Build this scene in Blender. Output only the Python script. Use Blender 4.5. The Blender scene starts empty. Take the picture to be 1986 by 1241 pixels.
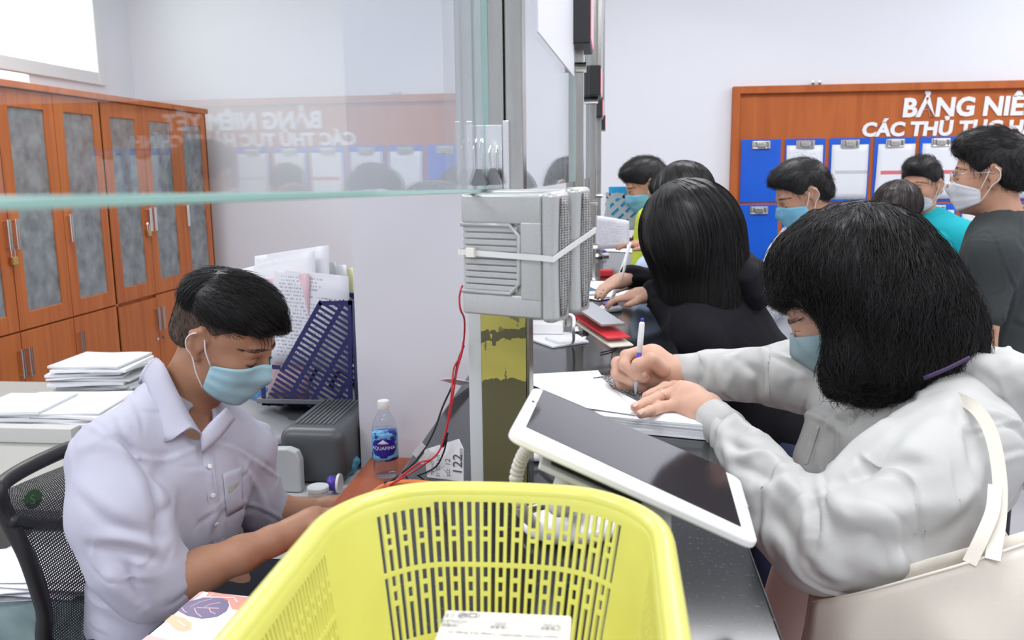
import bpy, bmesh, math, random
import numpy as np
from mathutils import Vector, Matrix
from mathutils.bvhtree import BVHTree
random.seed(7); np.random.seed(7)
SC = bpy.context.scene
COL = SC.collection
# ------------------------------------------------------------------ camera
FPX, CX, CY, CAMZ = 1680.0, 993.0, 620.5, 1.60
def _basis(roll):
    d = np.array([194.0, 292.5, FPX]); d /= np.linalg.norm(d)
    up = np.array([math.sin(roll), math.cos(roll), 0.0]); up -= d*up.dot(d); up /= np.linalg.norm(up)
    r = np.cross(up, d)
    if r[0] < 0: r = -r
    return np.array([r, d, up])            # rows: world x, y, z seen in camera axes (x right, y up, z ahead)
MC = _basis(0.008)
cam_data = bpy.data.cameras.new('camera'); cam = bpy.data.objects.new('camera', cam_data); COL.objects.link(cam)
cam_data.sensor_width = 36.0; cam_data.lens = 36.0*FPX/1986.0
cr, cu, cf = MC @ np.array([1,0,0.]), MC @ np.array([0,1,0.]), MC @ np.array([0,0,1.])
mw = Matrix.Identity(4)
for i in range(3):
    mw[i][0] = cr[i]; mw[i][1] = cu[i]; mw[i][2] = -cf[i]
mw[2][3] = CAMZ
cam.matrix_world = mw
cam_data.clip_start = 0.02
cam_data.dof.use_dof = True; cam_data.dof.focus_distance = 1.5; cam_data.dof.aperture_fstop = 9.0
SC.camera = cam
# ------------------------------------------------------------------ world, exposure
SC.view_settings.view_transform = 'Standard'; SC.view_settings.look = 'None'
SC.view_settings.gamma = 1.0; SC.view_settings.exposure = 0.0; SC.view_settings.use_curve_mapping = False
W = bpy.data.worlds.new('world'); SC.world = W; W.use_nodes = True
W.node_tree.nodes['Background'].inputs[0].default_value = (0.93, 1.0, 0.96, 1)
W.node_tree.nodes['Background'].inputs[1].default_value = 4.0
# ------------------------------------------------------------------ ceiling lamps (light only; fixtures are built below)
LAMPS = [(-2.0, 0.6), (-2.0, 3.4), (0.6, -0.9), (0.6, 1.5), (0.6, 4.0), (2.9, 0.0), (2.9, 2.4), (2.9, 4.4), (-1.2, -1.4)]
CEIL = 3.2
for i, (lx, ly) in enumerate(LAMPS):
    ld = bpy.data.lights.new('panel_lamp', 'AREA'); ld.shape = 'RECTANGLE'; ld.size = 1.2; ld.size_y = 0.6
    ld.energy = 38 if ly == 3.4 and lx < 0 else 27; ld.color = (0.97, 0.975, 1.0)
    lo = bpy.data.objects.new('panel_lamp', ld); COL.objects.link(lo); lo.location = (lx, ly, CEIL-0.045)
# daylight portal outside the high window of the left wall
# ------------------------------------------------------------------ pixel <-> place helpers (used to read positions off the photo)
def ray(px, py): return MC @ np.array([px-CX, CY-py, FPX])
def P(px, py, y):
    v = ray(px, py); v = v/v[1]*y; return np.array([v[0], v[1], v[2]+CAMZ])
def PZ(px, py, z):
    v = ray(px, py); v = v*((z-CAMZ)/v[2]); return np.array([v[0], v[1], v[2]+CAMZ])
def PX(px, py, x):
    v = ray(px, py); v = v*(x/v[0]); return np.array([v[0], v[1], v[2]+CAMZ])
A = lambda *a: np.array(a, float)
# ------------------------------------------------------------------ materials
MATS = {}
def mat(name, col, rough=0.5, metal=0.0, noise=None, bump=None, coat=0, sheen=0, spec=0.5, trans=0, sss=0, alpha=1, emit=0):
    if name in MATS: return MATS[name]
    m = bpy.data.materials.new(name); m.use_nodes = True; nt = m.node_tree; b = nt.nodes['Principled BSDF']
    col = tuple(col)+(1,) if len(col) == 3 else col
    b.inputs['Base Color'].default_value = col; b.inputs['Roughness'].default_value = rough; b.inputs['Metallic'].default_value = metal
    b.inputs['Specular IOR Level'].default_value = spec
    if coat: b.inputs['Coat Weight'].default_value = coat; b.inputs['Coat Roughness'].default_value = 0.08
    if sheen: b.inputs['Sheen Weight'].default_value = sheen
    if trans: b.inputs['Transmission Weight'].default_value = trans
    if sss: b.inputs['Subsurface Weight'].default_value = sss; b.inputs['Subsurface Radius'].default_value = (0.02, 0.008, 0.004); b.inputs['Subsurface Scale'].default_value = 0.4
    if alpha < 1: b.inputs['Alpha'].default_value = alpha
    if emit: b.inputs['Emission Color'].default_value = col; b.inputs['Emission Strength'].default_value = emit
    tc = nt.nodes.new('ShaderNodeTexCoord')
    if noise:        # (scale, amount, stretch)
        sc, am = noise[0], noise[1]
        mp = nt.nodes.new('ShaderNodeMapping'); mp.inputs['Scale'].default_value = noise[2] if len(noise) > 2 else (1, 1, 1)
        n = nt.nodes.new('ShaderNodeTexNoise'); n.inputs['Scale'].default_value = sc; n.inputs['Detail'].default_value = 5
        nt.links.new(tc.outputs['Object'], mp.inputs['Vector']); nt.links.new(mp.outputs[0], n.inputs['Vector'])
        r = nt.nodes.new('ShaderNodeValToRGB'); r.color_ramp.elements[0].position = 0.3; r.color_ramp.elements[1].position = 0.7
        r.color_ramp.elements[0].color = tuple(c*(1-am) for c in col[:3])+(1,)
        r.color_ramp.elements[1].color = tuple(min(1, c*(1+am)) for c in col[:3])+(1,)
        nt.links.new(n.outputs['Fac'], r.inputs['Fac']); nt.links.new(r.outputs['Color'], b.inputs['Base Color'])
    if bump:         # (scale, strength, distance)
        n2 = nt.nodes.new('ShaderNodeTexNoise'); n2.inputs['Scale'].default_value = bump[0]; n2.inputs['Detail'].default_value = 4
        nt.links.new(tc.outputs['Object'], n2.inputs['Vector'])
        bp = nt.nodes.new('ShaderNodeBump'); bp.inputs['Strength'].default_value = bump[1]; bp.inputs['Distance'].default_value = bump[2]
        nt.links.new(n2.outputs['Fac'], bp.inputs['Height']); nt.links.new(bp.outputs[0], b.inputs['Normal'])
    MATS[name] = m; return m
def nodes_of(m): return m.node_tree, m.node_tree.nodes, m.node_tree.links, m.node_tree.nodes['Principled BSDF']
def math_node(nt, op, a=None, b=None):
    n = nt.nodes.new('ShaderNodeMath'); n.operation = op
    for i, v in enumerate((a, b)):
        if v is None: continue
        if isinstance(v, (int, float)): n.inputs[i].default_value = v
        else: nt.links.new(v, n.inputs[i])
    return n.outputs[0]
def crinkle(m, sc, st, dist):
    """ridged creases for thin cloth"""
    nt, N, L, b = nodes_of(m); tc = N.new('ShaderNodeTexCoord'); n = N.new('ShaderNodeTexNoise'); n.noise_type = 'RIDGED_MULTIFRACTAL'; n.inputs['Scale'].default_value = sc; n.inputs['Detail'].default_value = 3; n.inputs['Distortion'].default_value = .8
    L.new(tc.outputs['Object'], n.inputs['Vector']); bp = N.new('ShaderNodeBump'); bp.inputs['Strength'].default_value = st; bp.inputs['Distance'].default_value = dist; L.new(n.outputs['Fac'], bp.inputs['Height']); L.new(bp.outputs[0], b.inputs['Normal']); return m
def printed(name, rows=34, dens=0.5, ink=(0.25, 0.25, 0.3), base=(0.86, 0.87, 0.9), margin=0.1, header=0.0, band=None, cols=60):
    """paper with lines of small print, from the sheet's own UV"""
    if name in MATS: return MATS[name]
    m = mat(name, base, 0.6); nt, N, L, b = nodes_of(m)
    uv = N.new('ShaderNodeUVMap'); sp = N.new('ShaderNodeSeparateXYZ'); L.new(uv.outputs[0], sp.inputs[0])
    u, v = sp.outputs[0], sp.outputs[1]
    row = math_node(nt, 'FRACT', math_node(nt, 'MULTIPLY', v, rows)); rid = math_node(nt, 'FLOOR', math_node(nt, 'MULTIPLY', v, rows))
    on = math_node(nt, 'LESS_THAN', row, 0.45)
    wn = N.new('ShaderNodeTexNoise'); wn.noise_dimensions = '2D'; wn.inputs['Scale'].default_value = 1.0; wn.inputs['Detail'].default_value = 1
    cb = N.new('ShaderNodeCombineXYZ'); L.new(math_node(nt, 'MULTIPLY', u, cols), cb.inputs[0]); L.new(math_node(nt, 'MULTIPLY', rid, 7.3), cb.inputs[1]); L.new(cb.outputs[0], wn.inputs['Vector'])
    wd = math_node(nt, 'GREATER_THAN', wn.outputs['Fac'], 1-dens)
    wl = N.new('ShaderNodeTexWhiteNoise'); wl.noise_dimensions = '1D'; L.new(rid, wl.inputs['W'])
    ln = math_node(nt, 'LESS_THAN', u, math_node(nt, 'ADD', math_node(nt, 'MULTIPLY', wl.outputs['Value'], 0.45), 0.45))
    mm = [on, wd, ln, math_node(nt, 'GREATER_THAN', u, margin), math_node(nt, 'LESS_THAN', u, 1-margin), math_node(nt, 'GREATER_THAN', v, margin*0.7), math_node(nt, 'LESS_THAN', v, 1-margin*0.7)]
    f = mm[0]
    for k in mm[1:]: f = math_node(nt, 'MULTIPLY', f, k)
    mx = N.new('ShaderNodeMix'); mx.data_type = 'RGBA'; L.new(f, mx.inputs[0]); mx.inputs[6].default_value = base+(1,); mx.inputs[7].default_value = ink+(1,)
    out = mx.outputs[2]
    if band:
        g = math_node(nt, 'MULTIPLY', math_node(nt, 'GREATER_THAN', v, band[0]), math_node(nt, 'LESS_THAN', v, band[1]))
        g = math_node(nt, 'MULTIPLY', g, math_node(nt, 'GREATER_THAN', u, 0.12))
        m2 = N.new('ShaderNodeMix'); m2.data_type = 'RGBA'; L.new(g, m2.inputs[0]); L.new(out, m2.inputs[6]); m2.inputs[7].default_value = tuple(band[2])+(1,); out = m2.outputs[2]
    L.new(out, b.inputs['Base Color'])
    return m
def glass_mat(name, tint=(0.93, 0.985, 0.97), ior=1.5, rough=0.0, boost=1.0):
    m = bpy.data.materials.new(name); m.use_nodes = True; nt = m.node_tree; nt.nodes.remove(nt.nodes['Principled BSDF'])
    o = nt.nodes['Material Output']; t = nt.nodes.new('ShaderNodeBsdfTransparent'); t.inputs[0].default_value = tint+(1,)
    g = nt.nodes.new('ShaderNodeBsdfGlossy'); g.inputs['Roughness'].default_value = rough; g.inputs[0].default_value = (0.96, 0.98, 1, 1)
    fr = nt.nodes.new('ShaderNodeFresnel'); ge = nt.nodes.new('ShaderNodeNewGeometry')
    nt.links.new(math_node(nt, 'ADD', math_node(nt, 'MULTIPLY', ge.outputs['Backfacing'], 1/ior-ior), ior), fr.inputs[0])
    ml = math_node(nt, 'MULTIPLY', fr.outputs[0], boost); cl = math_node(nt, 'MINIMUM', ml, 1.0)
    mx = nt.nodes.new('ShaderNodeMixShader'); nt.links.new(cl, mx.inputs[0]); nt.links.new(t.outputs[0], mx.inputs[1]); nt.links.new(g.outputs[0], mx.inputs[2]); nt.links.new(mx.outputs[0], o.inputs[0])
    MATS[name] = m; return m
# ------------------------------------------------------------------ object helpers
ORI = {}
def tag(o, label=None, cat=None, group=None, kind=None):
    if label: o['label'] = label
    if cat: o['category'] = cat
    if group: o['group'] = group
    if kind: o['kind'] = kind
    return o
def thing(name, label, cat, loc, group=None):
    o = bpy.data.objects.new(name, None); COL.objects.link(o); o.location = tuple(float(x) for x in loc); o.empty_display_size = 0.05
    ORI[o] = np.array(loc, float); return tag(o, label, cat, group)
def mo(name, V, Fc, m, parent=None, smooth=False, uv=None, mats=None, midx=None, label=None):
    V = np.asarray(V, float).reshape(-1, 3)
    if parent is not None: off = ORI[parent]
    else: off = A((V[:, 0].min()+V[:, 0].max())/2, (V[:, 1].min()+V[:, 1].max())/2, V[:, 2].min())
    me = bpy.data.meshes.new(name)
    Fl = Fc.tolist() if isinstance(Fc, np.ndarray) else [list(f) for f in Fc]
    me.from_pydata((V-off).tolist(), [], Fl)
    for mm in ([m] if mats is None else mats): me.materials.append(mm)
    if midx is not None: me.polygons.foreach_set('material_index', list(midx))
    if smooth: me.polygons.foreach_set('use_smooth', [True]*len(me.polygons))
    if uv is not None:
        ul = me.uv_layers.new(name='UVMap'); li = np.zeros(len(me.loops), int); me.loops.foreach_get('vertex_index', li)
        ul.data.foreach_set('uv', np.asarray(uv, float)[li].ravel())
    me.update(); o = bpy.data.objects.new(name, me); COL.objects.link(o)
    if parent is not None: o.parent = parent
    else: o.location = tuple(off)
    ORI[o] = off
    if label: o['label'] = label
    return o
def frame(o, x, y, z=None):
    """4x4 from origin and two axes (made orthogonal)"""
    o = np.array(o, float); x = np.array(x, float); x /= np.linalg.norm(x); y = np.array(y, float); y -= x*y.dot(x); y /= np.linalg.norm(y); z = np.cross(x, y)
    M = np.eye(4); M[:3, 0] = x; M[:3, 1] = y; M[:3, 2] = z; M[:3, 3] = o; return M
def rotz(o, deg): a = math.radians(deg); return frame(o, (math.cos(a), math.sin(a), 0), (-math.sin(a), math.cos(a), 0))
class MB:
    """collects shapes for ONE mesh"""
    def __init__(s, M=None): s.V = []; s.F = []; s.n = 0; s.M = np.eye(4) if M is None else M; s.mi = []; s.cur = 0; s.UV = []; s.hasuv = False
    def add(s, V, F, uv=None):
        V = np.asarray(V, float).reshape(-1, 3); V = V @ s.M[:3, :3].T + s.M[:3, 3]
        s.V.append(V); s.F += [[i+s.n for i in f] for f in F]; s.mi += [s.cur]*len(F); s.n += len(V)
        s.UV.append(np.zeros((len(V), 2)) if uv is None else np.asarray(uv, float)); s.hasuv |= uv is not None
        return s
    def box(s, lo, hi, bev=0.0):
        lo = A(*lo); hi = A(*hi); lo, hi = np.minimum(lo, hi), np.maximum(lo, hi)
        if bev <= 0:
            V = [(x, y, z) for x in (lo[0], hi[0]) for y in (lo[1], hi[1]) for z in (lo[2], hi[2])]
            return s.add(V, [(0, 1, 3, 2), (4, 6, 7, 5), (0, 4, 5, 1), (2, 3, 7, 6), (0, 2, 6, 4), (1, 5, 7, 3)])
        bm = bmesh.new(); bmesh.ops.create_cube(bm, size=1)
        for v in bm.verts: v.co = Vector(((lo[0]+hi[0])/2+v.co.x*(hi[0]-lo[0]), (lo[1]+hi[1])/2+v.co.y*(hi[1]-lo[1]), (lo[2]+hi[2])/2+v.co.z*(hi[2]-lo[2])))
        b = min(bev, 0.49*min(hi-lo)); bmesh.ops.bevel(bm, geom=bm.edges[:], offset=b, segments=3, profile=0.5, affect='EDGES')
        bm.verts.index_update(); s.add([v.co[:] for v in bm.verts], [[v.index for v in f.verts] for f in bm.faces]); bm.free(); return s
    def tube(s, pts, r, n=8, cap=True, closed=False):
        pts = np.asarray(pts, float); m = len(pts); r = np.full(m, r, float) if np.isscalar(r) else np.asarray(r, float)
        T = np.gradient(pts, axis=0) if not closed else np.roll(pts, -1, 0)-np.roll(pts, 1, 0)
        T /= np.maximum(np.linalg.norm(T, axis=1), 1e-9)[:, None]
        ref = A(0, 0, 1) if abs(T[0][2]) < 0.9 else A(1, 0, 0); u = np.cross(T[0], ref); u /= np.linalg.norm(u); V = []
        for i in range(m):
            u = u-T[i]*u.dot(T[i]); u /= max(np.linalg.norm(u), 1e-9); w = np.cross(T[i], u)
            for k in range(n):
                a = 2*math.pi*k/n; V.append(pts[i]+r[i]*(math.cos(a)*u+math.sin(a)*w))
        F = [[i*n+k, i*n+(k+1) % n, (i+1)*n+(k+1) % n, (i+1)*n+k] for i in range(m-1) for k in range(n)]
        if closed: F += [[(m-1)*n+k, (m-1)*n+(k+1) % n, (k+1) % n, k] for k in range(n)]
        elif cap: F += [list(range(n))[::-1], [(m-1)*n+k for k in range(n)]]
        return s.add(V, F)
    def cyl(s, a, b, r, r2=None, n=20): return s.tube([a, b], [r, r if r2 is None else r2], n)
    def lathe(s, prof, c=(0, 0, 0), n=28):
        V = []; c = A(*c); m = len(prof)
        for rr, z in prof:
            for k in range(n):
                a = 2*math.pi*k/n; V.append((c[0]+rr*math.cos(a), c[1]+rr*math.sin(a), c[2]+z))
        F = [[i*n+k, i*n+(k+1) % n, (i+1)*n+(k+1) % n, (i+1)*n+k] for i in range(m-1) for k in range(n)]
        F += [list(range(n))[::-1], [(m-1)*n+k for k in range(n)]]
        return s.add(V, F)
    def prism(s, poly, z0, z1):
        n = len(poly); V = [(x, y, z0) for x, y in poly]+[(x, y, z1) for x, y in poly]
        ar = sum(poly[i][0]*poly[(i+1) % n][1]-poly[(i+1) % n][0]*poly[i][1] for i in range(n))
        F = [[i, (i+1) % n, n+(i+1) % n, n+i] for i in range(n)]+[list(range(n))[::-1], list(range(n, 2*n))]
        if ar < 0: F = [f[::-1] for f in F]
        return s.add(V, F)
    def grid(s, G, uv=True, thick=0.0):
        """G: (n,m,3) grid of points; optional thickness along normals"""
        G = np.asarray(G, float); n, m = G.shape[:2]
        q = lambda i, j: i*m+j
        F = [[q(i, j), q(i+1, j), q(i+1, j+1), q(i, j+1)] for i in range(n-1) for j in range(m-1)]
        U = np.array([[i/(n-1), j/(m-1)] for i in range(n) for j in range(m)])
        if thick:
            du = np.gradient(G, axis=0); dv = np.gradient(G, axis=1); N = np.cross(du, dv); N /= np.maximum(np.linalg.norm(N, axis=2), 1e-9)[..., None]
            B = G-N*thick; o = n*m
            F2 = [[o+a for a in f[::-1]] for f in F]
            b = [q(i, 0) for i in range(n)]+[q(n-1, j) for j in range(1, m)]+[q(i, m-1) for i in range(n-2, -1, -1)]+[q(0, j) for j in range(m-2, 0, -1)]
            F3 = [[b[(k+1) % len(b)], b[k], o+b[k], o+b[(k+1) % len(b)]] for k in range(len(b))]
            return s.add(np.concatenate([G.reshape(-1, 3), B.reshape(-1, 3)]), F+F2+F3, np.concatenate([U, U]))
        return s.add(G.reshape(-1, 3), F, U)
    def build(s, name, m, parent=None, smooth=False, mats=None, label=None, auto=False):
        o = mo(name, np.concatenate(s.V), s.F, m, parent, smooth, np.concatenate(s.UV) if s.hasuv else None, mats, s.mi if mats else None, label)
        if auto: smooth_sharp(o)
        return o
def smooth_sharp(o, deg=35):
    me = o.data; me.polygons.foreach_set('use_smooth', [True]*len(me.polygons))
    bm = bmesh.new(); bm.from_mesh(me); c = math.radians(deg)
    for e in bm.edges:
        if len(e.link_faces) == 2 and e.calc_face_angle(0) > c: e.smooth = False
    bm.to_mesh(me); bm.free(); return o
def crv(pts, n=24):
    """Catmull-Rom through points"""
    p = np.asarray(pts, float); q = np.vstack([2*p[0]-p[1], p, 2*p[-1]-p[-2]]); out = []
    seg = len(p)-1; per = max(2, n//seg)
    for i in range(seg):
        a, b, c, d = q[i:i+4]
        for t in np.linspace(0, 1, per, endpoint=False): out.append(0.5*((2*b)+(-a+c)*t+(2*a-5*b+4*c-d)*t*t+(-a+3*b-3*c+d)*t**3))
    out.append(p[-1]); return np.array(out)
def text(name, s, m, M, size, parent, extrude=0.0004, offset=0.0, align='LEFT', shear=0.0, label=None, sx=1.0, width=None):
    cu = bpy.data.curves.new('t', 'FONT'); cu.body = s; cu.size = size; cu.extrude = extrude; cu.offset = offset; cu.align_x = align; cu.shear = shear; cu.resolution_u = 3
    t = bpy.data.objects.new('t', cu); COL.objects.link(t); dg = bpy.context.evaluated_depsgraph_get(); me = bpy.data.meshes.new_from_object(t.evaluated_get(dg))
    V = np.zeros(len(me.vertices)*3); me.vertices.foreach_get('co', V); V = V.reshape(-1, 3); V[:, 0] *= (width/max(V[:, 0].max(), 1e-6) if width else sx); F = [list(p.vertices) for p in me.polygons]
    bpy.data.objects.remove(t); bpy.data.curves.remove(cu); bpy.data.meshes.remove(me)
    V = V @ M[:3, :3].T + M[:3, 3]
    return mo(name, V, F, m, parent, label=label)
def copy_tree(o, parent=None, loc=None, label=None):
    c = o.copy(); COL.objects.link(c); ORI[c] = ORI.get(o, np.zeros(3))
    if parent is not None: c.parent = parent
    if loc is not None: c.location = tuple(loc)
    if label: c['label'] = label
    for ch in [x for x in bpy.data.objects if x.parent == o and x != c]: copy_tree(ch, c)
    return c
# ------------------------------------------------------------------ signed distance modelling: smooth bodies and cloth
class SDF:
    def __init__(s): s.p = []
    def cap(s, a, b, ra, rb=None, k=0.02, sub=False):
        a = A(*a); b = A(*b); rb = ra if rb is None else rb; R = max(ra, rb)
        def f(X, Y, Z):
            ba = b-a; L = max(ba.dot(ba), 1e-12); t = np.clip(((X-a[0])*ba[0]+(Y-a[1])*ba[1]+(Z-a[2])*ba[2])/L, 0, 1)
            return np.sqrt((X-a[0]-t*ba[0])**2+(Y-a[1]-t*ba[1])**2+(Z-a[2]-t*ba[2])**2)-(ra+(rb-ra)*t)
        s.p.append((f, np.minimum(a, b)-R, np.maximum(a, b)+R, k, sub)); return s
    def chain(s, pts, rs, k=0.02):
        for i in range(len(pts)-1): s.cap(pts[i], pts[i+1], rs[i], rs[i+1], k)
        return s
    def ell(s, c, r, R=None, k=0.02, sub=False):
        c = A(*c); r = A(*r); R = np.eye(3) if R is None else np.asarray(R)[:3, :3]; ext = np.sqrt(((R*r)**2).sum(1))
        def f(X, Y, Z):
            x, y, z = X-c[0], Y-c[1], Z-c[2]
            q = [R[0, i]*x+R[1, i]*y+R[2, i]*z for i in range(3)]
            k0 = np.sqrt(sum((q[i]/r[i])**2 for i in range(3))); k1 = np.sqrt(sum((q[i]/r[i]**2)**2 for i in range(3)))
            return np.where(k1 < 1e-6, -min(r), k0*(k0-1)/np.maximum(k1, 1e-6))
        s.p.append((f, c-ext, c+ext, k, sub)); return s
    def box(s, c, h, R=None, rd=0.01, k=0.01, sub=False):
        c = A(*c); h = A(*h)-rd; R = np.eye(3) if R is None else np.asarray(R)[:3, :3]; ext = np.abs(R) @ (h+rd)
        def f(X, Y, Z):
            x, y, z = X-c[0], Y-c[1], Z-c[2]
            q = [np.abs(R[0, i]*x+R[1, i]*y+R[2, i]*z)-h[i] for i in range(3)]
            return np.sqrt(sum(np.maximum(a, 0)**2 for a in q))+np.minimum(np.maximum(np.maximum(q[0], q[1]), q[2]), 0)-rd
        s.p.append((f, c-ext, c+ext, k, sub)); return s
    def mesh(s, h=0.005, smooth=1):
        lo = np.min([p[1] for p in s.p if not p[4]], axis=0)-3*h; hi = np.max([p[2] for p in s.p if not p[4]], axis=0)+3*h
        n = np.ceil((hi-lo)/h).astype(int)+1; D = np.full(n, 1.0, np.float32)
        ax = [(lo[i]+h*np.arange(n[i])).astype(np.float32) for i in range(3)]
        for f, pl, ph, k, sub in s.p:
            mg = k*1.2+3*h; i0 = np.maximum(np.floor((pl-mg-lo)/h).astype(int), 0); i1 = np.minimum(np.ceil((ph+mg-lo)/h).astype(int)+1, n)
            if (i1 <= i0).any(): continue
            sl = tuple(slice(i0[j], i1[j]) for j in range(3))
            X, Y, Z = np.meshgrid(ax[0][sl[0]], ax[1][sl[1]], ax[2][sl[2]], indexing='ij', sparse=True)
            d = f(X, Y, Z); a = D[sl]
            if sub: d = -d; t = np.clip(0.5-0.5*(d-a)/k, 0, 1); D[sl] = d*(1-t)+a*t+k*t*(1-t)
            else: t = np.clip(0.5+0.5*(d-a)/k, 0, 1); D[sl] = d*(1-t)+a*t-k*t*(1-t)
        return surfnet(D, lo, h, smooth)
def surfnet(D, lo, h, smooth):
    I = D < 0; n = D.shape
    c = np.zeros((n[0]-1, n[1]-1, n[2]-1), np.uint8)
    for dx in (0, 1):
        for dy in (0, 1):
            for dz in (0, 1): c += I[dx:n[0]-1+dx, dy:n[1]-1+dy, dz:n[2]-1+dz]
    act = (c > 0) & (c < 8); ids = np.full(act.shape, -1, np.int64); ijk = np.argwhere(act); ids[act] = np.arange(len(ijk))
    ps = np.zeros((len(ijk), 3)); ct = np.zeros(len(ijk)); cs = [(x, y, z) for x in (0, 1) for y in (0, 1) for z in (0, 1)]
    for a in cs:
        for ax in range(3):
            if a[ax]: continue
            b = list(a); b[ax] = 1
            da = D[ijk[:, 0]+a[0], ijk[:, 1]+a[1], ijk[:, 2]+a[2]]; db = D[ijk[:, 0]+b[0], ijk[:, 1]+b[1], ijk[:, 2]+b[2]]
            m = (da < 0) != (db < 0); t = np.where(m, da/np.where(m, da-db, 1), 0)
            p = np.tile(np.array(a, float), (len(ijk), 1)); p[:, ax] += t; ps[m] += p[m]; ct[m] += 1
    V = lo+h*(ijk+ps/np.maximum(ct, 1)[:, None]); F = []
    for ax in range(3):
        o = [(1, 2), (2, 0), (0, 1)][ax]
        s0 = [slice(0, n[i]) for i in range(3)]; s1 = list(s0); s0[ax] = slice(0, n[ax]-1); s1[ax] = slice(1, n[ax])
        a, b = I[tuple(s0)], I[tuple(s1)]; e = np.argwhere(a != b); inside = a[tuple(e.T)]
        ok = (e[:, o[0]] > 0) & (e[:, o[1]] > 0) & (e[:, o[0]] < n[o[0]]-1) & (e[:, o[1]] < n[o[1]]-1); e = e[ok]; inside = inside[ok]
        def g(u, v):
            q = e.copy(); q[:, o[0]] -= u; q[:, o[1]] -= v; return ids[q[:, 0], q[:, 1], q[:, 2]]
        Q = np.stack([g(1, 1), g(0, 1), g(0, 0), g(1, 0)], 1); Q[~inside] = Q[~inside][:, ::-1]; F.append(Q)
    F = np.concatenate(F); F = F[(F >= 0).all(1)]
    for _ in range(smooth): V = lap(V, F, 0.5)
    return V, F
def lap(V, F, w=0.5):
    S = np.zeros_like(V); C = np.zeros(len(V))
    for i in range(4):
        a, b = F[:, i], F[:, (i+1) % 4]
        for x, y in ((a, b), (b, a)):
            for k in range(3): S[:, k] += np.bincount(x, V[y, k], len(V))
            C += np.bincount(x, minlength=len(V))
    return V*(1-w)+w*S/np.maximum(C, 1)[:, None]
def normals(V, F):
    n = np.cross(V[F[:, 2]]-V[F[:, 0]], V[F[:, 3]]-V[F[:, 1]]); N = np.zeros_like(V)
    for i in range(4):
        for k in range(3): N[:, k] += np.bincount(F[:, i], n[:, k], len(V))
    return N/np.maximum(np.linalg.norm(N, axis=1), 1e-12)[:, None]
def bvh(V, F): return BVHTree.FromPolygons(V.tolist(), F.tolist() if isinstance(F, np.ndarray) else F)
def cast(tree, px, py):
    d = ray(px, py); h = tree.ray_cast(Vector((0, 0, CAMZ)), Vector(d).normalized())
    return (None, None) if h[0] is None else (np.array(h[0]), np.array(h[1]))
def folds(V, F, strokes, tree=None):
    """raise or sink creases along lines found on the cloth; stroke = (points[(px,py)], amplitude, radius)"""
    tree = tree or bvh(V, F); N = normals(V, F); off = np.zeros(len(V))
    for pts, amp, rad in strokes:
        q = []
        pl = crv([(a, b, 0) for a, b in pts], 16) if len(pts) > 2 else np.array([(a, b, 0) for a, b in pts], float)
        for a in pl:
            h, _ = cast(tree, a[0], a[1])
            if h is not None: q.append(h)
        if len(q) < 2: continue
        q = np.array(q); L = len(q); lo = q.min(0)-3*rad; hi = q.max(0)+3*rad
        sel = np.where(((V > lo) & (V < hi)).all(1))[0]
        if not len(sel): continue
        W = V[sel]; best = np.full(len(sel), 9.0); tt = np.zeros(len(sel))
        for i in range(L-1):
            ba = q[i+1]-q[i]; ll = max(ba.dot(ba), 1e-12)
            t = np.clip((W-q[i]) @ ba/ll, 0, 1); dd = np.linalg.norm(W-q[i]-t[:, None]*ba, axis=1); mk = dd < best; best[mk] = dd[mk]; tt[mk] = (i+t[mk])/(L-1)
        off[sel] += amp*np.exp(-(best/rad)**2)*np.sqrt(np.clip(4*tt*(1-tt), 0.15, 1))
    return V+N*off[:, None]
def wrinkle(V, F, amp, sc, seed=0, stretch=(1, 1, 1)):
    """low broad cloth undulation from summed warped waves"""
    N = normals(V, F); r = np.random.RandomState(seed); Q = V*np.array(stretch)*sc; f = np.zeros(len(V))
    for i in range(7):
        d = r.normal(size=3); d /= np.linalg.norm(d); e = r.normal(size=3); e /= np.linalg.norm(e)
        w = 1+0.7*i; f += np.sin(w*(Q @ d)+r.uniform(0, 6)+1.8*np.sin(0.7*w*(Q @ e)+r.uniform(0, 6)))/(1+0.5*i)
    return V+N*(amp*f/2.5)[:, None]
def creases(V, F, amp, sc, w, seed=0, n=3, keep=.2):
    """short sharp cloth creases along the zero lines of warped waves"""
    N = normals(V, F); r = np.random.RandomState(seed); off = np.zeros(len(V))
    for q in range(n):
        D = r.normal(size=(6, 3)); D /= np.linalg.norm(D, axis=1)[:, None]; p = r.uniform(0, 6, 6); s_ = sc*(1+.45*q)
        f = np.sin(s_*(V @ D[0])+p[0]+1.6*np.sin(.8*s_*(V @ D[1])+p[1])+.8*np.sin(1.9*s_*(V @ D[2])+p[2])); m = np.sin(.9*s_*(V @ D[3])+p[3]+1.3*np.sin(1.1*s_*(V @ D[4])+p[4]))
        off += (amp/(1+.4*q))*(np.exp(-(f/w)**2)-.8*np.exp(-((f-2*w)/w)**2))*np.clip((m-keep)*3, 0, 1)*(1 if q % 2 == 0 else -1)
    return V+N*off[:, None]
def patch(tree, poly, n, m_, off, thick=0.0006):
    """quad patch laid on a surface; poly = 4 px corners"""
    a, b, c, d = [np.array(q, float) for q in poly]; G = np.zeros((n, m_, 3)); last = None
    for i in range(n):
        for j in range(m_):
            u, v = i/(n-1), j/(m_-1); q = a*(1-u)*(1-v)+b*u*(1-v)+c*u*v+d*(1-u)*v
            h, nn = cast(tree, q[0], q[1])
            if h is None: h = last if last is not None else np.zeros(3); nn = A(0, -1, 0)
            dd = ray(*q); dd = dd/np.linalg.norm(dd); last = h; G[i, j] = h-dd*off
    return G
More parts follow.
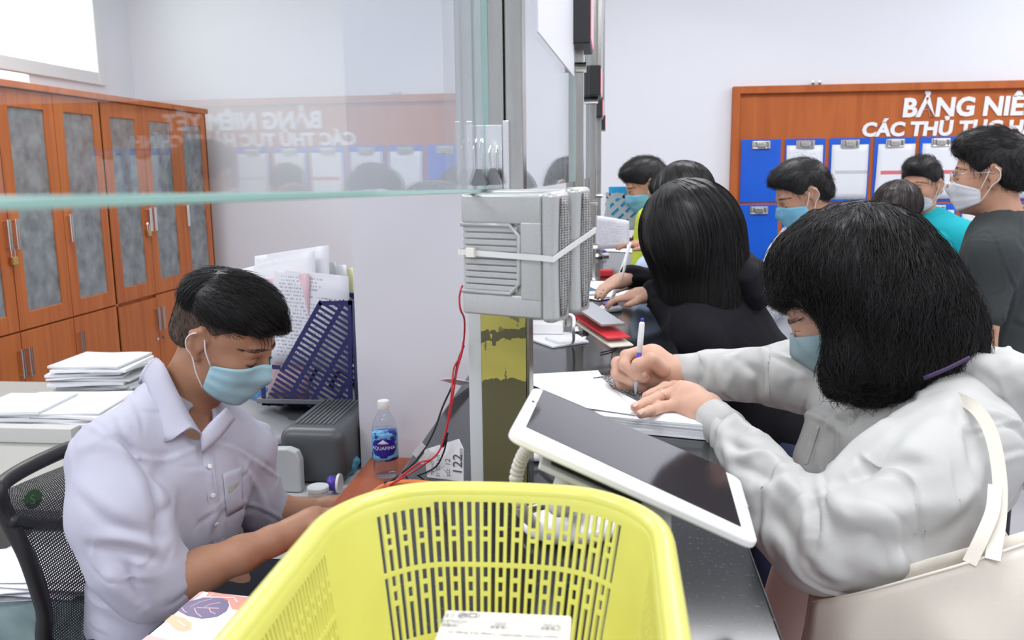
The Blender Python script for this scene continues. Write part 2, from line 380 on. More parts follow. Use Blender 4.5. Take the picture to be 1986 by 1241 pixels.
# ================================================================== the room
def wood_mat(name, c1, c2, axis=(1, 1, 0.06), sc=22, rough=0.45):
    m = mat(name, c1, rough); nt, N, L, b = nodes_of(m)
    tc = N.new('ShaderNodeTexCoord'); mp = N.new('ShaderNodeMapping'); mp.inputs['Scale'].default_value = axis
    n = N.new('ShaderNodeTexNoise'); n.inputs['Scale'].default_value = sc; n.inputs['Detail'].default_value = 6; n.inputs['Distortion'].default_value = 0.6
    L.new(tc.outputs['Object'], mp.inputs[0]); L.new(mp.outputs[0], n.inputs['Vector'])
    r = N.new('ShaderNodeValToRGB'); r.color_ramp.elements[0].color = tuple(c2)+(1,); r.color_ramp.elements[1].color = tuple(c1)+(1,)
    r.color_ramp.elements[0].position = 0.35; r.color_ramp.elements[1].position = 0.62
    L.new(n.outputs['Fac'], r.inputs['Fac']); L.new(r.outputs[0], b.inputs['Base Color']); return m
M_wall = mat('white_paint', (0.74, 0.75, 0.80), 0.65, bump=(180, 0.06, 0.002))
M_ceil = mat('ceiling_white', (0.8, 0.8, 0.82), 0.8)
M_floor = mat('floor_tile', (0.50, 0.50, 0.52), 0.22, noise=(3, 0.05))
M_frame = mat('window_paint', (0.72, 0.75, 0.76), 0.4)
M_wood = wood_mat('cherry_laminate', (0.53, 0.155, 0.038), (0.42, 0.110, 0.028))
M_woodb = wood_mat('board_veneer', (0.47, 0.125, 0.030), (0.39, 0.095, 0.022), axis=(1, 1, 0.1), sc=14, rough=.6)
M_desk = wood_mat('desk_laminate', (0.42, 0.105, 0.04), (0.35, 0.085, 0.03), axis=(1, 0.08, 1), sc=18, rough=0.4)
for m_ in (M_wood, M_woodb): nodes_of(m_)[3].inputs['Specular IOR Level'].default_value = .3
M_steel = mat('stainless', (0.44, 0.43, 0.40), 0.2, 1.0, noise=(9, 0.12, (6, 6, 0.3)))
M_dsteel = mat('dark_steel', (0.25, 0.25, 0.25), 0.3, 1.0)
M_alu = mat('satin_aluminium', (0.70, 0.74, 0.74), 0.42, 0.3)
M_black = mat('black_plastic', (0.012, 0.012, 0.014), 0.4)
M_white = mat('white_plastic', (0.83, 0.83, 0.83), 0.3)
M_glass = glass_mat('clear_glass', (0.965, 0.985, 0.98))
M_glassf = glass_mat('front_glass', (0.95, 0.975, 0.975), boost=0.8)
M_gedge = mat('glass_edge', (0.30, 0.52, 0.47), 0.15, spec=0.7)
M_paper = mat('paper', (0.84, 0.85, 0.88), 0.6)
M_paper2 = mat('grey_paper', (0.68, 0.69, 0.70), 0.6)
M_red = mat('red_plastic', (0.62, 0.03, 0.04), 0.4)
BY = 5.6; WL = -3.15; WR = 4.3; WF = -2.6
def struct(name, m, mb, parent=None): o = mb.build(name, m, parent); o['kind'] = 'structure'; return o
struct('floor', M_floor, MB().box((WL-.2, WF-.2, -0.1), (WR+.2, BY+.2, 0)))
struct('ceiling', M_ceil, MB().box((WL-.2, WF-.2, CEIL), (WR+.2, BY+.2, CEIL+.1)))
struct('wall_back', M_wall, MB().box((WL-.2, BY, 0), (WR+.2, BY+.2, CEIL)))
struct('wall_right', M_wall, MB().box((WR, WF-.2, 0), (WR+.2, BY, CEIL)))
struct('wall_front', M_wall, MB().box((WL-.2, WF-.2, 0), (WR, WF, CEIL)))
# left wall with a high window opening y 2.6..5.28, z 2.2..3.05
WY0, WY1, WZ0, WZ1 = 2.4, 5.24, 2.145, 3.05
mb = MB().box((WL-.2, WF, 0), (WL, BY, WZ0)).box((WL-.2, WF, WZ1), (WL, BY, CEIL)).box((WL-.2, WF, WZ0), (WL, WY0, WZ1)).box((WL-.2, WY1, WZ0), (WL, BY, WZ1))
struct('wall_left', M_wall, mb)
mb = MB()
for lo, hi in (((WL-.09, WY0+.061, WZ0), (WL+.02, 3.829, WZ0+.075)), ((WL-.09, 3.901, WZ0), (WL+.02, WY1-.071, WZ0+.075)), ((WL-.09, WY0+.061, WZ1-.06), (WL+.02, 3.829, WZ1)), ((WL-.09, 3.901, WZ1-.06), (WL+.02, WY1-.071, WZ1)), ((WL-.09, WY0, WZ0), (WL+.02, WY0+.06, WZ1)), ((WL-.09, WY1-.07, WZ0), (WL+.02, WY1, WZ1)), ((WL-.09, 3.83, WZ0), (WL+.02, 3.9, WZ1))): mb.box(lo, hi, 0.006)
wf = struct('window_1', M_frame, mb)
struct('window_pane', M_glass, MB().box((WL-.04, WY0+.05, WZ0+.07), (WL-.035, WY1-.06, WZ1-.05)), wf)
# white pillar standing at the desk end
struct('wall_pillar', M_wall, MB().box((-0.655, 2.14, 0), (-0.315, 2.62, CEIL)))
mb = MB().box((WL, BY-.014, 0), (WR, BY, 0.1)); struct('baseboard_back', mat('skirting', (0.35, 0.3, 0.28), 0.4), mb)
M_lamp = mat('lamp_diffuser', (0.95, 0.97, 1.0), 0.5, emit=2.0)
for i, (lx, ly) in enumerate(LAMPS):
    t = thing('ceiling_light', 'flat white panel light in the ceiling above the office', 'ceiling light', (lx, ly, CEIL-.04), 'panel lights in the ceiling')
    MB().box((lx-.64, ly-.34, CEIL-.03), (lx+.64, ly-.3, CEIL)).box((lx-.64, ly+.3, CEIL-.03), (lx+.64, ly+.34, CEIL)).box((lx-.64, ly-.3, CEIL-.03), (lx-.6, ly+.3, CEIL)).box((lx+.6, ly-.3, CEIL-.03), (lx+.64, ly+.3, CEIL)).build('frame', M_frame, t)
    MB().box((lx-.6, ly-.3, CEIL-.02), (lx+.6, ly+.3, CEIL-.01)).build('diffuser', M_lamp, t)
# ================================================================== cupboards along the left wall
CF = -2.56; CW = 0.382; CY1 = float(PX(410, 400, CF)[1]); CTOP = float(PX(405, 213, CF)[2]); CSP = 0.93
M_cglass = mat('mottled_glass', (0.27, 0.30, 0.31), 0.22, noise=(16, 0.35), bump=(160, 0.5, 0.003), spec=0.8)
b = nodes_of(M_cglass)[3]; b.inputs['Alpha'].default_value = 0.72
M_chrome = mat('chrome', (0.75, 0.75, 0.74), 0.18, 1.0)
M_brass = mat('brass', (0.62, 0.42, 0.16), 0.3, 1.0)
M_bag = mat('polythene', (0.70, 0.74, 0.78), 0.3, noise=(9, 0.2))
M_bfile = mat('dim_blue_file', (0.10, 0.14, 0.36), 0.5)
def cupboard(y1, label, hsides, content):
    y0 = y1-3*CW; t = thing('office_cupboard', label, 'cupboard', ((CF+WL)/2, (y0+y1)/2, 0), 'wooden office cupboards along the left wall')
    bx = WL+.03; f = CF-.02; g = 0.018
    mb = MB()
    for z0, z1 in ((0.04, .07), (CSP-.02, CSP), (CTOP-.05, CTOP-.03), (1.28, 1.30), (1.62, 1.64)): mb.box((bx, y0+g, z0), (f-.02 if z0 > 1.1 and z0 < 1.7 else f, y1-g, z1))
    mb.box((bx, y0, 0), (f, y0+g, CTOP-.03)).box((bx, y1-g, 0), (CF-.0, y1, CTOP-.03)).box((bx, y0, 0), (bx+.01, y1, CTOP-.03))
    mb.box((bx+.01, y0+g, 0.07), (f-.06, y0+g+.01, CSP-.02)); mb.build('carcass', M_wood, t)
    MB().box((bx, y0-.005, CTOP-.03), (CF+.018, y1+.01, CTOP), 0.003).build('top_panel', M_wood, t)
    for k in range(3):
        a = y0+k*CW+.003; c = a+CW-.006; hs = hsides[k]
        # glazed upper door
        z0, z1 = CSP+.004, CTOP-.034; st = 0.068
        d = MB().box((f, a, z0), (CF, a+st, z1), .002).box((f, c-st, z0), (CF, c, z1), .002).box((f, a+st, z0), (CF, c-st, z0+.075), .002).box((f, a+st, z1-.075), (CF, c-st, z1), .002).build('glazed_door', M_wood, t)
        MB().box((CF-.012, a+st, z0+.075), (CF-.007, c-st, z1-.075)).build('pane', M_cglass, d)
        hy = c-.022 if hs > 0 else a+.022
        mb = MB()
        for s_ in (-.007, .007): mb.cyl((CF+.022, hy+s_, 1.29), (CF+.022, hy+s_, 1.42), .0042, n=8).cyl((CF, hy+s_, 1.30), (CF+.022, hy+s_, 1.30), .003, n=6).cyl((CF, hy+s_, 1.41), (CF+.022, hy+s_, 1.41), .003, n=6)
        mb.build('handle', M_chrome, d)
        # solid lower door
        e = MB().box((f, a, .06), (CF, c, CSP-.004-(0.012 if (k == 0 and content == 1) else 0)), .002).build('lower_door', M_wood, t)
        mb = MB()
        for s_ in (-.007, .007): mb.cyl((CF+.022, hy+s_, .73), (CF+.022, hy+s_, .86), .0042, n=8).cyl((CF, hy+s_, .74), (CF+.022, hy+s_, .74), .003, n=6).cyl((CF, hy+s_, .85), (CF+.022, hy+s_, .85), .003, n=6)
        mb.build('handle', M_chrome, e)
        MB().cyl((CF, hy+.01*hs*-1, .68), (CF+.006, hy, .68), .009, n=14).build('lock', M_chrome, e)
    return t
cupboard(CY1, 'wooden glazed office cupboard farther back, beside the bare white wall', (1, -1, -1), 1)
cupboard(CY1-3*CW-.004, 'wooden glazed office cupboard nearer the camera, cut off by the left photo edge', (1, -1, -1), 0)
# files and bags seen dimly through the panes
k = 0
for (ys, z, h, w, m, nm, lab) in ((5.25, 1.30, .22, .2, M_bfile, 'document_file', 'dark blue file behind the farthest cupboard pane, middle shelf'), (4.93, 1.30, .20, .22, M_paper2, 'paper_bundle', 'pale bundle of papers behind the second pane from the far end, middle shelf'), (4.56, 1.30, .26, .24, M_bfile, 'document_file', 'wide blue file behind the third pane from the far end, middle shelf'),
        (5.25, .935, .24, .2, M_bag, 'plastic_bag', 'clear plastic bag of papers at the bottom behind the farthest pane'), (4.9, .935, .3, .2, M_paper2, 'paper_bundle', 'tall grey paper bundle at the bottom behind the second pane from the far end'), (4.54, .935, .26, .24, M_bag, 'plastic_bag', 'crumpled plastic bag at the bottom behind the third pane from the far end'), (3.76, .935, .22, .2, M_bag, 'plastic_bag', 'plastic bag at the bottom behind the pane by the hanging padlock at the left edge'), (3.78, 1.30, .14, .2, M_paper2, 'paper_bundle', 'flat paper bundle on the shelf behind the pane at the left edge'), (3.77, 1.64, .2, .2, M_bfile, 'document_file', 'dark file on the top shelf behind the pane at the left edge')):
    mb = MB()
    if 'bag' in nm:
        S = SDF(); S.ell((CF-.17, ys, z+h*.42), (.12, w/2, h*.42), k=.02).cap((CF-.16, ys-.03, z+h*.6), (CF-.15, ys+.02, z+h), .03, .012, k=.05)
        V, F = S.mesh(.012, 1); V = wrinkle(V, F, .012, 40, k); V[:, 2] = np.maximum(V[:, 2], z+.001); o = mo(nm, V, F, m, smooth=True)
    else:
        n = 6
        for q in range(n): mb.box((CF-.27+random.uniform(0, .02), ys-w/2+q*w/n+.002, z+.001), (CF-.06-random.uniform(0, .03), ys-w/2+(q+1)*w/n-.001, z+h*random.uniform(.82, 1)), .003)
        o = mb.build(nm, m)
    tag(o, lab, 'bag' if 'bag' in nm else 'file'); k += 1
def padlock(px, py, lab, open_=False):
    c = PX(px, py, CF+.012); t = thing('padlock', lab, 'padlock', c, 'brass padlocks on the cupboard doors')
    y, z = c[1], c[2]
    MB().box((CF+.006, y-.018, z-.035), (CF+.022, y+.018, z), .003).build('lock_body', M_brass, t)
    r = .011; pts = [(CF+.014, y-r, z-.004), (CF+.014, y-r, z+.03)]+[(CF+.014, y-r*math.cos(a), z+.03+r*math.sin(a)) for a in np.linspace(.3, math.pi-.3, 6)]+[(CF+.014, y+r, z+.03), (CF+.014, y+r, z-.004)]
    MB().tube(pts, .003, 8).build('shackle', M_chrome, t)
padlock(288, 446, 'small brass padlock hanging between the two cupboard doors on the far unit')
padlock(26, 498, 'brass padlock with a long shackle hanging at the left edge of the photo')
tag(MB().box((-2.8, 3.55, CTOP+.001), (-2.62, 3.78, CTOP+.05), .01).build('cloth_roll', M_paper), 'white folded bundle lying on top of the nearer cupboard', 'bundle')
# ================================================================== notice board on the back wall
BL = P(1420, 169, BY)[0]; BT = P(1420, 169, BY)[2]; BB = P(1420, 668, BY)[2]; BR = BL+3.35; by = BY
t = thing('notice_board', 'large orange wood notice board with white raised lettering on the back wall', 'notice board', ((BL+BR)/2, by, BB))
MB().box((BL+.03, by-.02, BB+.03), (BR-.03, by-.002, BT-.03)).build('backing_panel', M_woodb, t)
fr = MB()
for lo, hi in (((BL, by-.05, BB), (BL+.045, by-.001, BT)), ((BR-.045, by-.05, BB), (BR, by-.001, BT)), ((BL+.045, by-.05, BT-.045), (BR-.045, by-.001, BT)), ((BL+.045, by-.05, BB), (BR-.045, by-.001, BB+.045))): fr.box(lo, hi, .004)
fr.build('frame', M_woodb, t)
M_let = mat('white_foam_letters', (0.80, 0.80, 0.82), 0.5)
def bframe(px, py): o = P(px, py, by-.021); return frame(o, (1, 0, 0), (0, 0, 1))
text('lettering', 'BẢNG NIÊM YẾT', M_let, bframe(1748, 226), .150, t, .006, .0055, sx=1.0, shear=.06)
text('lettering', 'CÁC THỦ TỤC HÀNH CHÍNH', M_let, bframe(1670, 264), .112, t, .006, .0048, sx=1.06, shear=.08)
for px in (1577, 1590): MB().cyl(P(px, 162, by), P(px, 158, by-.03), .008, n=8).build('hook', M_dsteel, t)
M_cb = mat('blue_board', (0.004, 0.10, 0.60), 0.35, noise=(5, 0.08)); M_film = mat('plastic_sleeve', (0.72, 0.74, 0.78), 0.12, spec=0.8, bump=(22, 0.5, 0.01))
M_pA = printed('notice_print', 30, .5, (.5, .52, .58), (.76, .78, .83)); M_pB = printed('notice_band_grey', 30, .12, (.6, .6, .65), (.74, .76, .80), band=(.47, .53, (.5, .52, .58)))
M_pC = printed('notice_band_red', 30, .08, (.6, .6, .65), (.74, .76, .80), band=(.45, .52, (.62, .15, .16)))
CBW, CBH = .238, .383; M_nick = mat('nickel', (.55, .54, .50), .3, 1.0, noise=(60, .3))
colname = ['first', 'second', 'third', 'fourth', 'fifth', 'sixth', 'seventh', 'eighth', 'ninth', 'tenth']
for row in range(3):
    for c in range(10):
        x = P(1437, 272, by)[0]+c*.2632; z1 = P(1437, 271, by)[2]-row*.3985
        if x+CBW > BR-.05: continue
        paper = not ((c == 0 and row < 3) or (row == 2 and c == 4))
        rows_ = ['top', 'middle', 'bottom'][row]
        pp = {2: M_pB, 3: M_pC, 4: M_pC, 5: M_pB}.get(c, M_pA)
        lab = f"blue clipboard {'holding a notice sheet' if paper else 'left empty'}, {colname[c]} from the board's left end in the {rows_} row"
        u = thing('clipboard', lab, 'clipboard', (x+CBW/2, by-.025, z1-CBH), 'blue clipboards on the notice board')
        MB().box((x, by-.027, z1-CBH), (x+CBW, by-.022, z1), .002).build('board', M_cb, u)
        cl = MB(); cx = x+CBW/2; zc = z1-.028
        cl.box((cx-.055, by-.033, zc-.03), (cx+.055, by-.0275, zc+.018), .002); cl.cyl((cx-.045, by-.036, zc+.012), (cx+.045, by-.036, zc+.012), .007, n=10)
        cl.box((cx-.028, by-.046, zc-.022), (cx+.028, by-.033, zc+.010), .005); cl.cyl((cx-.05, by-.036, zc-.026), (cx+.05, by-.036, zc-.026), .004, n=8)
        for s_ in (-1, 1): cl.cyl((cx+s_*.042, by-.04, zc+.01), (cx+s_*.042, by-.04, zc-.02), .005, n=8)
        cl.build('clip', M_nick, u)
        if paper:
            w, h = .215, .33; tl = random.uniform(-.012, .012)
            G = np.array([[(x+CBW/2-w/2+w*i+tl*(j), by-.0300-.010*math.sin(3*j)*(1-j)-.003*math.sin(6*i+c), z1-.040-h*(1-j)) for j in np.linspace(0, 1, 9)] for i in np.linspace(0, 1, 7)])
            mbp = MB().grid(G, thick=.0012); sh = mbp.build('notice_sheet', pp, smooth=True)
            tag(sh, f"printed white notice sheet clipped in the {rows_} row, {colname[c]} clipboard from the board's left end", 'sheet of paper', 'notice sheets on the clipboards')
# ================================================================== the service counter
CZ = 1.16; CXL, CXR = -0.31, 0.165
def granite():
    m = mat('black_granite', (0.02, 0.022, 0.024), 0.12, spec=0.45); nt, N, L, b = nodes_of(m); tc = N.new('ShaderNodeTexCoord')
    v = N.new('ShaderNodeTexVoronoi'); v.inputs['Scale'].default_value = 420; n = N.new('ShaderNodeTexNoise'); n.inputs['Scale'].default_value = 150; n.inputs['Detail'].default_value = 8
    L.new(tc.outputs['Object'], v.inputs['Vector']); L.new(tc.outputs['Object'], n.inputs['Vector'])
    f = math_node(nt, 'MULTIPLY', math_node(nt, 'GREATER_THAN', n.outputs['Fac'], .64), math_node(nt, 'GREATER_THAN', v.outputs['Distance'], .35))
    mx = N.new('ShaderNodeMix'); mx.data_type = 'RGBA'; L.new(f, mx.inputs[0]); mx.inputs[6].default_value = (.013, .015, .017, 1); mx.inputs[7].default_value = (.060, .066, .068, 1)
    L.new(mx.outputs[2], b.inputs['Base Color']); return m
M_gran = granite(); M_cside = mat('red_granite_front', (0.20, 0.085, 0.075), 0.25, noise=(60, 0.4))
ct = thing('service_counter', 'long black granite service counter running away between clerks and visitors', 'counter', ((CXL+CXR)/2, 2.3, 0))
MB().box((CXL, -1.2, CZ-.03), (CXR, 5.05, CZ), .004).build('granite_top', M_gran, ct)
MB().box((CXL+.04, -1.15, 0), (CXR-.03, 5.0, CZ-.0305)).build('counter_body', M_cside, ct)
dk = thing('office_desk', 'reddish brown wooden desk beside the white pillar, under the water bottle', 'desk', (-.6, 1.2, 0)); DZ = .86
MB().box((-.625, .55, DZ-.025), (-.312, 2.135, DZ), .003).build('desk_top', M_desk, dk)
MB().box((-.60, .58, 0), (-.33, .60, DZ-.0255)).build('side_panel', M_desk, dk); MB().box((-.60, 2.08, 0), (-.33, 2.1, DZ-.0255)).build('side_panel', M_desk, dk)
# posts with glass panes between them, number displays on top
PX0 = -.142; POSTS = [1.20, 2.35, 3.45, 4.4]; PXS = [-.142, -.098, -.085, -.077]
M_yel = mat('yellow_paint_flaking', (0.5, 0.45, 0.1), 0.6)
def yellowed():
    m = mat('yellowed_tape', (0.1, 0.1, 0.04), 0.32, spec=.6); nt, N, L, b = nodes_of(m); tc = N.new('ShaderNodeTexCoord'); sp = N.new('ShaderNodeSeparateXYZ'); L.new(tc.outputs['Object'], sp.inputs[0])
    n = N.new('ShaderNodeTexNoise'); n.inputs['Scale'].default_value = 20; n.inputs['Detail'].default_value = 6; L.new(tc.outputs['Object'], n.inputs['Vector'])
    n3 = N.new('ShaderNodeTexNoise'); n3.inputs['Scale'].default_value = 55; n3.inputs['Detail'].default_value = 5; mp = N.new('ShaderNodeMapping'); mp.inputs['Scale'].default_value = (1, 1, .5); L.new(tc.outputs['Object'], mp.inputs[0]); L.new(mp.outputs[0], n3.inputs['Vector'])
    # paint covers the part above z0 with a ragged edge
    z = math_node(nt, 'ADD', sp.outputs[2], math_node(nt, 'MULTIPLY', n.outputs['Fac'], .09)); up = math_node(nt, 'GREATER_THAN', z, .195)
    gap = math_node(nt, 'MULTIPLY', math_node(nt, 'GREATER_THAN', z, .250), math_node(nt, 'LESS_THAN', z, .272)); gap = math_node(nt, 'MULTIPLY', gap, math_node(nt, 'GREATER_THAN', n3.outputs['Fac'], .42))
    flk = math_node(nt, 'GREATER_THAN', n3.outputs['Fac'], .62); msk = math_node(nt, 'MULTIPLY', up, math_node(nt, 'SUBTRACT', 1, math_node(nt, 'MAXIMUM', gap, math_node(nt, 'MULTIPLY', flk, .75))))
    mx = N.new('ShaderNodeMix'); mx.data_type = 'RGBA'; L.new(msk, mx.inputs[0]); mx.inputs[6].default_value = (.115, .105, .05, 1); mx.inputs[7].default_value = (.52, .47, .10, 1)
    L.new(mx.outputs[2], b.inputs['Base Color']); return m
M_tape = yellowed()
post_lab = ['near stainless post with yellowed tape low down, behind the strapped speakers', 'second stainless post along the counter, under the nearest black number display', 'third stainless post along the counter, beneath the second black display', 'farthest stainless post of the counter glass']
posts = []
for i, (py_, px_) in enumerate(zip(POSTS, PXS)):
    w = .025
    t = thing('steel_post', post_lab[i], 'post', (px_, py_, CZ), 'stainless posts along the counter')
    if i == 0:
        MB().box((px_-.026, py_-.024, 1.46), (px_-.002, py_+.024, 2.75), .002).box((px_+.000, py_-.024, 1.46), (px_+.0235, py_+.024, 2.75), .002).build('upright', M_steel, t)
        MB().box((px_-.0265, py_-.0255, 1.575), (px_-.0045, py_-.0245, 1.66), .0004).box((px_-.002, py_-.040, 1.46), (px_+.006, py_-.0245, 1.665), .001).build('channel_clip', M_chrome, t)
        MB().box((-.197, 1.168, CZ), (-.1785, 1.232, 1.452), .001).build('aluminium_strip', M_alu, t)
        MB().box((-.178, 1.165, CZ), (-.1165, 1.235, 1.452), .001).build('taped_lower_post', M_tape, t, label='lower post face wrapped in yellowed flaking tape')
        MB().box((-.116, 1.17, CZ), (-.112, 1.232, 1.452), .0005).build('edge_strip', M_dsteel, t)
    else:
        MB().box((px_-w*.9, py_-w, CZ), (px_-.001, py_+w, 2.72), .002).box((px_+.001, py_-w, CZ), (px_+w*.9, py_+w, 2.72), .002).build('upright', M_steel, t)
        for zc_, rc_ in ((1.3, .012), (1.47, .010), (1.86, .013)): MB().cyl((px_-.03, py_-.028, zc_), (px_+.03, py_-.028, zc_), rc_, n=12).build('glass_clamp', M_chrome, t)
        MB().lathe([(.04, 0), (.04, .008), (.028, .02), (.026, .05)], (px_, py_, CZ+.0005), 20).build('base_flange', M_steel, t)
    posts.append(t)
# glass panes between posts (thin sheets of real thickness with green edges)
def pane(name, lab, a, b, z0a, z0b, z1, group=None, th=.006, m=None):
    a = A(a[0], a[1], 0); b = A(b[0], b[1], 0); u = (b-a)/np.linalg.norm(b-a); n = A(u[1], -u[0], 0)*th/2
    V = [a-n+A(0, 0, z0a), b-n+A(0, 0, z0b), b-n+A(0, 0, z1), a-n+A(0, 0, z1), a+n+A(0, 0, z0a), b+n+A(0, 0, z0b), b+n+A(0, 0, z1), a+n+A(0, 0, z1)]
    F = [[0, 3, 2, 1], [4, 5, 6, 7], [0, 1, 5, 4], [3, 7, 6, 2], [0, 4, 7, 3], [1, 2, 6, 5]]
    o = mo(name, V, F, None, mats=[m or M_glass, M_gedge], midx=[0, 0, 1, 1, 1, 1]); return tag(o, lab, 'glass pane', group)
al = math.radians(1.1); ga = A(-.168-.98*math.tan(al), .20); gb = A(-.168, 1.175)
# its lower edge as seen: slightly off level
za = PX(0, 380, ga[0])[2]; ca = P(905, 367, 1.15)[2]
slope = (ca-za)/(1.15-PX(0, 380, ga[0])[1]); zA = ca-slope*(1.15-ga[1]); zB = ca+slope*(gb[1]-1.15)
gs = pane('glass_screen', 'near glass screen clamped beside the first post, reflecting the notice board', ga, gb, zA, zB, 2.7, th=.008, m=M_glassf)
uu = A(gb[0]-ga[0], gb[1]-ga[1], zB-zA); MB(frame((ga[0], ga[1], zA-.0002), uu, (0, 0, 1))).box((0, -.0042, -.0046), (float(np.linalg.norm(uu)), .0002, .0046), .0008).build('refracted_edge_strip', M_gedge, gs)  # added teal strip; the lower edge's refracted light is put into its colour
for i in range(3):
    pane('glass_screen', ['glass screen with stuck-on signs between the near post and the second post', 'glass screen between the second and third posts', 'glass screen between the third post and the farthest post'][i], (PXS[i], POSTS[i]+.026), (PXS[i+1], POSTS[i+1]-.026), 1.57, 1.57, 2.7, 'glass screens along the counter')
# number displays
disp = [(1108, 1150, 88, 0, 2.22), (1143, 1168, 187, 126, 3.35), (1154, 1171, 229, 188, 4.3), (1163, 1176, 253, 223, 5.0)]
M_led = mat('red_led_face', (0.85, 0.25, 0.30), 0.3, emit=.9)
for i, (x0, x1, yb, yt, d) in enumerate(disp):
    a = P(x0, yb, d); b2 = P(x1, yb, d); w = (b2[0]-a[0]); z0 = a[2]+.004; z1 = z0+ (.17 if i == 0 else P(x0, yt, d)[2]-z0)
    t = thing('number_display', ['black number display box nearest, cut off by the top of the photo', 'second black number display along the counter', 'third black number display along the counter, small', 'farthest and smallest black number display'][i], 'display', ((a[0]+b2[0])/2, d, z0), 'queue number displays over the counter')
    MB().box((a[0], d, z0), (b2[0]-.006, d+.22, z1), .004).build('housing', M_black, t)
    MB().box((b2[0]-.0055, d+.012, z0+.012), (b2[0]-.003, d+.2, z1-.012)).build('led_face', M_led, t)
    MB().cyl(((a[0]+b2[0])/2, d+.1, z1), ((a[0]+b2[0])/2, d+.1, 2.7), .006, n=8).build('hanger_rod', M_dsteel, t)
tag(MB().box((-.16, 1.0, 2.70), (-.04, 5.05, 2.75), .003).build('top_rail', M_steel), 'steel rail running above the counter glass', 'rail')
# signs stuck on the second glass
def gx(y): return PXS[0]+(PXS[1]-PXS[0])*(y-1.226)/(2.324-1.226)+.0035
def sticker(name, lab, y0, y1, z0, z1, m, rnd=0):
    y0_, y1_ = y0, y1; V = [(gx(y0), y0, z0), (gx(y1), y1, z0+0), (gx(y1), y1, z1), (gx(y0), y0, z1)]; off = .0015; W_ = [(x+off, y, z) for x, y, z in V]
    o = mo(name, V+W_, [[3, 2, 1, 0], [4, 5, 6, 7], [0, 1, 5, 4], [1, 2, 6, 5], [2, 3, 7, 6], [3, 0, 4, 7]], m); return tag(o, lab, 'sign')
M_sgn = printed('window_sign', 9, .55, (.25, .28, .5), (.80, .81, .85), margin=.08)
def sign_board(name, lab, y0, y1, z0, z1, m, lines, inkm, size):
    o = sticker(name, lab, y0, y1, z0, z1, m)
    for k, (s_, zz) in enumerate(lines):
        M_ = frame((gx(y0)+.0022, y0+.04, zz), (gx(y1)-gx(y0), y1-y0, 0), (0, 0, 1)); text('lettering', s_, inkm, M_, size, o, .0002)
    return o
M_ink = mat('blue_ink', (.15, .16, .34), .5)
sign_board('window_sign', 'white sign with grey-blue lettering stuck low on the glass behind the near post', 1.52, 2.25, 1.83, 2.16, mat('sign_white', (.80, .81, .85), .4), [('HƯỚNG DẪN', 2.05), ('NỘP HỒ SƠ', 1.93)], mat('faint_ink', (.62, .63, .72), .5), .075)
sign_board('window_sign', 'grey sign with dark blue lettering hanging high on the glass behind the near post', 1.68, 2.28, 2.17, 2.6, mat('sign_grey', (.60, .62, .66), .4), [('TIẾP NHẬN', 2.40), ('HỒ SƠ', 2.24)], M_ink, .085)
t = tag(MB(frame((gx(1.42)+.001, 1.42, 1.962), (gx(1.5)-gx(1.42), .08, 0), (0, 0, 1))).lathe([(.036, 0), (.036, .0012)], n=32).build('round_sticker', mat('sticker_white', (.85, .84, .86), .4)), 'round red and white sticker on the glass, at the top edge of the photo', 'sticker')
MB(frame((gx(1.42)+.001, 1.42, 1.962), (gx(1.5)-gx(1.42), .08, 0), (0, 0, 1))).tube([(.028*math.cos(a), .028*math.sin(a), .0014) for a in np.linspace(0, 2*math.pi, 33)[:-1]], .0018, 6, closed=True).build('red_ring', M_red, t)
# binder clips gripping the near glass corner
for i, (px, pyb, pyt, d) in enumerate(((931, 368, 270, 1.115), (958, 366, 283, 1.14))):
    c = P(px, pyb-8, d); t = thing('binder_clip', ['steel binder clip on the glass corner, the left one', 'smaller steel binder clip on the glass corner, against the post'][i], 'binder clip', c, 'binder clips holding the near glass')
    z = c[2]; s_ = .0115
    MB(rotz((c[0], c[1], 0), 0)).prism([(-.006, -.0), (.006, 0), (.0015, .018), (-.0015, .018)], -s_, s_).build('clip_body', M_dsteel, t) if False else MB(frame((c[0], c[1], z), (1, 0, 0), (0, 0, 1))).prism([(-.009, 0), (.009, 0), (.010, .003), (.003, .021), (-.003, .021), (-.010, .003)], -s_, s_).build('clip_body', M_dsteel, t)
    top = P(px, pyt, d)[2]
    for sx in (-1, 1):
        b0 = A(c[0]+sx*.004, c[1]-s_*.7, z+.019); MB().tube([b0, b0+A(sx*.001, .002, (top-z)*.45), A(c[0]+sx*.0045, c[1]-.004, top-.004), A(c[0]+sx*.004, c[1], top), A(c[0]+sx*.0045, c[1]+.004, top-.004), b0+A(sx*.001, s_*1.2, (top-z)*.45), b0+A(0, s_*1.4, 0)], .0009, 6).build('wire_handle', M_chrome, t)
# ================================================================== pair of computer speakers strapped to the post
M_sil = mat('silver_plastic', (.50, .51, .50), .33, .35, noise=(400, .04)); M_sil2 = mat('silver_plastic_grille', (.46, .47, .46), .36, .3)
M_gr = mat('perforated_grille', (.5, .5, .49), .5); nt, N, L, b = nodes_of(M_gr); tc = N.new('ShaderNodeTexCoord'); vo = N.new('ShaderNodeTexVoronoi'); vo.inputs['Scale'].default_value = 330; vo.inputs['Randomness'].default_value = .15; L.new(tc.outputs['Object'], vo.inputs['Vector'])
rr = N.new('ShaderNodeValToRGB'); rr.color_ramp.elements[0].position = .35; rr.color_ramp.elements[1].position = .5; rr.color_ramp.elements[0].color = (.03, .03, .03, 1); rr.color_ramp.elements[1].color = (.36, .36, .35, 1); L.new(vo.outputs['Distance'], rr.inputs[0]); L.new(rr.outputs[0], b.inputs['Base Color'])
spk_o = P(897, 606, 1.065); SA = -24
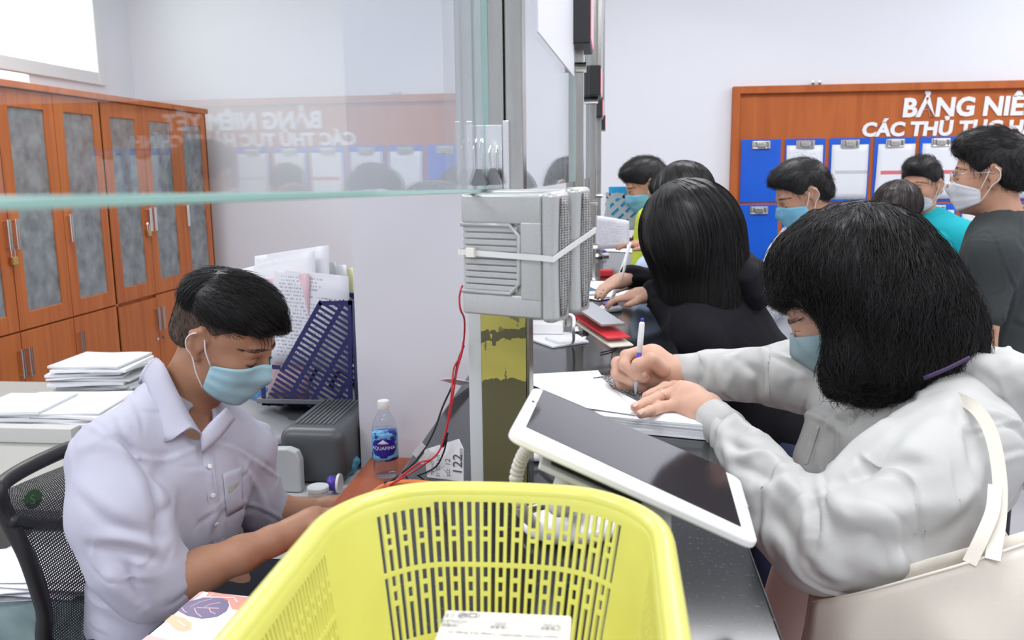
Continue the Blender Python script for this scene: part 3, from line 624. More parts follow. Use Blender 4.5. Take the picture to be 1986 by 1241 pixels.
def speaker(o, lab, big):
    # local frame: x along the side panel towards the grille, y away from camera (thickness), z up
    M = rotz(o, SA); t = thing('computer_speaker', lab, 'speaker', o, 'silver speakers strapped to the post'); T = .046; H = .149; Lb = .113
    mb = MB(M)
    # cabinet body with recessed vent bay (open ring of boxes round the bay)
    mb.box((0, 0, 0), (Lb, T, .028), .004).box((0, 0, .113), (Lb, T, H), .004).box((.084, 0.0, .02), (Lb, T, .117), .003).box((0, .006, .02), (.086, T, .117), .002)
    mb.build('cabinet', M_sil, t, auto=True)
    v = MB(M)
    for k in range(10): v.box((.002, .0015, .0315+k*.0080), (.0795, .0065, .0315+k*.0080+.0064), .0009)
    v.build('vent_slats', M_sil, t)
    # bevelled surround of the bay
    s_ = MB(M); s_.tube([(0, .001, .112), (.070, .001, .112), (.0825, .001, .100), (.0825, .001, .042), (.070, .001, .029), (0, .001, .029)], .0028, 8); s_.build('bay_surround', M_sil, t, smooth=True)
    # front bezel, bulging, with curved perforated grille strip
    z = np.linspace(0, 1, 15); G = []
    f = MB(M)
    for s2, (x0, x1) in enumerate(((Lb+.0008, Lb+.019),)):
        sec = []
        for q in z:
            h = -.003+q*(H+.006); wv = .010*math.sin(math.pi*q)
            sec.append([(x0, -.002, h), (x1-.005-wv*.25, -.003, h), (x1-wv*.2, .002, h), (x1-wv*.2, .014+wv*.3, h), (x1-.001-wv*.2, T-.004, h), (x0, T, h)])
        V = [p for s3 in sec for p in s3]; n = 6; Fc = [[i*n+k2, i*n+(k2+1) % n, (i+1)*n+(k2+1) % n, (i+1)*n+k2] for i in range(14) for k2 in range(n)]+[list(range(n))[::-1], [14*n+k2 for k2 in range(n)]]
        f.add(V, Fc)
    o2 = f.build('front_bezel', M_sil, t); md = o2.modifiers.new('bevel', 'BEVEL'); md.width = .006; md.segments = 3; md.limit_method = 'ANGLE'; md.angle_limit = .9; smooth_sharp(o2, 60)
    g = MB(M); G = np.array([[(Lb+.0198-.002*math.sin(math.pi*q), .0135+.012*u+.006*math.sin(math.pi*q)*(1-u)*0+.020*u*math.sin(math.pi*q), .004+q*(H-.008)) for u in (0, .5, 1)] for q in z])
    g.grid(G, thick=.001); g.build('grille', M_gr, t, smooth=True)
    return t
speaker(spk_o+A(0, 0, -.001), 'silver computer speaker with vent slats, the nearer of the strapped pair', 1)
e = A(math.cos(math.radians(90+SA)), math.sin(math.radians(90+SA)), 0)
speaker(spk_o+e*.0495+A(.004, 0, .003), 'silver computer speaker, the rear one of the strapped pair, mostly hidden', 0)
M = rotz(spk_o, SA); zt = MB(M); zz = .077; pts = [(-.002, .03, zz), (-.003, -.003, zz), (.03, -.003, zz-.001), (.115, -.0045, zz-.003), (.1325, -.005, zz-.004), (.135, .03, zz+.006), (.139, .098, zz+.024), (.06, .110, zz+.02), (-.001, .103, zz+.002), (-.003, .05, zz)]
G = np.array([[(x, y, z+dz) for dz in (-.0035, .0035)] for x, y, z in pts]); zt.grid(G, thick=.0012)
t = tag(zt.build('zip_tie', mat('nylon', (.74, .75, .73), .35, spec=.5)), 'white nylon zip tie pulled around both silver speakers', 'zip tie')
MB(M).box((.012, -.0085, zz-.006), (.024, -.003, zz+.006), .001).build('tie_head', mat('nylon_head', (.82, .81, .74), .35), t)
# wires down to the desk
def wire(name, pts, r, m, lab, cat='wire', n=40, parent=None):
    o = MB().tube(crv(pts, n), r, 7).build(name, m, parent, smooth=True)
    return tag(o, lab, cat) if parent is None else o
M_rw = mat('red_wire', (.55, .02, .03), .4); M_bw = mat('black_wire', (.015, .015, .017), .4)
wire('speaker_wire', [P(897, 553, 1.07), P(891, 575, 1.07), P(893, 600, 1.07), P(900, 616, 1.1), P(901, 640, 1.14), P(897, 680, 1.155), P(886, 720, 1.155), P(878, 770, 1.16), P(866, 835, 1.16), P(848, 880, 1.16), P(800, 915, 1.17), PZ(748, 945, CZ+.004), PZ(718, 972, CZ-.03)], .0013, M_rw, 'red speaker wire looping down from the silver speaker to the desk')
wire('speaker_wire', [P(899, 660, 1.165), P(893, 690, 1.162), P(880, 715, 1.16), P(876, 760, 1.15), P(868, 820, 1.15), P(855, 868, 1.15), P(838, 890, 1.15), P(812, 898, 1.16), PZ(770, 930, CZ+.006), PZ(736, 960, CZ+.003), PZ(725, 975, CZ-.03)], .0013, M_rw, 'second red wire beside the loose black one, left of the near post')
wire('speaker_wire', [P(900, 670, 1.175), P(888, 700, 1.172), P(880, 740, 1.17), P(858, 790, 1.18), P(840, 840, 1.18), P(810, 890, 1.18), P(775, 920, 1.2), PZ(745, 940, CZ+.007), PZ(716, 962, CZ-.01)], .0014, M_bw, 'black speaker wire hanging in a long curve left of the near post')
wire('speaker_wire', [P(867, 850, 1.157), P(860, 878, 1.157), P(845, 905, 1.17), P(815, 920, 1.19), P(780, 926, 1.2), P(745, 935, 1.21)], .0013, M_bw, 'short black wire with tape branching off the red one')
tag(MB().tube(crv([P(867, 838, 1.158), P(863, 852, 1.157), P(857, 866, 1.156)], 8), .0028, 8).build('tape_wrap', M_black), 'black insulating tape wrapped on the red wire joint', 'tape')
for i, (a, b2) in enumerate((((822, 862), (804, 884)), ((835, 875), (816, 898)))):
    pa, pb = P(*a, 1.178-.006*i), P(*b2, 1.182-.006*i); M = frame(pa, pb-pa, (0, 0, 1)); l = np.linalg.norm(pb-pa)
    tag(MB(M).box((0, -.004, -.0008), (l, .005, .0008), .0004).build('clear_tape', mat('sticky_tape', (.62, .62, .62), .25, alpha=.6)), ['strip of clear tape on the black wire', 'strip of clear tape on the red wires'][i], 'tape')
wire('power_cord', [PZ(712, 968, CZ+.02), PZ(742, 944, CZ+.0045), PZ(790, 935, CZ+.0045), PZ(850, 940, CZ+.0045), PZ(905, 953, CZ+.0045)], .004, mat('orange_cable', (.72, .20, .05), .4), 'orange cord lying between the desk and the counter', 'cord')
# ticket stuck at the counter's inner side
tk = [P(822, 872, 1.19), P(829, 930, 1.185), P(857, 943, 1.18), P(898, 934, 1.172), P(898, 870, 1.172), P(889, 851, 1.172)]
c0 = sum(tk)/6; V = tk+[p+A(.0008, .0008, 0) for p in tk]; n = 6
t = tag(mo('queue_ticket', V, [list(range(6)), list(range(11, 5, -1))]+[[i, i+6, (i+1) % 6+6, (i+1) % 6] for i in range(6)], M_paper), 'crumpled white queue ticket reading 122 beside the near post', 'ticket')
ux = P(883, 880, 1.17)-P(883, 925, 1.17); uy = P(860, 920, 1.17)-P(885, 915, 1.17)
for s_, px, py, sz in (('122', 896, 922, .021), ('số: 12', 873, 925, .011), ('31 Cl Lĩnh', 853, 926, .008), ('TP  HỒ', 842, 922, .007), ('11/01/2022', 897, 905, .006)):
    q = P(px, py, 1.1695); text('lettering', s_, mat('print_black', (.08, .08, .09), .6), frame(q, ux, P(px-12, py+1, 1.172)-q), sz, t, .0001)
# water bottle
M_pet = glass_mat('clear_pet', (.93, .95, .97), 1.38, .02); bo = PZ(749, 921, DZ); bx, by_ = bo[0], bo[1]; s_ = .195/.208
t = thing('water_bottle', 'clear plastic water bottle with blue label on the brown desk', 'water bottle', (bx, by_, DZ))
pr = [(.0285, 0), (.031, .004), (.0315, .02), (.030, .05), (.0315, .056), (.0315, .12), (.030, .13), (.026, .15), (.019, .165), (.0125, .176), (.0125, .185)]
MB().lathe([(a, z*s_) for a, z in pr], (bx, by_, DZ+.0005), 40).build('bottle_body', M_pet, t, smooth=True)
M_water = glass_mat('water', (.90, .93, .97), 1.33, 0); MB().lathe([(.0270, .003), (.0295, .02), (.0285, .05), (.0298, .056), (.0298, .118)], (bx, by_, DZ+.0005), 36).build('water', M_water, t, smooth=True)
M_lbl = mat('bottle_label', (.03, .03, .42), .3); nt, N, L, b = nodes_of(M_lbl); tc = N.new('ShaderNodeTexCoord'); sp = N.new('ShaderNodeSeparateXYZ'); L.new(tc.outputs['Object'], sp.inputs[0]); nz = N.new('ShaderNodeTexNoise'); nz.inputs['Scale'].default_value = 38; nz.inputs['Detail'].default_value = 2; L.new(tc.outputs['Object'], nz.inputs['Vector'])
rg = N.new('ShaderNodeValToRGB'); rg.color_ramp.elements[0].position = .45; rg.color_ramp.elements[1].position = .5; rg.color_ramp.elements[0].color = (.02, .03, .33, 1); rg.color_ramp.elements[1].color = (.17, .48, .75, 1); L.new(nz.outputs['Fac'], rg.inputs[0])
L.new(rg.outputs[0], b.inputs['Base Color'])
lb = MB().lathe([(.0321, .045), (.0323, .055), (.0323, .108), (.0318, .115)], (bx, by_, DZ), 40).build('label', M_lbl, t, smooth=True)
# oval badge and name curve round the label
def on_cyl(pts, r): # (angle from camera-facing side, z)
    a0 = math.atan2(-by_, -bx); return [(bx+r*math.cos(a0+a), by_+r*math.sin(a0+a), DZ+z) for a, z in pts]
G = np.array([[on_cyl([(a*1.05*math.sqrt(max(0, 1-v*v))-.12, .079+.026*v)], .0326)[0] for a in np.linspace(-1, 1, 13)] for v in np.linspace(-.97, .97, 9)])
MB().grid(G, thick=-.0002).build('badge', mat('badge_blue', (.02, .015, .30), .3), lb, smooth=True)
def wrap_text(s, size, r, zc, m, parent, amid):
    cu = text('lettering', s, m, np.eye(4), size, parent, .0001, align='CENTER'); me = cu.data; off = ORI[parent]
    for v in me.vertices:
        x, y, z = v.co.x+off[0], v.co.y+off[1], v.co.z+off[2]; q = on_cyl([(x/r+amid, zc+y)], r+.0003+z)[0]; v.co = Vector(q)-Vector(off)
    me.update()
wrap_text('AQUAFINA', .0125, .0330, .075, mat('label_white', (.8, .82, .86), .4), lb, -.15)
G = np.array([[on_cyl([(a*.45*(1-v)-.15, .089+.011*v)], .0330)[0] for a in np.linspace(-1, 1, 7)] for v in np.linspace(0, .98, 5)])
MB().grid(G, thick=-.0002).build('mountain_mark', MATS['label_white'], lb, smooth=True)
MB().lathe([(.0140, .1695), (.0145, .171), (.0145, .188), (.0135, .190)], (bx, by_, DZ+.0006), 32).build('cap', M_white, t, auto=True)
# ================================================================== yellow basket on the counter
M_bk = mat('yellow_plastic', (.70, .69, .17), .28, spec=.5, sss=.12); RZ = 1.316; BZ = CZ+.001
def bplan(u, z):
    """point on basket wall: u in [0,1) round the rim starting mid back going to +x; z height"""
    q = (z-BZ)/(RZ-BZ); fl = .80+.20*q; hx, hy = .131*fl, .185*fl; cx_, cy_ = -.096, .535; r = .075
    # rounded rectangle perimeter
    segs = [('l', (0, hy), (hx-r, hy)), ('a', (hx-r, hy-r), 90, 0), ('l', (hx, hy-r), (hx, -hy+r)), ('a', (hx-r, -hy+r), 0, -90), ('l', (hx-r, -hy), (-hx+r, -hy)), ('a', (-hx+r, -hy+r), -90, -180), ('l', (-hx, -hy+r), (-hx, hy-r)), ('a', (-hx+r, hy-r), 180, 90), ('l', (-hx+r, hy), (0, hy))]
    ls = [math.dist(s[1], s[2]) if s[0] == 'l' else r*math.pi/2 for s in segs]; T_ = sum(ls); d = (u % 1)*T_
    for s, l in zip(segs, ls):
        if d <= l+1e-9:
            f = d/l if l else 0
            if s[0] == 'l': x, y = s[1][0]+(s[2][0]-s[1][0])*f, s[1][1]+(s[2][1]-s[1][1])*f
            else: a = math.radians(s[2]+(s[3]-s[2])*f); x, y = s[1][0]+r*math.cos(a), s[1][1]+r*math.sin(a)
            break
        d -= l
    if y > 0: y += .016*fl*(1-min(1, (x/hx)**2))      # back wall bows out
    return A(cx_+x, cy_+y, z)
tb = thing('plastic_basket', 'bright yellow slotted plastic basket standing on the counter in front', 'basket', (-.089, .528, BZ))
def ufind(x, side='back'):
    best = min(np.linspace(0, 1, 1601), key=lambda u: abs(bplan(u, 1.28)[0]-x)+(9 if bplan(u, 1.28)[1] < .6 else 0)); return best
def slot_cols():
    us = []; mask = []
    # back slots, symmetric about u=0 spanning x -.183..-.008
    n = 31; ub = .103; edges = []
    pit = 2*ub/n
    for k in range(n): u0 = -ub+k*pit; edges.append((u0+pit*.24, u0+pit*.80, 'full' if k % 2 == 0 else 'sq', 'b'))
    # side slots (left and right walls)
    for c0 in (.27, .73):
        n2 = 36; w2 = .2; p2 = w2/n2
        for k in range(n2): u0 = c0-w2/2+k*p2; edges.append((u0+p2*.25, u0+p2*.75, 'full' if k % 2 == 0 else 'sq', 's'))
    n = 17; p2 = .15/n
    for k in range(n): u0 = .425+k*p2; edges.append((u0+p2*.25, u0+p2*.75, 'full', 'f'))
    return [((a) % 1, (b_) % 1, t_, w_) for a, b_, t_, w_ in edges]
sl = slot_cols(); cuts = sorted(set([round(x, 6) for a, b_, _, _ in sl for x in (a, b_)]+[round(x, 6) for x in np.linspace(0, 1, 81)[:-1]]))
c2 = [cuts[0]]
for x in cuts[1:]:
    if x-c2[-1] > .0008 or any(abs(x-a) < 1e-6 or abs(x-b_) < 1e-6 for a, b_, _, _ in sl): c2.append(x)
cuts = c2
zz = [BZ, 1.190, 1.196, 1.226, 1.230, 1.238, 1.242, 1.2505, 1.2545, 1.2725, 1.2760, 1.2820, 1.2850, 1.302, 1.306, RZ-.004]
def hole(um, k):
    z = (zz[k]+zz[k+1])/2
    if z < 1.196 or z > 1.306: return False
    for a, b_, t_, w_ in sl:
        if (a <= b_ and a <= um <= b_) or (a > b_ and (um >= a or um <= b_)):
            if w_ == 'b' and z > 1.302:
                du = min(um, 1-um); return du < .055
            if w_ != 'b' and z > 1.302: return False
            if 1.2505 < z < 1.2545: return False
            if t_ == 'sq' and (1.226 < z < 1.230 or 1.238 < z < 1.242 or 1.2725 < z < 1.2760 or 1.2820 < z < 1.2850): return False
            return True
    return False
n = len(cuts); V = [bplan(u, z) for z in zz for u in cuts]; F = []
for k in range(len(zz)-1):
    for i in range(n):
        j = (i+1) % n; um = (cuts[i]+(cuts[j] if j else 1))/2
        if not hole(um, k): F.append([k*n+i, k*n+j, (k+1)*n+j, (k+1)*n+i])
o = mo('slotted_wall', V, F, M_bk, tb, smooth=False); md = o.modifiers.new('s', 'SOLIDIFY'); md.thickness = .0026; md.offset = 0; md2 = o.modifiers.new('b', 'BEVEL'); md2.width = .0005; md2.segments = 2; md2.limit_method = 'ANGLE'
for p in o.data.polygons: p.use_smooth = True
pm = [bplan(u, RZ) for u in np.linspace(0, 1, 121)[:-1]]; cen = A(-.096, .535, 0); prof = [(-.0012, -.010), (-.0012, -.001), (.003, .004), (.009, .005), (.0145, .002), (.0165, -.004), (.0165, -.012), (.0148, -.012), (.0145, -.005), (.012, -.0005), (.008, .002), (.003, .0005), (.0012, -.003), (.0012, -.010)]
V = []
for i, p in enumerate(pm):
    tn = pm[(i+1) % 120]-pm[i-1]; tn /= np.linalg.norm(tn); nn = A(tn[1], -tn[0], 0)
    if nn.dot(p-cen*A(1, 1, 0)-A(0, 0, p[2])) < 0: nn = -nn
    V += [p+nn*a+A(0, 0, h) for a, h in prof]
m_ = len(prof); F = [[i*m_+k, i*m_+(k+1) % m_, ((i+1) % 120)*m_+(k+1) % m_, ((i+1) % 120)*m_+k] for i in range(120) for k in range(m_)]
mo('rolled_rim', V, F, M_bk, tb, smooth=True)
fl = [bplan(u, BZ) for u in np.linspace(0, 1, 81)[:-1]]; MB().prism([(p[0], p[1]) for p in fl], BZ, BZ+.003).build('basket_floor', M_bk, tb)
# small cardboard box in the basket, printed upside down
M_card = wood_mat('pale_card', (.80, .78, .69), (.76, .735, .64), axis=(.5, 5, 5), sc=9, rough=.6)
bw0, bw1 = -.1195, -.0265; yb = P(978, 1187, .585)[1]; zt_ = P(978, 1187, .585)[2]
t = tag(MB().box((bw0, yb-.16, 1.2), (bw1, yb, zt_), .002).build('device_box', M_card), 'pale cardboard device box lying upside down in the yellow basket', 'box')
M_pk = mat('print_grey', (.30, .29, .30), .6)
def ud(px, py): q = PZ(px, py, zt_+.0004); return frame(q, (-1, 0, 0), (0, -1, 0))
for s_, px, py, sz, wd_ in (('WCDMA', 1087, 1209, .0062, .0125), ('☑联通版', 1090, 1217, .0055, .0150), ('EVDO', 983, 1206, .0062, .0088), ('☐电信版', 990, 1214, .0055, .0143), ('WCDMA/EVDO', 908, 1202, .0062, .0222), ('☐双模版', 895, 1210, .0055, .0140), ('Support WCDMA HSPA/HSPA+ (7.2mbps DL/5.76mbps UL)', 1082, 1233, .0056, .0775), ('CE', 883, 1190, .0082, .0068)):
    try: text('lettering', s_, M_pk, ud(px, py), sz, t, .0001, width=wd_)
    except Exception: pass
q = PZ(897, 1193, zt_+.0004); MB().tube([q+A(.0035*math.cos(a), .0035*math.sin(a), 0) for a in np.linspace(0, 2*math.pi, 17)[:-1]], .0004, 5, closed=True).tube([q+A(.002, .001, 0), q+A(-.002, -.001, 0)], .0009, 5).build('mark', M_pk, t)
q = PZ(917, 1193, zt_+.0004); MB().tube([q+A(.0055*math.cos(a), .003*math.sin(a), 0) for a in np.linspace(0, 2*math.pi, 17)[:-1]], .0003, 5, closed=True).tube([q+A(.003*math.cos(a), .0022*math.sin(a), 0) for a in np.linspace(0, 2*math.pi, 13)[:-1]], .0003, 5, closed=True).build('mark', M_pk, t)
# patterned gift box on the desk
gz = 1.09; c1 = PZ(390, 1145, gz); c2_ = PZ(255, 1215, gz); c3 = PZ(560, 1163, gz); ux = (c3-c1)/np.linalg.norm(c3-c1); uy = (c2_-c1)/np.linalg.norm(c2_-c1)
M = frame(c1, ux, uy); zdown = -1 if M[2, 2] > 0 else 1
M_gb = mat('gift_paper_white', (.84, .82, .84), .35)
t = thing('gift_box', 'flat patterned box with a purple leaf print, on the desk left of the basket', 'gift box', (c1[0], c1[1], DZ))
hh = gz-DZ-.001; MB(M).box((0, 0, 0), (.20, .30, zdown*hh), .003).build('box_body', M_gb, t)
def deco(name, pts, m, h): # polygon on top in local px->plane
    L2 = []
    for px, py in pts:
        w = PZ(px, py, gz); d = w-c1; L2.append((d.dot(M[:3, 0]), d.dot(M[:3, 1])))
    e = -zdown; MB(M).prism([(min(.198, max(.001, a)), min(.298, max(.001, b_))) for a, b_ in L2], e*.0001, e*h).build(name, m, t)
pk = mat('print_pink', (.78, .40, .38), .35); co = mat('print_coral', (.66, .24, .17), .35); nv = mat('print_purple', (.10, .065, .19), .35); tn_ = mat('print_tan', (.60, .44, .24), .35); wl = mat('print_line', (.85, .6, .6), .4)
Zc = lambda L2: [(200+a/5.517, 1100+b_/5.517) for a, b_ in L2]
deco('printed_patch', Zc([(905, 255), (1100, 245), (940, 360), (740, 420), (660, 470)]), pk, .0003)
deco('printed_patch', Zc([(1130, 262), (1500, 318), (1700, 330), (1600, 470), (1380, 450), (1340, 360), (1090, 330)]), co, .0003)
leaf = [(740, 430), (900, 370), (1080, 325), (1240, 320), (1330, 355), (1350, 410), (1320, 470), (1220, 530), (1060, 552), (900, 520), (800, 465)]
deco('printed_leaf', Zc(leaf), nv, .0005)
deco('printed_patch', Zc([(590, 510), (720, 508), (860, 540), (950, 600), (945, 660), (860, 690), (780, 670), (700, 590), (530, 565)]), tn_, .0004)
deco('printed_patch', Zc([(250, 790), (440, 720), (680, 770), (680, 900), (100, 900)]), pk, .0003)
def vein(L2, m=wl, r=.0006):
    pts = []
    for px, py in Zc(L2):
        w = PZ(px, py, gz+.0006); d = w-c1; a, b_ = d.dot(M[:3, 0]), d.dot(M[:3, 1])
        if .001 < a < .199 and .001 < b_ < .299: pts.append(w)
    if len(pts) < 2: return
    MB().tube(pts, r, 5).build('printed_line', m, t)
for v in ([(745, 428), (1000, 432), (1240, 440)], [(930, 425), (1040, 370), (1165, 338)], [(1085, 425), (1150, 395), (1255, 378)], [(845, 432), (860, 460), (893, 485)], [(975, 436), (1000, 490), (1050, 530)], [(1135, 440), (1150, 475), (1203, 500)]): vein(v)
for v in ([(580, 535), (700, 535), (800, 570), (890, 640)], [(870, 300), (1100, 320), (1400, 325), (1440, 380)], [(1130, 320), (1190, 280)]): vein(v, M_gb, .0009)
# ================================================================== tablet on its display stand
TS = 1.10; C0 = A(0, 0, CAMZ)
TL, TR, TBR, TBL = [C0+TS*A(*p) for p in ((-.0769, .8537, -.2156), (.1319, .8561, -.3091), (.1246, .6981, -.3097), (-.0843, .6958, -.2162))]
TM = frame(TBL, TBR-TBL, TL-TBL); tw = np.linalg.norm(TBR-TBL); th_ = (TL-TBL).dot(TM[:3, 1]); tsh = (TL-TBL).dot(TM[:3, 0])/th_
def plane_hit(px, py, M):
    d = ray(px, py); n = M[:3, 2]; t_ = (M[:3, 3]-C0).dot(n)/d.dot(n); p = C0+d*t_-M[:3, 3]; return p.dot(M[:3, 0]), p.dot(M[:3, 1])
def rrect(x0, y0, x1, y1, r, n=6):
    out = []
    for cx_, cy_, a0 in ((x1-r, y0+r, -90), (x1-r, y1-r, 0), (x0+r, y1-r, 90), (x0+r, y0+r, 180)):
        for k in range(n+1): a = math.radians(a0+90*k/n); out.append((cx_+r*math.cos(a), cy_+r*math.sin(a)))
    return out
tab = thing('tablet', 'large white tablet with a dark screen propped on a stand over the granite counter', 'tablet', (TBL+TR)/2)
o = MB(TM).prism([(a+b_*tsh, b_) for a, b_ in rrect(0, 0, tw, th_, .014)], -.0095, 0).build('tablet_body', mat('tablet_white', (.86, .86, .86), .22, coat=.3), tab); md = o.modifiers.new('b', 'BEVEL'); md.width = .0028; md.segments = 3; md.limit_method = 'ANGLE'; smooth_sharp(o, 80)
sc = [plane_hit(*q, TM) for q in ((1020, 828), (1437, 1022), (1405, 908), (1053, 757))]
M_scr = mat('tablet_screen', (.045, .04, .045), .09, spec=.9, coat=1.0)
MB(TM).prism(sc, .0000, .0006).build('screen', M_scr, tab)
hb = plane_hit(1440, 973, TM); g = mat('faint_grey', (.6, .6, .6), .3)
MB(TM).tube([(a, b_, .0003) for a, b_ in rrect(hb[0]-.0045, hb[1]-.012, hb[0]+.0045, hb[1]+.012, .004)], .0005, 5, closed=True).build('home_button', g, tab)
e1 = plane_hit(1029, 790, TM); MB(TM).box((e1[0]-.0025, e1[1]-.014, .0001), (e1[0]+.0025, e1[1]+.004, .0006), .0003).build('earpiece', mat('mesh_grey', (.6, .6, .61), .4), tab)
e2 = plane_hit(1034, 779, TM); MB(TM).cyl((e2[0], e2[1], .0001), (e2[0], e2[1], .0006), .0018, n=12).cyl((e2[0]+.005, e2[1], .0001), (e2[0]+.005, e2[1], .0006), .0014, n=12).build('front_camera', M_black, tab)
st = thing('display_stand', 'white anti-theft display stand holding up the tablet', 'stand', (.03, .86, CZ))
SB = frame(TBL, TBR-TBL, TL-TBL)
MB(SB).box((.040, .02, -.030), (.150, .12, -.024), .002).build('cradle_plate', M_white, st)
MB(SB).box((.05, .03, -.0235), (.145, .11, -.0102), .001).build('rubber_pad', M_black, st)
p0 = PZ(1292, 1075, CZ); pt = TBR-TM[:3, 2]*.032-TM[:3, 0]*.045+TM[:3, 1]*.07
pt = (TBL+TBR)/2*.55+TL*.45-TM[:3, 2]*.034; fo = PZ(1105, 1035, CZ); S = SDF(); S.cap(pt, pt+A(-.01, 0, -.04), .012, .013, k=.01).cap(pt+A(-.01, 0, -.04), fo+A(.01, .03, .02), .013, .014, k=.01).ell(fo+A(0, .0, .010), (.060, .045, .016), k=.015)
V, F = S.mesh(.004, 1); V[:, 2] = np.maximum(V[:, 2], CZ+.0015); mo('stand_foot', V, F, M_white, st, smooth=True)
q_ = [P(1196, 952, .845), P(1288, 985, .80), P(1302, 1000, .80), P(1302, 1078, .80), P(1230, 1060, .845)]; mo('side_plate', q_+[p+A(0, .006, 0) for p in q_], [[0, 1, 2, 3, 4], [9, 8, 7, 6, 5]]+[[i, i+5, (i+1) % 5+5, (i+1) % 5] for i in range(5)], mat('clear_white', (.62, .64, .66), .2), st)
M_coil = mat('cream_coil', (.74, .71, .63), .5)
def coil(name, pts, r, lab, pitch=.0062):
    c = crv(pts, 200); L_ = np.concatenate([[0], np.cumsum(np.linalg.norm(np.diff(c, axis=0), axis=1))]); s = np.arange(0, L_[-1], pitch/7); q = np.stack([np.interp(s, L_, c[:, k]) for k in range(3)], 1)
    rr = r*(1-.20*np.abs(np.cos(math.pi*s/pitch))**6)
    return tag(MB().tube(q, rr, 14).build(name, M_coil, smooth=True), lab, 'cable')
coil('coiled_cable', [P(1030, 862, .83), P(1014, 885, .845), P(1003, 915, .85), P(1001, 945, .85), P(1010, 985, .86), PZ(1040, 1020, CZ+.012)], .0075, 'thick cream coiled cable dropping from the left end of the tablet')
coil('coiled_cable', [P(1140, 955, .9), P(1170, 961, .9), P(1210, 965, .89), P(1236, 975, .88), P(1245, 990, .87)], .0065, 'cream coiled cable lying flat under the middle of the tablet')
wire('white_cable', [P(1110, 885, .86), P(1108, 910, .865), P(1104, 935, .87), P(1100, 965, .88), PZ(1075, 1005, CZ+.003), PZ(1030, 1012, CZ+.002), PZ(1022, 985, CZ+.003), PZ(1080, 975, CZ+.004)], .0016, M_white, 'thin white cable running down behind the yellow basket rim')
M_prp = mat('purple_plastic', (.09, .05, .42), .35)
def pen_stand(base, tip, lab, s=1.0, pen=True, blue=False):
    bx_, by2, bz = base; t = thing('counter_pen', lab, 'pen', base, 'white counter pens on weighted bases')
    MB().lathe([(.030*s, 0), (.033*s, .004*s), (.031*s, .010*s), (.02*s, .016*s)], base, 28).build('weighted_base', M_white, t, smooth=True)
    MB().lathe([(.022*s, .0105*s), (.0205*s, .022*s), (.012*s, .026*s)], base, 24).build('purple_collar', M_prp, t, smooth=True)
    if pen:
        b0 = A(*base)+A(0, 0, .018*s); tp = A(*tip); MB().tube([b0, b0+(tp-b0)*.1, b0+(tp-b0)*.45, b0+(tp-b0)*.9, tp], [.0065*s, .0055*s, .005*s, .004*s, .003*s], 12).build('pen_shaft', M_white, t, smooth=True)
    return t
b = PZ(1184, 602, CZ+.001); t = pen_stand(b, P(1223, 470, b[1]+.05), 'tall white counter pen on a purple and white base beside the girl in black', 1.15)
b = PZ(1166, 497, CZ+.001); pen_stand(b, P(1172, 432, b[1]), 'farther white counter pen on a purple base, in front of the held-up sheet', 1.3)
b = PZ(1036, 884, CZ+.001); pen_stand(b, P(1100, 878, b[1]-.08), 'white pen base with purple ring behind the tablet, beside the near post', .95)
# ================================================================== papers on the counter by the writing woman
M_form = printed('printed_form', 40, .5, (.55, .57, .62), (.86, .87, .90))
M_mag = printed('dark_magazine', 12, .45, (.7, .7, .7), (.07, .075, .08), margin=.02)
def slab(name, pts, z0, z1, m, parent=None): # polygon from px on height z1
    q = [PZ(x, y, z1) for x, y in pts]; return MB().prism([(a[0], a[1]) for a in q], z0, z1).build(name, m, parent)
def sheet(name, px4, zs, m, lab=None, cat='sheet of paper', group=None, n=8, curl=0.0, th=.0005):
    """sheet lying flat through 4 px corners at heights zs; order: bottom-left, bottom-right, top-right, top-left of the print"""
    c = [PZ(x, y, z) for (x, y), z in zip(px4, zs)]; u = np.linspace(0, 1, n)
    G = np.array([[c[0]*(1-a)*(1-b_)+c[1]*a*(1-b_)+c[2]*a*b_+c[3]*(1-a)*b_+A(0, 0, curl*math.sin(math.pi*a)*math.sin(math.pi*b_)) for b_ in u] for a in u])
    if np.cross(G[1, 0]-G[0, 0], G[0, 1]-G[0, 0])[2] < 0: th = -th
    o = MB().grid(G, thick=th).build(name, m, smooth=True)
    return tag(o, lab, cat, group) if lab else o
zst = CZ+.026
t = thing('paper_ream', 'thick bundle of white paper under the writing woman\'s hands', 'paper bundle', PZ(1260, 800, CZ))
q = [PZ(x, y, zst) for x, y in ((1128, 782), (1170, 806), (1230, 812), (1385, 826), (1350, 742), (1165, 728))]
for k in range(12):
    z0 = CZ+.0012+k*.0021; j = [(random.uniform(-.002, .002), random.uniform(-.002, .002)) for _ in q]
    MB().prism([(a[0]+b_[0], a[1]+b_[1]) for a, b_ in zip(q, j)], z0, z0+.0019).build('paper_layer', M_paper, t)
sheet('magazine', ((1150, 732), (1262, 790), (1330, 772), (1185, 727)), (zst+.0015,)*4, M_mag, 'dark printed magazine page under the writing hand', 'magazine', th=.001)
sheet('form_sheet', ((1138, 791), (1244, 806), (1168, 733), (1022, 742)), (zst+.004, zst+.003, zst+.005, zst-.001), M_form, 'white printed form held flat by the woman\'s ringed hand', 'sheet of paper', 'forms under the writing woman', curl=.004)
sheet('form_sheet', ((1110, 800), (1215, 800), (1160, 718), (1010, 726)), (CZ+.006, zst+.002, zst, CZ+.01), M_form, 'white form sheet sticking out left under the top form, beside the near post', 'sheet of paper', 'forms under the writing woman', curl=.004)
sheet('loose_sheet', ((852, 736), (905, 750), (930, 742), (868, 733)), (CZ+.03, CZ+.002, CZ+.002, CZ+.045), M_paper, 'corner of a white sheet poking out left of the near post', 'sheet of paper', th=.001)
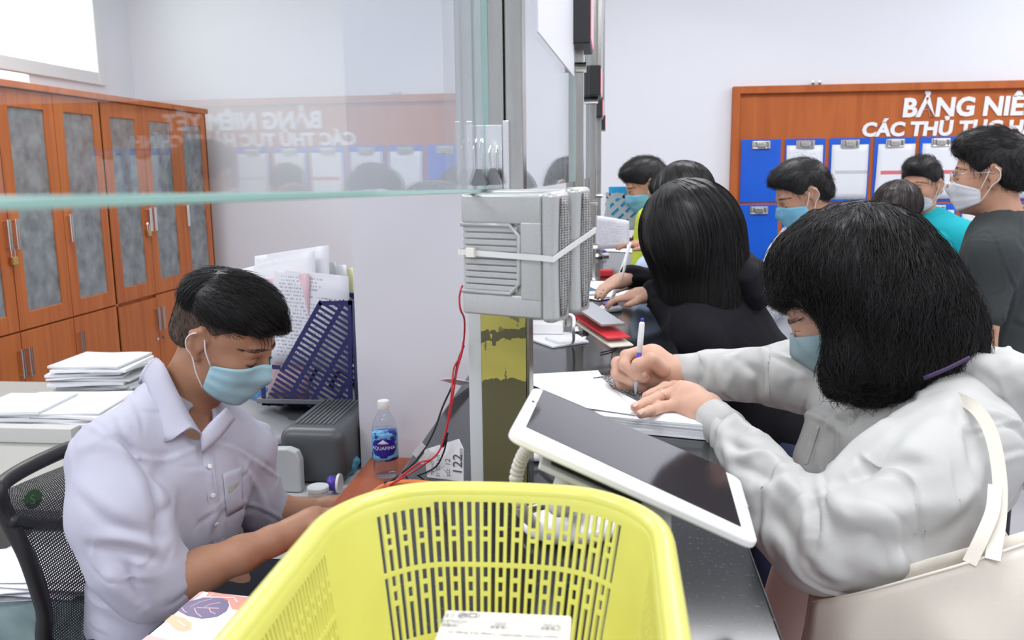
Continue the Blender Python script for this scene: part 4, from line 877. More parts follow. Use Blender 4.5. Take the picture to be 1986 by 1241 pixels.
tag(MB().box(PZ(1012, 790, CZ)+A(0, 0, .001), PZ(1012, 790, CZ)+A(.006, .05, .055), .002).build('white_strip', M_white), 'white plastic strip standing just right of the near post', 'strip')
# further along: phone holder, phones, papers
zc = CZ+.001
tag(slab('paper_pad', [(1022, 655), (1072, 672), (1142, 662), (1120, 648), (1080, 640), (1026, 640)], zc, zc+.004, M_paper), 'torn white paper under the phone holder', 'sheet of paper')
tag(MB().box(PZ(1020, 652, CZ)+A(0, 0, .006), PZ(1092, 652, CZ)+A(0, .05, .035), .003).build('white_card_box', M_white), 'small white box below the silver speakers', 'box')
w = MB().tube(crv([P(1088, 604, 2.05), P(1106, 610, 2.04), P(1113, 618, 2.03), P(1112, 640, 2.02), PZ(1110, 664, CZ+.008), PZ(1085, 664, CZ+.008), PZ(1060, 656, CZ+.008)], 40), .004, 8)
tag(w.build('wire_stand', M_white, smooth=True), 'bent white wire phone holder under the speakers', 'holder')
ph = P(1102, 588, 2.12); M = frame(ph, P(1180, 640, 2.02)-ph, A(.25, 1, .1))
t = thing('mobile_phone', 'grey phone with a brown edge tilted on the white holder', 'phone', ph)
MB(M).box((0, 0, -.004), (.125, .085, 0), .002).build('phone_body', mat('brown_case', (.25, .14, .11), .4), t); MB(M).box((.002, .002, .0001), (.123, .083, .002), .001).build('screen', mat('grey_screen', (.38, .39, .42), .2), t)
M2 = M.copy(); M2[:3, 3] += A(.012, -.01, -.026)
tag(MB(M2).box((0, 0, -.006), (.13, .08, 0), .003).build('red_booklet', M_red), 'red booklet under the tilted grey phone', 'booklet')
M2 = M.copy(); M2[:3, 3] += A(.02, -.015, -.045)
tag(MB(M2).box((-.01, 0, -.006), (.13, .08, 0), .003).build('cream_booklet', mat('cream', (.72, .68, .58), .5)), 'cream booklet lowest under the tilted grey phone', 'booklet')
wire('charging_cable', [P(1178, 628, 2.06), PZ(1195, 640, CZ+.006), PZ(1198, 646, CZ+.003), PZ(1180, 650, CZ+.003), PZ(1168, 648, CZ+.003)], .0018, M_white, 'white charging cable curling at the end of the tilted phone')
wire('black_cable', [PZ(1172, 652, CZ+.003), PZ(1196, 655, CZ+.003), PZ(1201, 665, CZ+.003), PZ(1190, 677, CZ+.003), PZ(1165, 684, CZ+.003)], .0016, M_bw, 'thin black cable looping on the counter below the tilted phone')
sheet('form_sheet', ((1118, 574), (1160, 582), (1250, 570), (1235, 548)), (CZ+.004,)*4, M_paper, 'white form the girl in black is writing on', 'sheet of paper', 'papers by the girl in black', th=.001)
sheet('form_sheet', ((1108, 566), (1190, 556), (1230, 546), (1125, 544)), (CZ+.0055,)*4, M_paper, 'second white sheet, behind the white phone near the girl in black', 'sheet of paper', 'papers by the girl in black', th=.001)
q0 = PZ(1112, 560, CZ+.012); q1 = PZ(1150, 577, CZ+.012); M = frame(q0, q1-q0, (0.2, 1, 0)); t = thing('mobile_phone', 'white phone with a blue screen lying on the papers near the girl in black', 'phone', q0)
MB(M).box((0, 0, -.005), (.135, .07, .003), .003).build('phone_body', M_white, t); MB(M).box((.006, .01, .0031), (.10, .066, .004), .0005).build('screen', mat('blue_screen', (.03, .17, .30), .15), t)
b = PZ(1163, 537, CZ+.001); tag(MB().box(b, b+A(.055, .03, .03), .006).build('red_stamp_box', M_red), 'small red box on the counter behind the writing girl\'s hand', 'box')
# grey file tray and blue folder near the yellow shirt man, sheet standing
def rack(name, lab, poly, d, thick, m, group=None, slots='perp', band=.012, pitch=.017, depth=.09, solid_back=False, diag=(0, 1), cpoly=None):
    """magazine holder seen from its side: polygon in px at distance d; slotted side panels joined by base and back"""
    q = [P(x, y, d) for x, y in poly]; CP = [(lambda p: (p[0], p[2]))(P(x, y, d)) for x, y in (cpoly or poly)]; L2 = [(p[0], p[2]) for p in q]; n = len(L2)
    t = thing(name, lab, 'file holder', (sum(p[0] for p in L2)/n, d+depth/2, min(p[1] for p in L2)), group)
    def side(y):
        mb = MB(frame((0, y, 0), (1, 0, 0), (0, 0, 1)))       # local x = world x, local y = world z, z = -y
        for i in range(n):
            a, b_ = A(*L2[i]), A(*L2[(i+1) % n]); u = b_-a; l = np.linalg.norm(u); u /= l; nn = A(-u[1], u[0]); c = A(sum(p[0] for p in L2)/n, sum(p[1] for p in L2)/n)
            if nn.dot(c-a) < 0: nn = -nn
            mb.prism([tuple(a), tuple(b_), tuple(b_+nn*band), tuple(a+nn*band)], 0, thick)
        a, b_ = A(*L2[diag[0]]), A(*L2[diag[1]]); u = (b_-a)/np.linalg.norm(b_-a); nn = A(-u[1], u[0]); c = A(sum(p[0] for p in L2)/n, sum(p[1] for p in L2)/n)
        if nn.dot(c-a) < 0: nn = -nn
        def clip(p, dd):
            t0, t1 = -9, 9
            for i in range(len(CP)):
                a_, b2 = A(*CP[i]), A(*CP[(i+1) % len(CP)]); e_ = b2-a_; m_ = A(-e_[1], e_[0])
                if m_.dot(A(sum(p[0] for p in CP)/len(CP), sum(p[1] for p in CP)/len(CP))-a_) < 0: m_ = -m_
                den = m_.dot(dd); num = m_.dot(a_-p)
                if abs(den) < 1e-9:
                    if num > 0: return None
                    continue
                v = num/den
                if den > 0: t0 = max(t0, v)
                else: t1 = min(t1, v)
            return (t0, t1) if t1-t0 > .006 else None
        for k in range(-40, 60):
            p = a+u*k*pitch; r = clip(p, nn)
            if r: p0_, p1_ = p+nn*r[0], p+nn*r[1]; w_ = u*pitch*.24; mb.prism([tuple(p0_-w_), tuple(p0_+w_), tuple(p1_+w_), tuple(p1_-w_)], .0002, thick-.0002)
        for h_ in (.062, .122, .182):
            p = a+nn*h_; r = clip(p, u)
            if r: p0_, p1_ = p+u*r[0], p+u*r[1]; w_ = nn*.006; mb.prism([tuple(p0_-w_), tuple(p0_+w_), tuple(p1_+w_), tuple(p1_-w_)], -.0002, thick+.0002)
        return mb
    side(d+thick).build('side_panel', m, t); side(d+depth).build('side_panel', m, t)
    zs = min(p[1] for p in L2); xs = [p[0] for p in L2]
    MB().box((min(xs), d, zs), (max(xs), d+depth, zs+.004)).build('base_panel', m, t)
    MB().box((max(xs)-.004, d, zs), (max(xs), d+depth, max(p[1] for p in L2))).build('back_panel', m, t)
    return t
def stand_sheet(px4, d, m, lab, group=None, bend=.01, dd=0, th=-.0006):
    c = [P(x, y, d+dd*(1 if i in (2, 3) else 0)) for i, (x, y) in enumerate(px4)]; u = np.linspace(0, 1, 7)
    G = np.array([[c[0]*(1-a)*(1-b_)+c[1]*a*(1-b_)+c[2]*a*b_+c[3]*(1-a)*b_+A(0, bend*math.sin(math.pi*a), 0) for b_ in u] for a in u])
    return tag(MB().grid(G, thick=th).build('form_sheet', m, smooth=True), lab, 'sheet of paper', group)
M_navy = mat('navy_plastic', (.018, .02, .11), .4)
rack('file_holder', 'navy blue slotted file holder packed with forms, left of the white pillar', [(543, 717), (618, 584), (683, 583), (683, 789), (508, 786), (504, 713)], 2.30, .004, M_navy, depth=.16, pitch=.0155, cpoly=[(543, 717), (618, 584), (683, 583), (683, 789), (512, 786)])
M_formL = printed('form_lines_large', 26, .5, (.42, .44, .5), (.80, .80, .85), margin=.08)
stand_sheet([(520, 700), (683, 725), (676, 536), (531, 522)], 2.335, M_formL, 'front printed form standing in the navy file holder', 'forms in the navy holder', dd=.02)
stand_sheet([(495, 640), (640, 640), (638, 475), (494, 497)], 2.40, M_form, 'tallest white form leaning in the navy file holder, behind the others', 'forms in the navy holder', dd=.03)
stand_sheet([(470, 640), (620, 660), (610, 486), (468, 522)], 2.375, M_paper, 'blank pale sheet slanting left in the navy file holder', 'forms in the navy holder', dd=.03)
stand_sheet([(520, 765), (600, 770), (600, 530), (517, 541)], 2.355, mat('pink_paper', (.78, .55, .60), .6), 'pink sheet showing along the left side of the navy file holder', 'forms in the navy holder')
for i in range(4): stand_sheet([(600+18*i, 700), (640+18*i, 700), (636+18*i, 505+4*i), (618+14*i, 500+8*i)], 2.43+.01*i, [M_paper, M_paper2, M_paper, mat('yellowish_paper', (.75, .74, .42), .6)][i], ['white', 'grey', 'narrow white', 'yellowish'][i]+' paper edge sticking up behind the navy file holder, by the pillar', 'forms in the navy holder', dd=.02)
fs = rack('file_holder', 'grey slotted file holder on the far part of the counter', [(1275, 444), (1212, 376), (1176, 376), (1172, 446)], 4.15, .004, mat('grey_plastic', (.40, .45, .48), .45), band=.02, depth=.14, pitch=.035)
tag(MB().box(P(1180, 440, 4.32), P(1262, 361, 4.335), .002).build('blue_folder', mat('sky_blue_folder', (.02, .38, .72), .4)), 'bright blue folder standing behind the grey file holder', 'folder')
stand_sheet([(1155, 484), (1221, 482), (1220, 428), (1158, 418)], 3.62, M_formL, 'printed sheet held up by the man in the yellow vest', bend=.02)
sheet('form_sheet', ((1160, 486), (1235, 490), (1232, 482), (1180, 480)), (CZ+.003,)*4, M_paper, 'white sheet lying flat below the held-up sheet', 'sheet of paper', th=.001)
# ================================================================== printer table, printer and clutter beside it
TZ = .82
t = thing('side_table', 'side table carrying the printer behind the seated clerk', 'table', (-1.0, 2.3, 0)); MB().box((-1.27, 1.88, TZ-.025), (-.635, 2.75, TZ), .003).build('table_top', M_paper2, t)
for x in (-1.26, -.67):
    for y in (1.91, 2.71): MB().box((x, y, 0), (x+.03, y+.03, TZ-.0255)).build('leg', M_dsteel, t)
M_pg = mat('printer_dark_grey', (.085, .095, .10), .4); M_pl = mat('printer_light_grey', (.52, .54, .54), .4)
t = thing('laser_printer', 'dark grey laser printer with a light grey front panel behind the clerk\'s arm', 'printer', (-.83, 2.2, TZ))
S = SDF(); S.box((-.745, 2.20, TZ+.075), (.085, .19, .072), rd=.03).box((-.90, 2.26, TZ+.05), (.13, .17, .05), rd=.02); V, F = S.mesh(.005, 1); V[:, 2] = np.maximum(V[:, 2], TZ+.001); mo('printer_body', V, F, M_pg, t, smooth=True)
mbv = MB()
for k in range(9): mbv.box((-.80+k*.012, 2.06, TZ+.146), (-.795+k*.012, 2.30, TZ+.151), .001)
mbv.build('top_ribs', mat('printer_rib', (.16, .17, .175), .4), t)
G = np.array([[P(x0, y0, d_)*(1-v)+P(x1, y1, d1_)*v for v in np.linspace(0, 1, 5)] for x0, y0, d_, x1, y1, d1_ in ((440, 772, 2.42, 470, 880, 2.0), (480, 776, 2.40, 510, 868, 2.02), (520, 790, 2.38, 560, 862, 2.04), (560, 806, 2.34, 600, 850, 2.06), (590, 822, 2.3, 610, 842, 2.1))])
MB().grid(G, thick=.006).build('sloping_cover', mat('printer_cover', (.24, .25, .26), .5), t, smooth=True)
pa, pb = P(474, 960, 1.975), P(584, 868, 1.975)
o = MB(frame((0, 1.99, 0), (1, 0, 0), (0, 0, 1))).prism([(pa[0], TZ+.002), (pb[0], TZ+.002), (pb[0], pb[2]-.03), (pb[0]-.008, pb[2]-.008), (pb[0]-.03, pb[2]), (pa[0]-.02, pb[2]-.004), (pa[0]-.05, pb[2]-.03), (pa[0]-.05, TZ+.002)], 0, .03).build('front_panel', M_pl, t); md = o.modifiers.new('b', 'BEVEL'); md.width = .005; md.segments = 3; md.limit_method = 'ANGLE'
j = PZ(618, 970, TZ); t = thing('plastic_jar', 'small clear white plastic jar at the desk corner by the printer', 'jar', j)
MB().lathe([(.022, .001), (.024, .02), (.0235, .026)], j, 28).build('jar_body', mat('cloudy_plastic', (.62, .66, .67), .25), t, smooth=True); MB().lathe([(.0265, .0262), (.0265, .034), (.025, .036)], j, 28).build('lid', mat('jar_lid', (.72, .77, .78), .3), t, auto=True)
j = PZ(640, 965, TZ+.0); j[1] += .03; M = frame(j+A(0, 0, .03), (0, 0, 1), (.2, 1, 0)); t = thing('glue_tub', 'little purple and white tub lying on its side beside the printer', 'tub', j)
MB(frame(j+A(-.012, 0, .026), (0, 1, .3), (0, -.3, 1))).lathe([(.017, 0), (.019, .002), (.019, .022)], n=24).build('tub_body', M_prp, t, smooth=True)
MB(frame(j+A(.012, 0, .026), (0, 1, .3), (0, -.3, 1))).lathe([(.024, 0), (.024, .006)], n=24).build('tub_lid', M_white, t, auto=True)
j = PZ(665, 935, TZ); S = SDF(); S.ell(j+A(-.01, .06, .03), (.035, .05, .03)).ell(j+A(-.03, .03, .015), (.03, .03, .015)); V, F = S.mesh(.005, 1); V = wrinkle(V, F, .006, 90, 3); V[:, 2] = np.maximum(V[:, 2], TZ+.0015)
tag(mo('plastic_bag', V, F, mat('cyan_bag', (.12, .42, .60), .35), smooth=True), 'crumpled cyan plastic bag tucked beside the pillar foot', 'bag')
t = tag(MB().box((-1.0, 2.47, TZ+.001), (-.66, 2.7, .968), .004).build('black_box', M_black), 'black box behind the printer, under the navy file holder', 'box')
tag(MB().box((-1.0, 2.29, .955), (-.66, 2.47, .969), .002).build('shelf_board', M_dsteel), 'dark shelf board carrying the navy file holder', 'shelf')
S = SDF(); c = P(512, 770, 2.62); S.ell(c, (.055, .05, .085), k=.02).ell(c+A(-.06, 0, .02), (.045, .045, .07), k=.02); V, F = S.mesh(.006, 1); V = wrinkle(V, F, .012, 60, 5)
tag(mo('blue_bag', V, F, mat('blue_bag', (.10, .30, .62), .35, noise=(14, .5)), smooth=True), 'blue and pale patterned bag showing left of the navy file holder', 'bag')
o.name  # noqa
t = tag(MB().box((-1.27, 2.76, .82), (-.6, 2.95, .87), .003).build('shelf_board', M_paper2), 'grey shelf board behind the printer under the blue bag', 'shelf')
# ================================================================== grey steel cabinet on the left with paper stacks
GZ = .85
t = thing('steel_cabinet', 'low grey steel cabinet behind the office chair, open shelf full of papers', 'cabinet', (-1.6, 2.4, 0)); M_gs = mat('grey_enamel', (.42, .42, .39), .45)
MB().box((-2.3, 1.80, GZ-.03), (-1.28, 2.9, GZ), .004).build('cabinet_top', M_gs, t)
MB().box((-1.30, 1.82, 0), (-1.285, 2.85, GZ-.0305)).box((-2.3, 1.82, 0), (-2.285, 2.85, GZ-.0305)).box((-2.284, 2.3, 0), (-1.301, 2.315, GZ-.0305)).box((-2.284, 1.82, .42), (-1.301, 2.299, .44)).box((-2.284, 1.82, .03), (-1.301, 2.299, .05)).build('carcass', M_gs, t)
def ragged(name, px, py, z, w, dpt, n, rot, lab, group, cat='folder', hh=(.003, .009), mats_=None, skew=.012):
    c = PZ(px, py, z); z0 = z+.001
    for k in range(n):
        h = random.uniform(*hh); M = rotz((c[0]+random.uniform(-skew, skew), c[1]+random.uniform(-skew, skew), 0), rot+random.uniform(-11, 11)); u = np.linspace(0, 1, 6)
        ww = w*random.uniform(.86, 1.04); dd = dpt*random.uniform(.86, 1.04); a1 = random.uniform(0, .0022); ph_ = random.uniform(0, 6)
        G = np.array([[((a-.5)*ww, (b_-.0)*dd, z0+h+a1*math.sin(7*a+ph_)) for b_ in u] for a in u])
        o = MB(M).grid(G, thick=h-.0006).build(name, (mats_ or [M_paper, M_paper, M_paper2])[k % (len(mats_) if mats_ else 3)])
        tag(o, lab % (['lowest', 'second lowest', 'third lowest', 'fourth lowest', 'fifth lowest', 'sixth lowest', 'seventh lowest', 'eighth lowest', 'ninth lowest', 'tenth lowest', 'eleventh lowest', 'twelfth lowest', 'thirteenth lowest', 'fourteenth lowest', 'fifteenth lowest'][k] if k < n-1 else 'topmost'), cat, group); z0 += h+.0010
    return z0
random.seed(3)
t = tag(MB().box(PZ(-60, 857, GZ)+A(0, 0, .001), PZ(150, 857, GZ)+A(0, .02, .045), .002).build('file_box', mat('dingy_white', (.60, .60, .58), .5)), 'long grey-white file box front on the steel cabinet at the left edge', 'file box')
z1 = ragged('paper_folder', 95, 848, GZ, .36, .26, 9, -4, '%s paper folder in the nearer ragged stack on the steel cabinet', 'folders in the nearer stack', hh=(.004, .009))
z1 = ragged('paper_folder', 5, 845, GZ+.002, .22, .24, 8, 6, '%s white paper folder of the pile at the left photo edge', 'folders at the left edge', hh=(.005, .010))
tag(MB(rotz(PZ(196, 856, GZ)+A(-.02, -.01, .001), 5)).box((0, 0, 0), (.012, .05, .022), .002).build('red_tab', M_red), 'red tab at the end of the nearer paper stack', 'tab')
zb = ragged('paper_folder', 175, 790, GZ, .27, .24, 16, 6, '%s paper folder in the taller stack next to the clerk\'s shoulder', 'folders in the taller stack', hh=(.005, .010), mats_=[M_paper2, M_paper, M_paper, M_paper2, M_paper], skew=.02)
random.seed(5)
ragged('printed_sheet', 40, 1165, .72, .30, .26, 14, 8, '%s loose printed sheet in the pile behind the office chair', 'sheets on the open shelf', 'sheet of paper', (.001, .003), [M_form, M_paper, M_formL], .03)
# support of those sheets: a carton
c = PZ(40, 1165, .72); tag(MB(rotz((c[0]-.17, c[1]-.01, .44), 4)).box((0, 0, .001), (.34, .28, .278), .004).build('carton', mat('faded_carton', (.30, .42, .40), .6, noise=(8, .4))), 'faded green-grey carton under the loose printed sheets', 'carton')
c = PZ(25, 1235, .66); S = SDF(); S.ell((c[0]-.03, c[1]-.10, .60), (.09, .05, .07)).ell((c[0]+.03, c[1]-.12, .55), (.07, .05, .06)); V, F = S.mesh(.006, 1); V = wrinkle(V, F, .008, 60, 9)
tag(mo('blue_bag', V, F, mat('deep_blue_bag', (.02, .16, .48), .35), smooth=True), 'crumpled deep blue plastic bag at the bottom left corner of the photo', 'bag')
# ================================================================== office chair
M_cf = mat('chair_black', (.014, .014, .016), .42); M_net = mat('chair_mesh', (.03, .03, .032), .6); nt, N, L, b = nodes_of(M_net); uv = N.new('ShaderNodeUVMap'); sp = N.new('ShaderNodeSeparateXYZ'); L.new(uv.outputs[0], sp.inputs[0])
def stripes(o_, k): return math_node(nt, 'GREATER_THAN', math_node(nt, 'FRACT', math_node(nt, 'MULTIPLY', o_, k)), .42)
al_ = math_node(nt, 'MAXIMUM', stripes(sp.outputs[0], 95), stripes(sp.outputs[1], 110)); L.new(al_, b.inputs['Alpha'])
ch = thing('office_chair', 'black office chair with a see-through mesh back behind the clerk', 'chair', (-.95, 1.6, 0))
def cb(px, py, y): return P(px, py, y)
loop = [cb(300, 838, 1.83), cb(215, 848, 1.72), cb(140, 868, 1.62), cb(60, 903, 1.50), cb(8, 935, 1.43), cb(-2, 955, 1.405), cb(12, 1000, 1.41), cb(52, 1080, 1.41), cb(85, 1180, 1.42), cb(105, 1260, 1.43), A(-.90, 1.50, .70), A(-.88, 1.62, .68), A(-.86, 1.74, .70), A(-.88, 1.84, .78), A(-.93, 1.88, .95), A(-.97, 1.88, 1.07)]
lp = crv(loop+[loop[0]], 96); MB().tube(lp[:-1], .0155, 10, closed=True).build('back_frame', M_cf, ch, smooth=True)
rows = []
def bez(a, b_, n=9, sag=.018): return [a*(1-t_)+b_*t_+A(-sag*math.sin(math.pi*t_), 0, 0) for t_ in np.linspace(0, 1, n)]
for t_ in np.linspace(0, 1, 12):
    if True:
        Lp = crv([cb(10, 950, 1.415), cb(14, 1000, 1.41), cb(52, 1080, 1.41), cb(85, 1180, 1.42), cb(105, 1260, 1.43), A(-.90, 1.5, .70)], 60); Rp = crv([cb(300, 845, 1.83), A(-.96, 1.87, 1.07), A(-.93, 1.87, .95), A(-.88, 1.83, .80), A(-.87, 1.76, .71)], 60)
        rows.append(bez(Lp[int(t_*(len(Lp)-1))], Rp[int(t_*(len(Rp)-1))]))
o = MB().grid(np.array(rows)).build('mesh_panel', M_net, ch, smooth=True)
tc2 = bvh(np.array([r for row in rows for r in row]), [[i*9+j, (i+1)*9+j, (i+1)*9+j+1, i*9+j+1] for i in range(11) for j in range(8)])
h, nn = cast(tc2, 64, 968)
if h is not None:
    dd = -ray(64, 968); dd /= np.linalg.norm(dd); u = np.cross((0, 0, 1), nn); M = frame(h+dd*.002, u, (0, 0, 1)); MB(M).lathe([(.019, 0), (.019, .0008)], n=28).build('round_logo', mat('green_logo', (.03, .09, .03), .5), ch)
    text('lettering', 'S', mat('logo_light', (.12, .22, .10), .5), frame(h+dd*.004-u/np.linalg.norm(u)*.007-A(0, 0, .009), u, (0, 0, 1)), .026, ch, .0002)
MB().tube(crv([cb(20, 1010, 1.40), cb(60, 1016, 1.45), cb(140, 1018, 1.55), cb(230, 1010, 1.68)], 20), .013, 8).build('cross_bar', M_cf, ch, smooth=True)
MB().tube(crv([A(-.93, 1.64, .9), A(-.96, 1.64, .75), A(-.94, 1.63, .6), A(-.85, 1.62, .55)], 20), .025, 10).build('spine', M_cf, ch, smooth=True)
S = SDF(); S.box((-.66, 1.60, .530), (.24, .24, .04), rd=.035); V, F = S.mesh(.012, 1); mo('seat', V, F, M_cf, ch, smooth=True)
MB().cyl((-.68, 1.6, .08), (-.68, 1.6, .53), .025).build('gas_column', M_cf, ch); mb = MB()
for k in range(5): a = 2*math.pi*k/5+.3; mb.tube([(-.68, 1.6, .09), (-.68+.27*math.cos(a), 1.6+.27*math.sin(a), .062)], [.022, .015], 8).cyl((-.68+.27*math.cos(a), 1.6+.27*math.sin(a)-.01, .028), (-.68+.27*math.cos(a), 1.6+.27*math.sin(a)+.012, .028), .0265, n=14)
mb.build('star_base', M_cf, ch)
# ================================================================== people
def skin(name, col): return mat(name, col, .5, sss=.12, noise=(30, .06), spec=.4)
M_sk1 = skin('skin_tan', (.42, .215, .13)); M_sk2 = skin('skin_light', (.62, .37, .27)); M_sk3 = skin('skin_mid', (.50, .27, .175))
M_hair = mat('black_hair', (.010, .009, .009), .46, spec=.4); M_hairb = mat('brown_black_hair', (.022, .014, .012), .4, spec=.5)
M_mask = mat('blue_mask', (.36, .60, .68), .75, bump=(300, .1, .001)); M_mask2 = mat('plain_blue_mask', (.33, .48, .52), .8); M_maskw = mat('grey_mask', (.55, .57, .60), .75); M_maskb = mat('sky_mask', (.20, .50, .68), .75)
M_loop = mat('white_elastic', (.82, .82, .82), .6)
def cloth(name, col, rough=.75, sc=600, st=.08): return mat(name, col, rough, bump=(sc, st, .001), spec=.25)
def hframe(px, py, d, yaw, pitch, roll=0, s=1.0):
    o = P(px, py, d); y, p, r = map(math.radians, (yaw, pitch, roll))
    x = A(math.cos(y)*math.cos(p), math.sin(y)*math.cos(p), -math.sin(p)); up = A(math.cos(y)*math.sin(p), math.sin(y)*math.sin(p), math.cos(p)); yy = np.cross(up, x)
    y2 = yy*math.cos(r)+up*math.sin(r); z2 = np.cross(x, y2); M = np.eye(4); M[:3, 0] = x*s; M[:3, 1] = y2*s; M[:3, 2] = z2*s; M[:3, 3] = o; return M
def tr(M, p): return M[:3, :3] @ A(*p)+M[:3, 3]
def head_sdf(S, M, detail=True, ears=True):
    s = np.linalg.norm(M[:3, 0]); R = M[:3, :3]/s; T = lambda *p: tr(M, p); E = lambda c, r, k=.02, sub=False: S.ell(T(*c), [a*s for a in r], R, k*s, sub); Cc = lambda a, b, ra, rb, k=.015: S.cap(T(*a), T(*b), ra*s, rb*s, k*s)
    E((-.012, 0, .032), (.098, .077, .086)); E((.022, 0, -.03), (.068, .061, .088), .03); E((.032, 0, -.08), (.046, .048, .036), .03); Cc((.066, -.008, -.098), (.066, .008, -.098), .017, .017, .02)
    E((.055, .034, -.028), (.030, .026, .028), .02); E((.055, -.034, -.028), (.030, .026, .028), .02)
    Cc((.077, -.03, .014), (.077, .03, .014), .013, .013, .014)
    for sg in (-1, 1): E((.097, sg*.030, -.003), (.014, .017, .011), .010, True)
    for sg in (-1, 1): E((.0745, sg*.031, -.005), (.0145, .0165, .0115), .003)
    Cc((.087, 0, .006), (.107, 0, -.033), .0075, .0115, .010); Cc((.092, -.013, -.038), (.092, .013, -.038), .009, .009, .008)
    Cc((.080, -.020, -.064), (.080, .020, -.064), .009, .009, .008); Cc((.079, -.016, -.073), (.079, .016, -.073), .009, .009, .005)
    if ears:
        for sg in (-1, 1):
            for a, b, r in (((.004, .073, .012), (-.012, .082, .026), .006), ((-.012, .082, .026), (-.026, .084, .014), .006), ((-.026, .084, .014), (-.024, .081, -.012), .0065), ((-.024, .081, -.012), (-.008, .074, -.034), .0075)): S.cap(T(a[0], sg*a[1], a[2]), T(b[0], sg*b[1], b[2]), r*s, r*s, .006*s)
            E((-.012, sg*.076, .0), (.016, .006, .024), .008)
def add_neck(S, M, base, r=.055, k=.03): s = np.linalg.norm(M[:3, 0]); S.cap(tr(M, (-.022, 0, -.045)), base, r*s, r*s*1.05, k)
def join(*parts):
    V = []; F = []; n = 0
    for v, f in parts: V.append(v); F.append(np.asarray(f)+n); n += len(v)
    return np.concatenate(V), np.concatenate(F)
def strand_mesh(name, Pn, r, m, parent, taper=.35):
    """Pn (n,k,3) strand paths -> thin tapered three-sided tubes in one mesh"""
    n, k = Pn.shape[:2]; T = np.gradient(Pn, axis=1); T /= np.maximum(np.linalg.norm(T, axis=2), 1e-9)[..., None]
    ref = A(.3, .5, .8); U = np.cross(T, ref); U /= np.maximum(np.linalg.norm(U, axis=2), 1e-9)[..., None]; Wv = np.cross(T, U)
    rad = r*(1-(1-taper)*np.linspace(0, 1, k)**2)[None, :, None]*(np.random.uniform(.7, 1.2, n)[:, None, None])
    V = np.stack([Pn+rad*(math.cos(a)*U+math.sin(a)*Wv) for a in (0, 2.094, 4.189)], 2).reshape(-1, 3)
    b = (np.arange(n)[:, None]*k*3+np.arange(k-1)[None, :]*3).reshape(-1); F = np.concatenate([np.stack([b+q, b+(q+1) % 3, b+3+(q+1) % 3, b+3+q], 1) for q in range(3)])
    return mo(name, V, F, m, parent, smooth=True)
def comb(V, F, dirf, n, steps, step, lift=.001, wave=(0, 0), roots=None, flick=0, seed=1, grav=0, bend=.3, jit=0, coh=95):
    """strands that start on a surface and run along a combed direction"""
    rs = np.random.RandomState(seed); tree = bvh(V, F); N = normals(V, F); idx = rs.choice(np.arange(len(V)) if roots is None else roots, n); out = np.zeros((n, steps, 3)); ph = rs.uniform(-.7, .7, n)+3.2*np.sin(V[idx, 0]*coh+1)+3.2*np.sin(V[idx, 1]*coh*.85)+2*np.sin(V[idx, 2]*coh*.6); jv = rs.normal(size=(n, 3))*jit; ph2 = rs.uniform(.7, 1.4, n)
    for i in range(n):
        p = V[idx[i]].copy(); nn = N[idx[i]]; d = None; lf = lift*rs.uniform(.2, 1.6)
        for j in range(steps):
            h = tree.find_nearest(Vector(p))
            if h[0] is not None: q = np.array(h[0]); nn = np.array(h[1]); f_ = j/(steps-1); p = q+nn*lf*(1+flick*f_*f_)
            g = dirf(p, nn); g = g/max(np.linalg.norm(g), 1e-9)+jv[i]; g = g-nn*g.dot(nn); g /= max(np.linalg.norm(g), 1e-9); d = g if d is None else d*(1-bend)+g*bend; d = d-nn*d.dot(nn)*.7; d /= max(np.linalg.norm(d), 1e-9)
            sd = np.cross(nn, d); out[i, j] = p+sd*wave[0]*math.sin(j*step*wave[1]*ph2[i]+ph[i])*(j/steps); p = p+d*step*(.9+.2*rs.rand())
    return out
